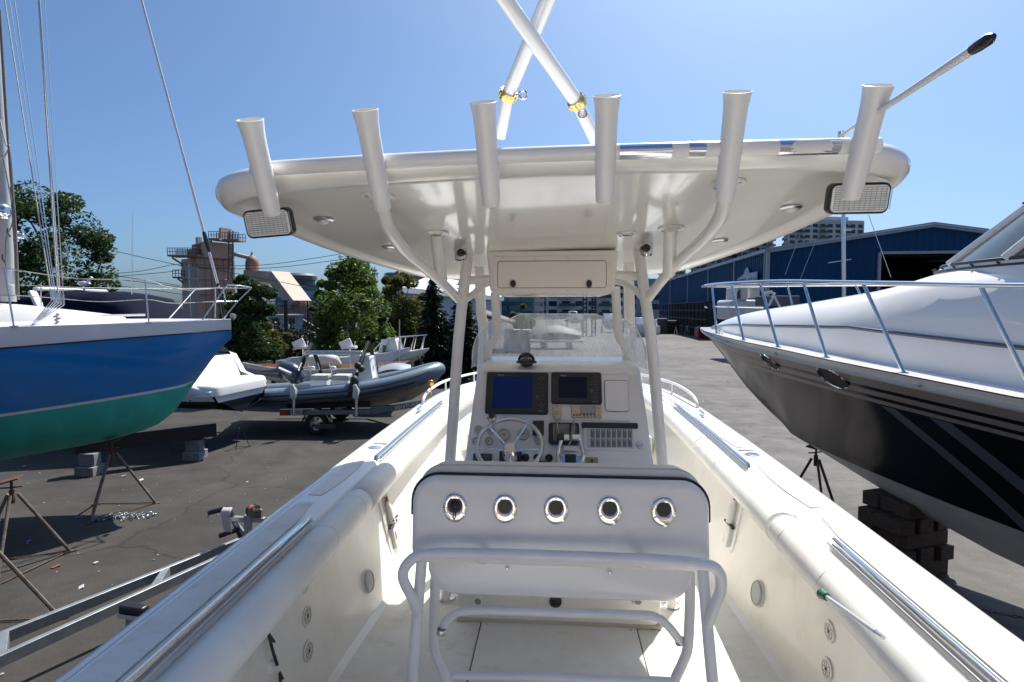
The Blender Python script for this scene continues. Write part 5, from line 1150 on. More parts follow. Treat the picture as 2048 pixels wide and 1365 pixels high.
for (a, c) in zip(near, far):
    A = at(*a[:2], D=a[2])+Fh*.1; B = at(*c[:2], D=c[2])-Fh*.1; m = (A+B)/2; i = near.index(a); zk = [1.0, .72, .62, .60, .62, .78, 1.15, 1.6][i] if True else 0
    k = V((m.x, m.y, zk)); A2 = A+V((0, 0, -.2)); B2 = B+V((0, 0, -.2)); rows.append([A2, A2.lerp(k, .35)+V((0, 0, -.07)), A2.lerp(k, .4)+V((0, 0, -.12)), k, B2.lerp(k, .4)+V((0, 0, -.12)), B2])
b.grid(rows); b.build('hull', BEIH, rib, ang=30)
q = MB(); q.grid([[at(a[0], a[1], D=a[2])+V((0, 0, -.05)), at(c[0], c[1], D=c[2])+V((0, 0, -.05))] for a, c in zip(near, far)]); q.build('floor', mat('grey_deck', (.3, .32, .34), .6), rib)
# outboard
ob = MB(); c = at(580, 752, D=17.4); U = (Rh*.8-ZZ*.6).normalized(); Vv = (Rh*.6+ZZ*.8).normalized(); F = Fr(c, U, Vv)
b = MB(); b.tube([F.p(-.42, -.05), F.p(-.34, .06), F.p(-.1, .12), F.p(.12, .12), F.p(.3, .06), F.p(.38, .0)], [.10, .22, .29, .30, .27, .16], 16); o = b.build('outboard_cowl', mat('slate_cowl', (.05, .07, .095), .2, coat=.5, metal=.3), rib)
b = MB(); b.tube([F.p(-.25, -.1), F.p(-.75, -.45), F.p(-1.15, -.62)], [.20, .11, .07], 10); b.build('outboard_leg', mat('slate_leg', (.04, .05, .065), .35), o)
b = MB(); b.beam(F.p(-.3, .16, .22)-Fh*.25, F.p(.1, .25, .22)-Fh*.25, .02, .05); b.build('cowl_stripe', ALU, o)
def rbox(px0, py0, px1, py1, d_, dep, name, m_, parent, bevel=.04):
    A = at(px0, py1, D=d_); B = at(px1, py0, D=d_); c = (A+B)/2+Fh*dep/2; q = MB(); q.box(c, (abs((B-A).dot(Rh)), dep, abs(B.z-A.z)), Rh, Fh); return q.build(name, m_, parent, bevel=bevel)
for x in (620, 663):
    rbox(x, 760, x+32, 777, 17.1, .45, 'seat_box', SWH, rib); rbox(x, 751, x+33, 760, 17.05, .5, 'seat_cushion', mat('grey_cushion', (.45, .44, .42), .6), rib); rbox(x-4, 733, x+8, 741, 17.2, .12, 'backrest', SWH, rib)
    q = MB(); q.tube([at(x, 741, D=17.2), at(x+3, 752, D=17.2)], .02, 6); q.tube(cat([at(x-4, 735, D=17.1), at(x-1, 725, D=17.1), at(x+3, 735, D=17.1)], 4), .012, 6); q.build('backrest_rail', ALU, rib)
b = MB(); A = [at(px, py, D=17.0) for px, py in ((729, 716), (737, 716), (741, 745), (744, 761), (712, 763), (716, 735))]; b.add([*A, *[p+Fh*.7 for p in A]], [tuple(range(6)), tuple(range(11, 5, -1))]+[(i, (i+1) % 6, 6+(i+1) % 6, 6+i) for i in range(6)]); o = b.build('helm_console', SWH, rib, bevel=.03)
b = MB(); b.tube(cat([at(747, 716, D=17.2), at(741, 722, D=17.2), at(742, 755, D=17.2), at(748, 730, D=17.4)], 4), .018, 6); b.build('console_rail', CHR, o)
for pl in ([(590, 765, 16.8), (606, 725, 16.8), (622, 688, 17.4)], [(646, 762, 18.4), (636, 725, 18.4), (622, 688, 17.6)], [(706, 772, 16.8), (722, 725, 16.8), (736, 684, 17.4)], [(757, 752, 18.4), (748, 720, 18.4), (737, 684, 17.6)]):
    q = MB(); P = [at(a, c, D=d_) for a, c, d_ in pl]; q.tube([P[0], P[1]], .035, 8); o = q.build('arch_post', mat('black_foam_tube', (.012, .012, .012), .8), rib)
    q = MB(); q.tube([P[0].lerp(P[1], .3), P[1], P[2]], [.05, .07, .055], 8); q.build('foam_sleeve', mat('black_foam_tube', (.012, .012, .012), .8), o)
    q = MB(); q.tube([P[0].lerp(P[1], .6)-Fh*.06, P[1]-Fh*.07], .028, 8); q.build('pole', CHR, o)
q = MB(); q.beam(at(608, 706, D=16.9), at(726, 706, D=16.9), .08, .12); q.build('cross_bar', ALU, rib, bevel=.02)
q = MB(); q.sph(at(716, 732, D=16.6), .11, 12, 8); q.sph(at(722, 738, D=16.6), .11, 12, 8); q.build('black_bundle', RUB, rib)
q = MB(); q.sph(at(709, 764, D=16.1), .13, 10, 7, (1, 1, 1.4)); q.tube([at(707, 768, D=16.1), at(702, 782, D=16.1), at(700, 787, D=16.0)], [.10, .13, .05], 8); q.build('black_cover', RUB, rib)
q = MB(); P = [at(p[0], p[1]+8, D=p[2]-.2) for p in ((826, 762, 16.9), (860, 750, 17.2))]; U = (P[1]-P[0]).normalized(); c = P[0].lerp(P[1], .5)-Fh*.12+V((0, 0, -.06))
text('CT 8508 BJ', Fr(c, U, (ZZ-Fh*.1)), .10, mat('black_lettering', (.02, .02, .02), .6), 'registration_number', rib, .004); q = MB(); q.box(P[0]-U*.18-Fh*.12+V((0, 0, -.06)), (.11, .02, .10), U, Fh); q.build('registration_sticker', mat('dark_red_sticker', (.18, .02, .02), .6), rib)
rt = thing('boat_trailer', 'grey road trailer with chrome fender carrying the slate inflatable boat', 'trailer', tuple(cmp_(16.5, -5.8, 0)))
q = MB(); q.beam(at(560, 827, D=16.1), at(742, 824, D=16.1), .08, .13); q.beam(at(742, 824, D=16.1), at(850, 806, D=16.8), .08, .16); q.build('frame_rail', mat('blue_grey_steel', (.16, .20, .24), .35, metal=.6), rt, bevel=.01)
q = MB(); q.beam(at(560, 823, D=18.6), at(742, 820, D=18.6), .08, .13); q.beam(at(742, 820, D=18.6), at(850, 806, D=16.9), .08, .13); q.beam(at(850, 806, D=16.8), at(905, 800, D=16.9), .1, .12); q.build('frame_rail', mat('blue_grey_steel', (.16, .20, .24), .35, metal=.6), rt, bevel=.01)
q = MB(); q.beam(at(575, 812, D=16.7), at(740, 808, D=16.7), .10, .14); q.build('bunk', RUB, rt)
A = at(795, 816, D=16.0); B = at(835, 808, D=16.3); text('VENTURE', Fr(A.lerp(B, .45)-Fh*.02, (B-A), ZZ), .10, ALU, 'trailer_lettering', rt, .004, sx=1.25)
wc = at(634, 833, D=16.2)
for k, dd in ((0, 0), (1, 2.3)):
    c = V((wc.x, wc.y, .33))+Fh*dd; ax = -Fh; q = MB(); q.lathe([(.20, .10), (.30, .11), (.33, .08), (.335, 0), (.33, -.08), (.30, -.11), (.2, -.10)], c, ax, 30); o = q.build('wheel', TYRE, rt)
    q = MB(); q.lathe([(.205, .10), (.19, .06), (.17, .03), (.06, .05), (.05, .08), (0, .085)], c, ax, 24); q.build('rim', STL, o)
    q = MB()
    for i in range(5):
        t = 2*pi*i/5; q.cyl(c+ax*.035+(Rh*cos(t)+ZZ*sin(t))*.12, c+ax*.055+(Rh*cos(t)+ZZ*sin(t))*.12, .035, n=8)
    q.build('rim_hole', BLK, o)
    q = MB(); rows = [[c+ax*w_+(Rh*cos(t)+ZZ*sin(t))*.40 for w_ in (-.12, .12, .125)]+[c+ax*.125+(Rh*cos(t)+ZZ*sin(t))*.375] for t in [R_(170-17*i+0) for i in range(11)]]; q.grid(rows); q.build('fender', CHR, rt, solid=.006)
for px in (587, 712):
    q = MB(); A = at(px, 832, D=15.85); B = at(px+1, 772, D=15.85); q.tube([A, B], .035, 8); o = q.build('guide_post', ALU, rt); q = MB(); q.tube([at(px-3, 770, D=15.85), at(px+1, 782, D=15.85), at(px-1, 795, D=15.8), at(px+1, 800, D=15.8)], [.05, .10, .09, .04], 8); q.build('white_wrapping', ROPE, o)
q = MB(); q.box(at(548+20, 826, D=16.0), (.22, .03, .11), Rh, Fh); q.build('tail_lamp', REDP, rt)
q = MB(); q.box(at(593, 826, D=15.98), (.32, .02, .16), Rh, Fh); pl_ = q.build('number_plate', mat('plate_white', (.5, .5, .55), .4), rt); text('LJ TC', Fr(at(593, 826, D=15.96), Rh, ZZ), .09, BLK, 'plate_lettering', pl_, .003)
tag(MB().box(at(652, 856, D=15.9)+V((0, 0, .04)), (.5, .2, .10), Rh, Fh).build('wheel_chock', WOOD, None), 'short timber chock lying beside the wheel of the inflatable boat trailer', 'chock')
# ------------------------------------------------------------------ other small boats
ds = thing('wooden_sailing_boat', 'low white sailing boat with varnished wood deck behind the inflatable boat', 'sailing boat', tuple(cmp_(21, -7.5, 0)))
Dt = Boat(21.5, -10.2, (1, -.05), (-.05, -1)); b = MB(); rw = []
for s, h, zs, zk in ((0, .05, 1.55, 1.4), (.6, .35, 1.5, 1.05), (1.5, .7, 1.42, .75), (3, .95, 1.38, .6), (4.5, 1.0, 1.45, .6), (5.8, .85, 1.55, .75), (6.4, .7, 1.62, 1.0)):
    rw.append([Dt.p(s, u*h, zk+(zs-zk)*t) for u, t in ((-1, 1), (-.93, .6), (-.7, .25), (0, 0), (.7, .25), (.93, .6), (1, 1))])
b.grid(rw); b.build('hull', mat('cream_white_hull', (.66, .65, .62), .3), ds, ang=60)
b = MB(); b.grid([[r[0]+V((0, 0, .01)), r[3]*1+V((0, 0, r[0].z-r[3].z+.05)), r[-1]+V((0, 0, .01))] for r in rw]); b.build('wood_deck', mat('varnished_wood', (.20, .075, .03), .3, coat=.4, var=.2, vs=6), ds)
b = MB(); b.tube([r[-1] for r in rw], .035, 6); b.build('gunwale', SWH, ds)
b = MB(); b.tube([at(610, 728, D=20.9), at(622, 722, D=20.9), at(650, 720, D=20.9), at(672, 724, D=20.9), at(682, 730, D=20.9)], [.05, .22, .26, .22, .05], 14); b.build('cuddy_cover', mat('cream_cover', (.62, .58, .53), .6), ds)
b = MB(); b.tube([at(497, 724, D=21), at(510, 727, D=21), at(545, 724, D=21)], .035, 6); b.build('boom', WOOD, ds)
cc2 = thing('console_boat', 'white open boat with helm console and two white fishing chairs', 'boat', tuple(cmp_(24, -7.2, 0)))
Gt = Boat(24.5, -9.8, (1, .0), (0, -1)); b = MB(); rw = []
for s, h, zs, zk in ((0, .9, 1.45, .8), (1, 1.05, 1.5, .75), (3, 1.1, 1.6, .75), (4.5, .8, 1.75, .9), (5.4, .05, 1.95, 1.7)): rw.append([Gt.p(s, u*h, zk+(zs-zk)*t) for u, t in ((-1, 1), (-.9, .4), (0, 0), (.9, .4), (1, 1))])
b.grid(rw); b.build('hull', SWH, cc2); b = MB(); b.grid([[r[0], r[-1]] for r in rw]); b.build('deck', mat('grey_deck', (.3, .32, .34), .6), cc2)
b = MB(); A = [at(px, py, D=23.6) for px, py in ((705, 708), (718, 706), (721, 732), (688, 734))]; b.add([*A, *[p+Fh*.7 for p in A]], [(0, 1, 2, 3), (7, 6, 5, 4)]+[(i, (i+1) % 4, 4+(i+1) % 4, 4+i) for i in range(4)]); b.build('helm_console', SWH, cc2, bevel=.03)
for x in (596, 690):
    b = MB(); S0 = at(x+10, 695, D=23.5); b.box(S0, (.5, .5, .12), Rh, Fh); b.beam(at(x-2, 681, D=23.4), at(x+5, 696, D=23.4), .5, .08, Fh); b.beam(S0+V((.25, -.2, .05)), S0+V((.3, -.2, .25)), .06, .05); ch_ = b.build('fishing_chair', SWH, cc2, bevel=.03); b = MB(); b.cyl(S0, S0+V((0, 0, -.7)), .05); b.build('pedestal', ALU, ch_)
wa = thing('walkaround_boat', 'white walkaround boat with bow rail in front of the dark conifers', 'boat', tuple(cmp_(25, -4.6, 0)))
Wt = Boat(25, -3.65, (-1, .0), (0, -1)); b = MB(); rw = []
for s, h, zs, zk in ((0, .05, 1.88, 1.8), (.5, .45, 1.80, 1.35), (1.3, .85, 1.70, 1.05), (2.4, 1.1, 1.62, .95), (4.6, 1.1, 1.55, .95)): rw.append([Wt.p(s, u*h, zk+(zs-zk)*t) for u, t in ((-1, 1), (-.85, .45), (0, 0), (.85, .45), (1, 1))])
b.grid(rw); b.build('hull', SWH, wa); b = MB(); b.grid([[r[0], r[-1]] for r in rw]); b.build('deck', SWH, wa)
b = MB(); A = [at(px, py, D=24.4) for px, py in ((764, 681), (788, 679), (794, 700), (796, 712), (757, 712))]; n_ = 5; b.add([*A, *[p+Fh*1.2 for p in A]], [tuple(range(5)), tuple(range(9, 4, -1))]+[(i, (i+1) % 5, 5+(i+1) % 5, 5+i) for i in range(5)]); o = b.build('cabin', SWH, wa, bevel=.04)
rbox(765, 692, 773, 705, 24.35, .03, 'cabin_door', mat('louvre_grey', (.12, .13, .14), .6), o, .002)
for sd in (1, -1):
    q = MB(); q.tube(cat([Wt.p(.1, sd*.05, 2.45), Wt.p(.8, sd*.5, 2.4), Wt.p(1.8, sd*.85, 2.25), Wt.p(2.3, sd*.9, 1.7)], 4), .022, 6)
    for s in (.2, .6, 1.1, 1.6): q.tube([Wt.p(s+.15, sd*itp([(0, .1), (2, .9)], s), 1.75), Wt.p(s, sd*itp([(0, .08), (2, .85)], s), 2.38)], .018, 6)
    q.build('bow_rail', ALU, wa)
q = MB(); q.tube([at(799, 735, D=24), at(799, 640, D=24)], .025, 6); q.cyl(at(799, 700, D=24), at(799, 683, D=24), .05, n=8); q.build('antenna_pole', ALU, wa)
q = MB(); q.beam(at(835, 712, D=24.5), at(850, 735, D=24.5), .06, .06, Fh); q.beam(at(848, 712, D=24.5), at(838, 735, D=24.5), .06, .06, Fh); q.build('trailer_stand', RUST, wa)
dg = MB(); rows = []
for k in range(9):
    t = k/8; rows.append([at(742+80*t, 752-10*sin(pi*t)-6*t, D=19.6+d_) + V((0, 0, .26*sin(pi*j/6)*(.5+.6*t))) for j, d_ in enumerate((0, .15, .4, .7, 1.0, 1.2, 1.3))])
dg.grid(rows); dg = dg.build('dinghy', mat('grey_dinghy', (.28, .33, .38), .45), None, ang=60); tag(dg, 'upturned pale grey dinghy lying between the inflatable boat and the trees', 'dinghy')
# ================================================================== BACKGROUND
def leafmat(name, c1, c2, trans=.35):
    m = bpy.data.materials.new(name); m.use_nodes = True; N = m.node_tree.nodes; L = m.node_tree.links; b = N['Principled BSDF']; out = N['Material Output']
    oi = N.new('ShaderNodeTexCoord'); nz = N.new('ShaderNodeTexNoise'); nz.inputs['Scale'].default_value = 2.2; nz.inputs['Detail'].default_value = 6; nz.inputs['Roughness'].default_value = .8; L.new(oi.outputs['Object'], nz.inputs[0])
    r = N.new('ShaderNodeValToRGB'); r.color_ramp.elements[0].position = .35; r.color_ramp.elements[1].position = .65; r.color_ramp.elements[0].color = list(c1)+[1]; r.color_ramp.elements[1].color = list(c2)+[1]; L.new(nz.outputs['Fac'], r.inputs[0]); L.new(r.outputs[0], b.inputs['Base Color'])
    b.inputs['Roughness'].default_value = .5; b.inputs['Specular IOR Level'].default_value = .3
    t = N.new('ShaderNodeBsdfTranslucent'); L.new(r.outputs[0], t.inputs[0]); mx = N.new('ShaderNodeMixShader'); mx.inputs[0].default_value = trans; L.new(b.outputs[0], mx.inputs[1]); L.new(t.outputs[0], mx.inputs[2]); L.new(mx.outputs[0], out.inputs[0]); return m
BARK = mat('bark', (.09, .07, .055), .9, var=.25, vs=6, bump=.4)
def leaves(b, c, r, n, size, rng, flat=1.0, droop=0.0):
    for _ in range(n):
        while True:
            d = V((rng.uniform(-1, 1), rng.uniform(-1, 1), rng.uniform(-1, 1)))
            if .05 < d.length < 1: break
        d = d.normalized()*d.length**.6
        p = c+V((d.x*r[0], d.y*r[1], d.z*r[2])); s = size*rng.uniform(.6, 1.3)
        u = V((rng.gauss(0, 1), rng.gauss(0, 1), rng.gauss(0, .6)-droop)).normalized(); w = u.cross(V((rng.gauss(0, 1), rng.gauss(0, 1), rng.gauss(0, 1)))).normalized()
        k = len(b.v); b.v += [tuple(p-u*s), tuple(p+w*s*.42), tuple(p+u*s), tuple(p-w*s*.42)]; b.f.append((k, k+1, k+2, k+3)); b.m.append(0)
def tree(name, label, cx, cy0, w_px, top, bot, D_, m_, nb=34, nl=260, size=.11, seed=1, cat_='tree', base_y=None, shape=None):
    """deciduous tree: crown between photo heights top..bot at distance D_"""
    rng = random.Random(seed); P = atd(cx, (top+bot)/2, D_); H = abs(atd(cx, top, D_).z-atd(cx, bot, D_).z)/2; Wd = w_px/2/FPX*D_
    base = V((P.x, P.y, 0)); t = thing(name, label, cat_, tuple(base), 'trees along the yard fence')
    b = MB(); tips = []
    for i in range(nb):
        a = rng.uniform(0, 2*pi); zz = rng.uniform(-.92, .95); rr_ = sqrt(max(0, 1-zz*zz))*rng.uniform(.35, .95)
        if shape == 'up': rr_ *= (1.15-.55*(zz+1)/2)
        c = P+V((cos(a)*rr_*Wd, sin(a)*rr_*Wd, zz*H)); k = rng.uniform(.13, .34)
        leaves(b, c, (Wd*k*1.05, Wd*k*1.05, Wd*k*.8), nl, size, rng); tips.append(c)
    leaves(b, P+V((0, 0, -H*.3)), (Wd*.62, Wd*.62, H*.66), nl*3, size, rng)
    b.build('crown', m_, t, smooth=False)
    q = MB(); tz = P.z-H*.55; tr0 = max(.10, Wd*.07); q.tube([base, V((base.x+.05, base.y, tz*.6)), V((P.x, P.y, tz)), P+V((0, 0, H*.3))], [tr0*1.25, tr0, tr0*.75, tr0*.3], 8); q.build('trunk', BARK, t)
    q = MB()
    for c in tips[:14]: s0 = V((P.x, P.y, tz+rng.uniform(0, H*.7))); q.tube([s0, s0.lerp(c, .5)+V((0, 0, .1)), c], [tr0*.4, tr0*.22, tr0*.08], 5)
    q.build('limbs', BARK, t, kind='stuff'); return t
def conifer(label, cx, top, bot, w_px, D_, m_, seed=2, n=34):
    rng = random.Random(seed); T = atd(cx, top, D_); B = atd(cx, bot, D_); Wd = w_px/2/FPX*D_; t = thing('conifer_tree', label, 'tree', (T.x, T.y, 0), 'trees along the yard fence')
    b = MB(); z0 = max(.2, B.z)
    for i in range(n):
        k = i/(n-1); z = T.z-(T.z-z0)*k; R0 = Wd*(.06+.94*k**.85)
        for j in range(14+int(18*k)):
            a = rng.uniform(0, 2*pi); L = R0*rng.uniform(.7, 1.12); zz = z+rng.uniform(-.15, .15); d = V((cos(a), sin(a), 0)); p0 = V((T.x, T.y, zz)); 
            for s_ in range(int(5+L*9)):
                f = (s_+rng.random())/(5+L*9); p = p0+d*L*f+V((0, 0, -.28*L*f+.10*L*f*f)); s = rng.uniform(.10, .17); u = (d*.8+V((rng.gauss(0, .5), rng.gauss(0, .5), rng.gauss(-.3, .4)))).normalized(); w = u.cross(V((rng.gauss(0, 1), rng.gauss(0, 1), 1))).normalized(); kk = len(b.v)
                b.v += [tuple(p-u*s), tuple(p+w*s*.35), tuple(p+u*s), tuple(p-w*s*.35)]; b.f.append((kk, kk+1, kk+2, kk+3)); b.m.append(0)
    b.build('crown', m_, t, smooth=False); q = MB(); q.tube([V((T.x, T.y, 0)), V((T.x, T.y, T.z-.1))], [.16, .02], 8); q.build('trunk', BARK, t); return t
LD = leafmat('dark_green_leaves', (.018, .042, .012), (.055, .10, .026), .4); LG = leafmat('fresh_green_leaves', (.04, .085, .016), (.12, .19, .035), .5); LY = leafmat('yellow_green_leaves', (.07, .09, .02), (.17, .17, .04), .45); LC = leafmat('conifer_needles', (.008, .022, .011), (.022, .045, .02), .1)
tree('broadleaf_tree', 'tall dark green tree behind the mast of the blue sailboat', 95, 0, 225, 378, 640, 26, LD, 56, 300, .105, 4)
tree('broadleaf_tree', 'dark glossy round tree just right of the sailboat bow', 503, 0, 112, 560, 735, 23, LD, 46, 360, .085, 5)
tree('broadleaf_tree', 'slim dark tree top rising behind the pulpit of the sailboat', 478, 0, 70, 535, 690, 25, LD, 18, 300, .085, 15)
tree('broadleaf_tree', 'airy fresh green tree in the middle of the left background', 702, 0, 190, 520, 725, 27, LG, 60, 230, .10, 6, shape='up')
tree('broadleaf_tree', 'smaller fresh green tree left of the airy middle tree', 652, 0, 78, 565, 690, 28, LG, 20, 220, .10, 7)
tree('broadleaf_tree', 'yellow green tree between the middle tree and the conifers', 800, 0, 125, 548, 730, 29, LY, 36, 300, .10, 8)
tree('shrub', 'low yellow green bush below the white site cabin', 545, 0, 84, 650, 722, 25, LY, 18, 240, .075, 9, 'bush')
tree('shrub', 'green bush seen through the gap above the helm windscreen', 1046, 0, 50, 610, 664, 88, LG, 22, 220, .26, 10, 'bush')
conifer('dark pointed conifer just left of the hardtop leg', 866, 552, 745, 125, 27, LC, 11)
conifer('dark conifer partly hidden behind the left hardtop legs', 925, 562, 745, 112, 28, LC, 12)
conifer('small dark conifer behind the yellow green tree', 805, 590, 745, 110, 30, LC, 13, 30)
b = MB(); rg = random.Random(21)
for i in range(60):
    px = 430+i*8.8; c = atd(px, rg.uniform(668, 720), 30+rg.uniform(0, 2)); leaves(b, c, (.65, .5, .95), 260, .12, rg)
for i in range(26):
    px = -40+i*19; c = atd(px, 690, 31); leaves(b, c, (.7, .5, 1.0), 150, .12, rg)
hd = b.build('hedge', leafmat('hedge_leaves', (.006, .014, .006), (.02, .035, .012), .15), None, smooth=False, kind='stuff'); tag(hd, 'dark hedge along the fence behind the small boats', 'hedge')
# ---- fence
fe = thing('mesh_fence', 'dark wire mesh fence with posts in front of the industrial plant', 'fence', tuple(cmp_(31.5, -13, 0)))
WIR = mat('fence_wire', (.04, .04, .042), .6)
q = MB()
for i in range(70):
    px = 440+i*3.1; a = atd(px, 605, 32); q.tube([a, V((a.x, a.y, .1))], .010, 4)
for k in range(7): a = atd(440, 610+k*14, 32); c = atd(656, 610+k*14, 32); q.tube([a, c], .010, 4)
q.build('mesh', WIR, fe, kind='stuff')
for px in (440, 485, 530, 615, 650): q = MB(); a = atd(px, 602, 32); q.cyl(a, V((a.x, a.y, 0)), .04, n=8); q.build('post', WIR, fe)
q = MB(); a = atd(571, 603, 26); q.cyl(V((a.x, a.y, 0)), a, .085, n=10); q.cyl(a, a+V((0, 0, .05)), .10, n=10); tag(q.build('steel_post', BLK, None), 'thick black steel post standing in front of the mesh fence', 'post')
q = MB(); a = ground(587+0, 722); P = atd(528, 690, 29); q.cyl(V((P.x, P.y, 0)), P, .12); tag(q.build('bollard', mat('yellow_bollard', (.45, .28, .05), .6), None), 'yellow bollard in front of the dark hedge', 'bollard')
# ---- industrial plant
TAN = mat('tan_plant_steel', (.60, .42, .33), .8, var=.1, vs=.5, col2=(.46, .31, .24), streak=(1, 1, .15)); TAND = mat('brown_plant_steel', (.34, .235, .19), .8, var=.15, vs=.6); STEEL = mat('dull_steel', (.13, .12, .12), .6)
plant = thing('concrete_plant', 'tan concrete batching tower with walkways, silo and sloping chute', 'industrial plant', tuple(cmp_(92, -48, 0)))
def zat(py, D_): return atd(1024, py, D_).z
def foot(name, fp, py0, py1, D_, m_, parent, z0=None, bevel=None):
    """upright block: plan corners given as (photo x, distance), heights from photo y at distance D_"""
    P = [atd(px, 640, d_) for px, d_ in fp]; za, zb = (zat(py1, D_) if z0 is None else z0), zat(py0, D_); q = MB(); n = len(P)
    q.add([V((p.x, p.y, za)) for p in P]+[V((p.x, p.y, zb)) for p in P], [tuple(range(n))[::-1], tuple(range(n, 2*n))]+[(i, (i+1) % n, n+(i+1) % n, n+i) for i in range(n)]); return q.build(name, m_, parent, smooth=False, bevel=bevel)
tw = foot('tower', [(366, 92), (397, 88), (472, 93), (440, 97)], 515, 0, 88, TAN, plant, 0)
q = MB()
for k in range(1, 6):
    px = 397+k*12.5; a = atd(px, 516, 88+k*.83-.1); q.tube([a, V((a.x, a.y, 2))], .07, 4)
for k in range(1, 3): px = 397-k*10.3; a = atd(px, 516, 88+k*1.33-.1); q.tube([a, V((a.x, a.y, 2))], .07, 4)
for py in (535, 560, 590): q.tube([atd(397, py, 87.9), atd(472, py, 92.9)], .06, 4)
q.build('panel_joint', TAND, tw, kind='stuff')
up = foot('upper_house', [(404, 90), (413, 88.5), (472, 92), (462, 94)], 483, 515, 88.5, TAN, plant)
foot('roof_hood', [(378, 91), (392, 89), (410, 90), (398, 93)], 497, 514, 89, TAND, plant); foot('roof_hood', [(388, 91), (396, 89.5), (410, 90), (402, 92)], 488, 500, 89.5, TAND, plant)
foot('roof_vent', [(396, 90), (401, 89), (409, 90), (403, 91)], 474, 488, 89, GALV, plant); foot('roof_vent', [(415, 90), (420, 89), (429, 90), (424, 91)], 477, 484, 89, TAND, plant)
foot('head_house', [(443, 91), (447, 90), (468, 92), (462, 93)], 455, 482, 90, TAN, plant)
def walk(px0, px1, py, D_, name='walkway', rails=True):
    q = MB(); A = atd(px0, py, D_); B = atd(px1, py, D_); q.beam(A, B, 2.4, .25); w_ = q.build(name, TAND, plant); q = MB(); n = max(3, int((px1-px0)/5))
    for dd in (-1.15, 1.15):
        for i in range(n+1): p = A.lerp(B, i/n)+Fh*dd; q.tube([p, p+V((0, 0, 1.15))], .06, 4)
        for h_ in (.6, 1.15): q.tube([A+Fh*dd+V((0, 0, h_)), B+Fh*dd+V((0, 0, h_))], .05, 4)
    q.build('railing', STEEL, w_)
walk(344, 404, 513, 88); walk(452, 484, 482, 89.5); walk(354, 372, 556, 90); walk(425, 446, 480, 90)
q = MB(); a = atd(462, 460, 89); 
for dx in (0, 8): q.tube([atd(458+dx, 462, 88.6), atd(456+dx, 560, 88.6)], .12, 4)
for k in range(24): q.tube([atd(457, 465+4*k, 88.6), atd(465, 465+4*k, 88.6)], .06, 4)
q.build('ladder', STEEL, plant)
q = MB(); q.tube([atd(344, 516, 88), atd(366, 530, 89)], .15, 5); q.tube([atd(356, 558, 90), atd(367, 566, 90)], .15, 5); q.build('brace', TAND, plant)
q = MB(); c = atd(505, 560, 89); zt_ = zat(527, 89); r_ = 12.5/FPX*89; q.lathe([(r_, c.z-1), (r_, zt_), (r_*.9, zt_+.5), (r_*.6, zt_+.95), (r_*.25, zt_+1.2), (.15, zt_+1.3), (.15, zt_+1.7)], V((c.x, c.y, 0)), ZZ, 20); q.build('silo', mat('brown_silo', (.30, .20, .15), .7, var=.2, vs=.8), plant)
q = MB(); q.tube([atd(469, 509, 89), atd(503, 517, 89)], .30, 8); q.build('feed_pipe', TAN, plant)
foot('transfer_house', [(493, 92), (509, 88), (540, 91), (522, 95)], 562, 585, 88, TAND, plant)
q = MB(); q.beam(atd(496, 552, 87.5), atd(560, 556, 87.5), 3, 1.6); q.build('conveyor_bridge', TAN, plant)
q = MB(); q.beam(atd(556, 552, 86.5), atd(600, 610, 84), 3.2, 1.7); q.build('sloping_chute', mat('pale_tan_steel', (.55, .44, .36), .75, var=.08, vs=.6), plant)
foot('base_house', [(528, 86), (534, 84), (640, 84), (700, 88), (660, 92)], 612, 0, 84, TAN, plant, 0); foot('base_house', [(650, 80), (655, 79), (690, 80), (690, 84)], 640, 0, 80, TAND, plant, 0)
q = MB()
for i in range(16): q.tube([atd(520+i*11, 602, 83), atd(520+i*11, 648, 83)], .06, 4)
for py in (603, 612, 640): q.tube([atd(520, py, 83), atd(690, py, 83)], .07, 4)
q.build('pipe_frame', STEEL, plant, kind='stuff')
q = MB(); q.beam(atd(600, 640, 78), atd(646, 668, 78), .6, .5, Fh); q.build('conveyor', STEEL, plant)
q = MB(); P = atd(572, 680, 60); q.lathe([(0, 2.6), (1.2, 2.3), (2.0, 1.4), (2.1, 0), (2.1, -2)], P+V((0, 0, -1.2)), ZZ, 20); tag(q.build('tank', mat('pale_tank', (.5, .48, .44), .6), None), 'pale round tank below the white site cabin', 'tank')
cbn = thing('site_cabin', 'white raised site cabin with two windows in front of the tan plant', 'cabin', tuple(cmp_(60, -22, 0)))
foot('wall', [(530, 61), (570, 58), (606, 59), (590, 62)], 632, 661, 58, mat('pale_cabin', (.55, .60, .62), .5, var=.05), cbn, None)
foot('roof', [(528, 61), (570, 57.5), (608, 58.6), (592, 62.5)], 629.5, 632, 57.8, SWH, cbn)
for px0, px1, d_ in ((545, 558, 58.9), (578, 590, 57.9)):
    A = atd(px0, 636, d_); B = atd(px1, 648, d_); q = MB(); q.box((A+B)/2, ((A-B).dot(Rh), .12, A.z-B.z), Rh, Fh); q.build('window', WINT, cbn)
for px in (536, 572, 600): q = MB(); p = atd(px, 661, 59); q.cyl(p, V((p.x, p.y, 0)), .12, n=6); q.build('stilt', STEEL, cbn)
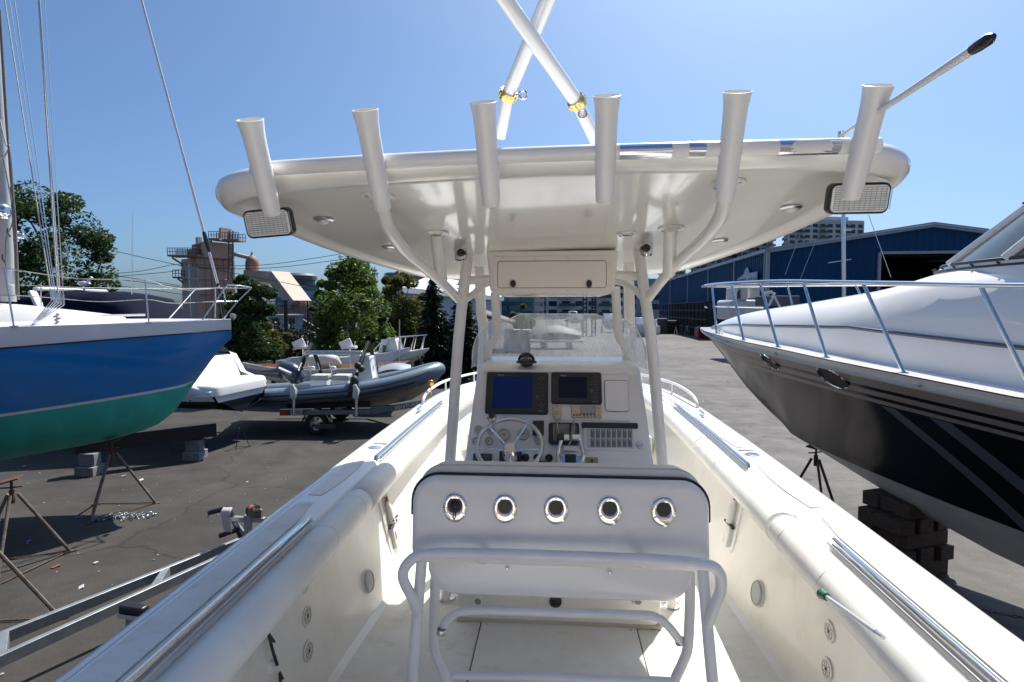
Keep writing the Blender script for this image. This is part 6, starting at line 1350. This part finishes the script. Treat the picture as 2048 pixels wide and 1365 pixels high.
# ---- steel lattice tower and power lines
lt = thing('lattice_tower', 'grey steel lattice tower rising behind the fresh green tree', 'tower', tuple(cmp_(80, -20, 0)))
for px in (697, 706, 722, 736): q = MB(); a = atd(px, 500 if px < 710 else 508, 80); q.cyl(V((a.x, a.y, 0)), a, .22, n=6); q.build('leg', STEEL, lt)
q = MB()
for k in range(5):
    y0 = 508+k*22; q.tube([atd(706, y0, 80), atd(722, y0+22, 80)], .10, 4); q.tube([atd(722, y0, 80), atd(736, y0+22, 80)], .10, 4); q.tube([atd(736, y0, 80), atd(722, y0+22, 80)], .10, 4); q.tube([atd(697, y0, 80), atd(736, y0, 80)], .12, 4)
q.build('brace', STEEL, lt)
q = MB(); q.box(atd(714, 530, 80.5), (1.0, 1, 3), Rh, Fh); q.build('machine_box', GALV, lt)
up_ = thing('utility_pole', 'grey utility pole with cross arms in front of the concrete tower', 'utility pole', tuple(cmp_(60, -32.5, 0)))
q = MB(); a = atd(376, 528, 60); c = atd(380, 655, 60); q.tube([V((c.x, c.y, 0)), c, a], [.16, .15, .11], 8); q.build('pole', GALV, up_)
for py in (537, 558): q = MB(); q.beam(atd(364, py-3, 60), atd(396, py+2, 60), .12, .14); q.build('cross_arm', GALV, up_)
q = MB()
for px in (366, 374, 386, 394): a = atd(px, 533, 60); q.cyl(a, a+V((0, 0, .3)), .07, n=6)
q.build('insulator', BLK, up_)
wires = thing('power_lines', 'thin black power lines sagging across the sky behind the sailboat', 'power lines', tuple(cmp_(60, -25, 0)))
for pl in ([(150, 483), (200, 495), (270, 512), (345, 528), (366, 533)], [(210, 548), (280, 543), (345, 530), (366, 532)], [(240, 553), (330, 545), (364, 540)], [(394, 530), (480, 532), (560, 527), (690, 507)], [(394, 537), (480, 538), (570, 534), (700, 517)], [(210, 556), (300, 567), (380, 577)], [(200, 568), (300, 580), (370, 590)], [(394, 533), (500, 553), (600, 572), (690, 590)], [(215, 550), (300, 562), (360, 572)], [(160, 575), (300, 600), (370, 606)], [(690, 507), (740, 495), (860, 480)]):
    q = MB(); q.tube(cat([atd(a, c, 60) for a, c in pl], 5), .030, 4); q.build('wire', BLK, wires)
tag(MB().lathe([(0, .1), (.09, .05), (.09, -.05), (0, -.1)], atd(182, 494, 59.8), ZZ, 10).build('street_lamp_head', BLK, None), 'small black lamp head hanging on the wire at left', 'lamp')
# ---- glass and apartment buildings
GB = mat('blue_curtain_glass', (.05, .14, .20), .12, var=.2, vs=.15, coat=.5); GB2 = mat('pale_blue_facade', (.22, .30, .36), .4, var=.12, vs=.1); GRYF = mat('grey_facade', (.34, .36, .38), .6, var=.08, vs=.2); WHF = mat('pale_facade', (.55, .56, .56), .6, var=.05, vs=.2)
WDK = mat('dark_window', (.02, .035, .055), .1, var=.3, vs=.3)
def block(name, label, fp, py0, D_, wall, nfl, fh=3.2, wins=10, balc=False, z0=0, pane=WDK, wfrac=.6):
    t = thing(name, label, 'building', tuple(V((atd(fp[0][0], 640, fp[0][1]).x, atd(fp[0][0], 640, fp[0][1]).y, 0)))); foot('wall', fp, py0, 0, D_, wall, t, z0); ztop = zat(py0, D_)
    P = [atd(px, 640, d_) for px, d_ in fp]; q = MB(); qb = MB(); qs = MB()
    for i in range(len(P)):
        A, B = P[i], P[(i+1) % len(P)]; A = V((A.x, A.y, 0)); B = V((B.x, B.y, 0)); e = B-A; L = e.length; e.normalize(); nrm = e.cross(ZZ); mid = (A+B)/2
        if nrm.dot(mid) > 0: continue
        k = max(2, int(L/(wins)))
        for f in range(nfl):
            z = ztop-1.0-(f+.5)*fh
            if z < 2: break
            for j in range(k):
                c = A+e*(L*(j+.5)/k)+nrm*.06; w_ = L/k*wfrac; q.box(V((c.x, c.y, z)), (w_, .2, fh*.58), e, nrm)
                if balc and j % 3 == 1:
                    qb.box(V((c.x, c.y, z-fh*.38))+nrm*.8, (L/k*1.2, 1.6, .25), e, nrm); qs.box(V((c.x, c.y, z-fh*.15))+nrm*1.5, (L/k*1.2, .08, fh*.35), e, nrm)
    q.build('window', pane, t, smooth=False, kind='stuff')
    if balc: qb.build('balcony_slab', GRYF, t, smooth=False, kind='stuff'); qs.build('balcony_rail', mat('dark_balcony', (.05, .06, .07), .5), t, smooth=False, kind='stuff')
    fpi = [(px, d_+.0) for px, d_ in fp]; foot('roof_parapet', [(px+(1 if i % 2 else -1)*.6, d_-.4) for i, (px, d_) in enumerate(fp)], py0-2, py0+1.5, D_, wall, t); return t
block('apartment_tower', 'tall grey apartment tower with balconies above the blue warehouse', [(1563, 338), (1572, 325), (1722, 330), (1716, 345)], 443, 328, WHF, 18, 3.15, 4.4, True)
foot('rooftop_house', [(1628, 332), (1632, 329), (1690, 331), (1688, 338)], 434, 443, 330, WHF, [o for o in COL.objects if o.name == 'apartment_tower'][0])
block('apartment_tower', 'narrow dark apartment tower left of the gap above the warehouse roof', [(1472, 350), (1480, 340), (1543, 345), (1540, 356)], 470, 345, GRYF, 16, 3.15, 4.2, True)
block('apartment_tower', 'lower grey apartment block seen just below the hardtop edge', [(1380, 360), (1384, 352), (1474, 350), (1470, 362)], 505, 352, GRYF, 12, 3.15, 4.2, True)
block('apartment_tower', 'short grey apartment block beside the right hardtop leg', [(1318, 380), (1322, 370), (1370, 372), (1368, 382)], 538, 371, GRYF, 9, 3.15, 4.2, True)
block('glass_building', 'blue glass office building behind the tan sloping chute', [(548, 260), (552, 250), (640, 250), (640, 262)], 573, 252, GB, 5, 5, 7, False, pane=mat('pale_blue_glass', (.16, .36, .48), .1, coat=1), wfrac=.85)
q = MB(); c = atd(598, 575, 258); q.lathe([(7, -2), (7, 3), (8, 3.2), (8, 5), (7, 6), (0, 6.2)], V((c.x, c.y, c.z)), ZZ, 20); tag(q.build('rooftop_drum', STEEL, None), 'round dark rooftop structure on the blue glass office building', 'rooftop')
block('glass_building', 'wide blue office building behind the yellow green tree', [(770, 270), (774, 262), (935, 265), (930, 276)], 548, 264, GB2, 6, 4.2, 6, False, pane=GB, wfrac=.9)
block('glass_building', 'long blue glass building seen below the electronics box', [(960, 230), (964, 222), (1092, 226), (1088, 236)], 566, 224, GB, 8, 3.6, 5, False, pane=mat('mid_blue_glass', (.07, .17, .23), .1, coat=1), wfrac=.8)
block('apartment_block', 'pale apartment block behind the black travel lift', [(1088, 215), (1092, 208), (1250, 212), (1246, 222)], 560, 210, WHF, 10, 3.1, 4.5, True)
block('apartment_block', 'blue grey block between the warehouse and the right hardtop legs', [(1250, 190), (1252, 184), (1322, 186), (1320, 194)], 560, 186, GB2, 9, 3.1, 3.5, False, pane=WDK)
# ---- white shed
shed = thing('metal_shed', 'white corrugated metal shed behind the conifers', 'shed', tuple(cmp_(58, -8, 0)))
A = atd(800, 583, 52); B = atd(1003, 600, 75); q = MB(); n = 110; rows = [[], []]
for i in range(n+1):
    p = A.lerp(B, i/n); o_ = (0, .12, .12, 0)[i % 4]; rows[0].append(V((p.x, p.y, 0))-Fh*o_); rows[1].append(V((p.x, p.y, itp([(0, A.z), (1, B.z)], i/n)))-Fh*o_)
q.grid(rows); q.build('wall', mat('white_metal_siding', (.50, .54, .58), .5), shed, smooth=False)
q = MB(); q.beam(A-Fh*.3+V((0, 0, .1)), B-Fh*.3+V((0, 0, .1)), .7, .5); q.add([A+V((0, 0, .35)), B+V((0, 0, .35)), B+Fh*18+V((0, 0, 2.4)), A+Fh*18+V((0, 0, 2.4))], [(0, 1, 2, 3)]); q.build('roof', SWH, shed)
# ---- blue warehouse
wh = thing('warehouse', 'long blue metal warehouse with open dark doorway at right', 'warehouse', tuple(cmp_(60, 30, 0)))
WB = mat('blue_metal_siding', (.003, .060, .155), .55, var=.12, spec=.2, vs=.3, streak=(1, 1, .1)); TRIM = mat('pale_grey_trim', (.34, .38, .43), .5)
cor = cmp_(54, 24.2); farp = cmp_(123, 31.8); e1 = (cor-farp).normalized(); e2 = V((e1.y, -e1.x, 0)); e2 = e2 if e2.dot(Rh) > 0 else -e2; EA = 9.1; RI = 11.25; HW = 14.2
nout = -e2
def corr(A, B, z0f, z1f, pitch, dep, nrm):
    L = (B-A).length; n = int(L/pitch)*4; rows = [[], []]
    for i in range(n+1):
        p = A.lerp(B, i/n); o_ = (0, dep, dep, 0)[i % 4]; rows[0].append(V((p.x, p.y, z0f(i/n)))+nrm*o_); rows[1].append(V((p.x, p.y, z1f(i/n)))+nrm*o_)
    m = MB(); m.grid(rows); return m
corr(farp, cor, lambda k: 0, lambda k: EA, .6, .08, nout).build('side_wall', WB, wh, smooth=False)
G0 = cor; G1 = cor+e2*HW*2; nf = e1
d0, d1 = 9.75/28.4, 18.6/28.4
rz = lambda k: EA+(RI-EA)*(1-abs(k*2-1))
def seg(k0, k1, zb_): A = G0.lerp(G1, k0); B = G0.lerp(G1, k1); return corr(A, B, lambda t: zb_, lambda t: rz(k0+(k1-k0)*t), .6, .08, nf)
seg(0, d0, 0).build('gable_wall', WB, wh, smooth=False); seg(d0, .5, 8.75).build('gable_wall', WB, wh, smooth=False); seg(.5, d1, 8.75).build('gable_wall', WB, wh, smooth=False); seg(d1, 1, 0).build('gable_wall', WB, wh, smooth=False)
q = MB(); Rg = G0.lerp(G1, .5); back = -e1*69.4
q.add([cor+V((0, 0, EA))+nout*.3+nf*.4, Rg+V((0, 0, RI))+nf*.4, Rg+V((0, 0, RI))+back, cor+V((0, 0, EA))+nout*.3+back], [(0, 1, 2, 3)]); q.add([G1+V((0, 0, EA))+nf*.4, Rg+V((0, 0, RI))+nf*.4, Rg+V((0, 0, RI))+back, G1+V((0, 0, EA))+back], [(0, 1, 2, 3)]); q.build('roof', TRIM, wh, solid=.15)
q = MB(); q.beam(cor+V((0, 0, EA))+nf*.25, Rg+V((0, 0, RI))+nf*.25, .25, .45); q.beam(Rg+V((0, 0, RI))+nf*.25, G1+V((0, 0, EA))+nf*.25, .25, .45); q.beam(farp+V((0, 0, EA))+nout*.2, cor+V((0, 0, EA))+nout*.2, .3, .35); q.build('roof_trim', TRIM, wh)
q = MB(); dz = 8.75; a = G0.lerp(G1, d0)+nf*.12; c = G0.lerp(G1, d1)+nf*.12; q.beam(a, a+V((0, 0, dz)), .25, .25, nf); q.beam(c, c+V((0, 0, dz)), .25, .25, nf); q.beam(a+V((0, 0, dz)), c+V((0, 0, dz)), .25, .25); q.build('door_frame', TRIM, wh)
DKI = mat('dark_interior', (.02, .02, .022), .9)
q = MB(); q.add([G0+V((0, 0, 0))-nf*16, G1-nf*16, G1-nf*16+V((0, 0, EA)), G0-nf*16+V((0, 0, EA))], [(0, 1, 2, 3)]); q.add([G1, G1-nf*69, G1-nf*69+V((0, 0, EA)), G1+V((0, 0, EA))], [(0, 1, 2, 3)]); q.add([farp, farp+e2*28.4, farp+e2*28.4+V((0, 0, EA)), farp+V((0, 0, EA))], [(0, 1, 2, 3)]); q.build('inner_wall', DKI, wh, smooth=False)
for px in (1341, 1376, 1417, 1469, 1530):
    k = (px-1024)/FPX; # point of wall on that bearing
    t_ = (24.2-k*54)/(k*69-7.6) if abs(k*69-7.6) > 1e-6 else 0; p = cor.lerp(farp, max(0, min(1, t_)))+nout*.15; q = MB(); q.beam(p, p+V((0, 0, EA-.1)), .16, .2, nf); q.build('downspout', TRIM, wh)
q = MB(); q.beam(cor+nout*.1+nf*.1, cor+V((0, 0, EA))+nout*.1+nf*.1, .3, .3, nf); q.build('corner_trim', TRIM, wh)
def wallp(px, off=.2):
    k = (px-1024)/FPX; t_ = (24.2-k*54)/(k*69-7.6); return cor.lerp(farp, t_)+nout*off
A = wallp(1480, .35); B = wallp(1520, .35); zc_ = atd(1500, 565, A.lerp(B, .5).dot(Fh)).z
sg = thing('banner_sign', 'pale banner sign with dark letters hung on the blue warehouse wall', 'sign', (A.x, A.y, zc_))
q = MB(); L = (B-A).length; F = Fr(A.lerp(B, .5)+V((0, 0, zc_)), (B-A), ZZ); F.N = F.N if F.N.dot(nout) > 0 else -F.N; q.prism([(-L/2, -.9), (L/2, -.9), (L/2, .9), (L*.12, .9), (L*.08, 1.3), (-.0, 1.55), (-L*.1, 1.3), (-L*.14, .9), (-L/2, .5)], F, 0, .06); q.build('panel', mat('banner_blue_white', (.42, .48, .58), .6), sg)
text('STEEL N H', Fr(F.O+F.N*.08, B-A, ZZ), .75, mat('navy_print', (.05, .07, .14), .6), 'lettering', sg, .01, sx=1.4)
# racks, dumpster and clutter in the warehouse shade
rk = thing('storage_rack', 'dark empty steel storage rack along the blue warehouse wall', 'rack', tuple(wallp(1400, 1.5)))
A = wallp(1346, 2.2); B = wallp(1462, 2.2); q = MB(); DS = mat('dark_rack_steel', (.02, .024, .03), .7)
for i in range(17):
    p = A.lerp(B, i/16); q = MB(); q.beam(p, p+V((0, 0, 4.4)), .12, .12, nf); q.build('upright', DS, rk)
for z_ in (1.2, 2.3, 3.4, 4.4):
    q = MB(); q.beam(A+V((0, 0, z_)), B+V((0, 0, z_)), 1.6 if z_ > 4 else 1.2, .12); q.build('shelf', DS, rk)
q = MB(); q.add([A+nout*-1.3, B+nout*-1.3, B+nout*-1.3+V((0, 0, 4.3)), A+nout*-1.3+V((0, 0, 4.3))], [(0, 1, 2, 3)]); q.build('back_panel', DS, rk)
DU = mat('red_painted_steel', (.30, .012, .012), .45, var=.1, vs=2)
du = thing('dumpster', 'red dumpster with dark lid beside the yacht bow in the warehouse shade', 'dumpster', tuple(atd(1414, 678, 67)*1)); c = ground(1412, 677); 
def frust(c, w, d_, h, tw_, m_, name, parent, z0=0):
    q = MB(); P = [(-1, -1), (1, -1), (1, 1), (-1, 1)]; q.add([c+Rh*x*w/2+Fh*y*d_/2+V((0, 0, z0)) for x, y in P]+[c+Rh*x*w/2*tw_+Fh*y*d_/2*tw_+V((0, 0, z0+h)) for x, y in P], [(3, 2, 1, 0), (4, 5, 6, 7), (0, 1, 5, 4), (1, 2, 6, 5), (2, 3, 7, 6), (3, 0, 4, 7)]); return q.build(name, m_, parent, bevel=.05)
frust(c, 2.4, 1.6, 1.15, 1.0, DU, 'bin', du); frust(c, 2.4, 1.6, .30, .75, mat('dark_red_lid', (.12, .01, .01), .5), 'lid', du, 1.17); c2 = c+Rh*1.6; frust(c2, .9, 1.4, 1.0, 1.0, mat('dark_red_lid', (.12, .01, .01), .5), 'side_bin', du)
text('Viking', Fr(c-Fh*.83+V((0, 0, .75)), Rh, ZZ), .35, WPL, 'bin_lettering', du, .01)
for i, (px, py, w_, h_, m_, lb) in enumerate(((1322, 668, 1.6, 2.0, mat('dark_grey_bin', (.05, .055, .06), .7), 'dark grey bin with slanted lid left of the storage rack'), (1342, 668, 2.0, 1.7, mat('black_bin', (.012, .012, .013), .7), 'black container between the grey bin and the storage rack'), (1478, 672, 2.5, 2.2, mat('grey_crate', (.16, .17, .17), .7), 'grey crate against the warehouse behind the yacht rail'))):
    t = thing('bin', lb, 'bin', tuple(ground(px, py))); c = ground(px, py); frust(c, w_, 1.5, h_, .97, m_, 'body', t); frust(c, w_*1.03, 1.6, .25, .8, m_, 'lid', t, h_)
rg = random.Random(5)
for i in range(7):
    px = 1352+i*11; c = ground(px, 671+rg.uniform(-1, 1)); t = thing('boat_stand', ['grey small boat stand at the left end of the row under the storage rack', 'rusty small boat stand second in the row under the rack', 'galvanised small boat stand third in the row under the rack', 'black small boat stand in the middle of the row under the rack', 'grey small boat stand just right of the black one under the rack', 'rusty small boat stand second from the right under the rack', 'galvanised small boat stand at the right end next to the red dumpster'][i], 'boat stand', tuple(c), 'boat stands stored below the rack'); q = MB(); h_ = rg.uniform(.8, 1.3); q.tube([c+Rh*-.35, c+V((0, 0, h_)), c+Rh*.35], .05, 5); q.tube([c+Fh*-.35, c+V((0, 0, h_))], .05, 5); q.build('frame', [STL, RUST, GALV, BLK][i % 4], t); q = MB(); q.box(c+V((0, 0, h_)), (.3, .2, .08)); q.build('pad', [BLK, DU, WPL, RUST][i % 4], t)
# parked boats and travel lift far behind the helm
tl = thing('travel_lift', 'tall black travel lift frame with lattice legs behind the helm', 'travel lift', tuple(cmp_(75, 9, 0)))
for px in (1170, 1188):
    q = MB()
    for dx in (-3.5, 3.5): a = atd(px+dx, 560, 75); q.beam(V((a.x, a.y, 0)), a, .18, .25, Fh)
    for k in range(14): q.beam(atd(px-3.5, 560+k*8, 75), atd(px+3.5, 560+k*8, 75), .12, .2)
    q.build('leg', BLK, tl)
q = MB(); q.beam(atd(1166, 562, 75), atd(1192, 562, 75), .3, .5); q.build('top_beam', BLK, tl)
for (px0, px1, py0, py1, d_, lb, dark) in ((1134, 1166, 623, 640, 100, 'small white cabin boat on a brown cradle left of the travel lift', 1), (1204, 1252, 628, 650, 88, 'white shrink wrapped boat right of the travel lift', 0), (1268, 1304, 636, 664, 74, 'white wrapped boat between the right hardtop legs', 0), (1308, 1318, 640, 664, 80, 'white wrapped mast bundle beside the warehouse', 0)):
    A = atd(px0, py1, d_); B = atd(px1, py0, d_); w_ = (B-A).dot(Rh); t = thing('stored_boat', lb, 'boat', (A.x, A.y, 0)); q = MB(); h_ = B.z-A.z; c = (A+B)/2
    rows = [[V((c.x, c.y, 0))+Rh*x*w_/2+Fh*y*1.2+V((0, 0, z_)) for x, y in ((-1, 0), (-.8, .9), (.7, .9), (1.0, 0), (.7, -.9), (-.8, -.9))] for z_ in (A.z-.6, A.z, A.z+h_*.5)]
    rows[0] = [p.lerp(V((c.x, c.y, p.z)), .4) for p in rows[0]]; q.grid(rows, closed=True); q.add(rows[-1], [tuple(range(6))]); q.build('hull', SWH, t); rbox(px0+4, py0, px1-(px1-px0)*.35, (py0+py1)/2, d_, 1.3, 'cabin', SWH, t)
    if dark: rbox(px0+6, py0+2, px0+18, py0+6, d_-.1, .1, 'window', WINT, t, .001); rbox(px0-4, py1+.5, px1+2, py1+3.5, d_-.3, 1.2, 'cradle', RUST, t, .01)
    for x in (-.5, .4): q = MB(); p = c+Rh*x*w_; q.cyl(V((p.x, p.y, 0)), V((p.x, p.y, A.z-.2)), .10, n=6); q.build('stand', RUST, t)
cov = MB(); rows = []
for k in range(8):
    t = k/7; rows.append([atd(962+70*t, 660, 50+y_*3) + V((0, 0, (1.9-1.1*t)*(1-.35*y_*y_)-0)) for y_ in (-1, -.5, 0, .5, 1)])
cov.grid(rows); o = cov.build('tarpaulin_cover', mat('dark_tarpaulin', (.05, .05, .055), .7), None, solid=.05); tag(o, 'dark grey tarpaulin covered boat seen left above the windscreen', 'covered boat')
# lumber, covered boat and pickup in the yard beyond the bow
pal = thing('timber_stack', 'stack of pale boards seen through the left half of the windscreen', 'timber', tuple(ground(1030, 700)))
for k in range(11):
    for j in range(3):
        q = MB(); c = ground(1018+j*17, 704)+V((rg.uniform(-.05, .05), 0, .10+k*.17)); q.box(c, (.78+rg.uniform(-.06, .06), 1.6, .13), Rh, Fh); q.build('board', mat('pale_timber', (.42, .38, .32), .8, var=.15, vs=2), pal)
cb_ = thing('covered_boat', 'grey shrink wrapped boat on a trailer seen through the middle of the windscreen', 'boat', tuple(ground(1110, 697)))
c = ground(1110, 697); q = MB(); rows = []
for t_, w_, z0, z1 in ((-2.6, .1, 1.2, 1.5), (-2.2, .8, .9, 1.6), (-1.2, 1.1, .8, 2.0), (.2, 1.15, .8, 2.15), (1.6, 1.1, .8, 1.8), (2.3, .9, .9, 1.5)):
    rows.append([c+Rh*t_+Fh*y+V((0, 0, z)) for y, z in ((-w_*.7, z0), (-w_, (z0+z1)/2), (-w_*.5, z1-.08), (0, z1), (w_*.5, z1-.08), (w_, (z0+z1)/2))])
q.grid(rows); q.build('cover', mat('grey_cover', (.07, .08, .09), .6, var=.2, vs=2), cb_)
for dx in (-1.1, 1.2): q = MB(); q.lathe([(.0, .1), (.3, .1), (.33, 0), (.3, -.1), (0, -.1)], c+Rh*dx-Fh*.9+V((0, 0, .33)), Fh, 18); q.build('wheel', TYRE, cb_)
q = MB(); q.beam(c+Rh*-2.4+V((0, 0, .6)), c+Rh*2.6+V((0, 0, .6)), .12, .14); q.build('trailer_beam', GALV, cb_)
q = MB(); P = ground(1290, 700)
# container behind the windscreen and painted yard marks
mm = thing('sailboat_mast', 'bare grey mast with stays rising in front of the blue warehouse', 'mast', tuple(cmp_(30, 17.4, 0)))
q = MB(); a = atd(1688, 600, 30); c = atd(1687, 410, 30); q.tube([V((a.x, a.y, 1)), a, c], .095, 10); q.build('pole', ALU, mm)
q = MB(); q.tube([atd(1657, 526, 30), atd(1702, 519, 30)], .03, 6); q.build('spreader', ALU, mm)
q = MB(); q.tube([atd(1737, 430, 30), atd(1782, 555, 30)], .018, 4); q.tube([atd(1600, 470, 30), atd(1570, 550, 30)], .010, 4); q.tube([atd(1632, 480, 30), atd(1600, 560, 30)], .010, 4); q.build('stay', ALU, mm)
q = MB(); q.box(atd(1697, 460, 29.8), (.3, .1, .12), Rh, Fh); q.build('lamp', SWH, mm)
hb = thing('hull', 'x', 'x')
bpy.data.objects.remove(hb)
fb = thing('fishing_boat', 'white pilothouse boat behind the bow rail of the navy yacht', 'boat', tuple(cmp_(42, 18, 0)))
rbox(1475, 575, 1496, 600, 40, 2.2, 'pilothouse', mat('cream_white_hull', (.66, .65, .62), .3), fb); rbox(1500, 575, 1520, 597, 41, 2, 'rear_house', mat('aged_white', (.5, .5, .46), .5), fb); rbox(1462, 600, 1530, 640, 40, 3, 'hull', mat('cream_white_hull', (.66, .65, .62), .3), fb, .2)
q = MB(); q.add([atd(1474, 598, 39.9), atd(1474, 585, 39.9), atd(1481, 577, 39.9), atd(1481, 598, 39.9)], [(0, 1, 2, 3)]); q.build('side_window', WINT, fb)
gb = thing('bow_fitting_boat', 'grey pontoon with davit seen between the stanchions of the yacht rail', 'boat', tuple(cmp_(36, 18, 0)))
rbox(1530, 592, 1600, 612, 36, 1.5, 'deck_house', mat('dark_house_grey', (.09, .1, .11), .7), gb); q = MB(); q.tube([atd(1528, 588, 35.5), atd(1545, 584, 35.5)], .10, 6); q.tube([atd(1545, 586, 35.5), atd(1560, 615, 35.5)], .06, 6); q.tube([atd(1550, 586, 35.5), atd(1538, 612, 35.5)], .06, 6); q.build('davit', SWH, gb)  # deck house in one even dark grey

# ---- brick building behind the viewpoint (it shows in the polished rod holders)
bk = thing('brick_building', 'pinkish brick building behind the foreground boat, mirrored in the polished rod holders', 'building', (0, -26, 0))
q = MB(); q.box((2, -30, 4.6), (70, 8, 9.2)); q.build('wall', mat('pink_brick', (.42, .24, .18), .85, var=.1, vs=1.5, col2=(.34, .19, .15)), bk)
q = MB(); q.box((2, -30, 9.35), (71, 8.8, .3)); q.build('roof_edge', GRYF, bk)
for i in range(11):
    q = MB(); q.box((-28+i*6, -25.95, 3.2+0), (2.6, .16, 2.2)); w_ = q.build('window', WDK, bk); q = MB(); q.box((-28+i*6, -25.85, 2.0), (2.9, .2, .15)); q.build('sill', GRYF, w_)
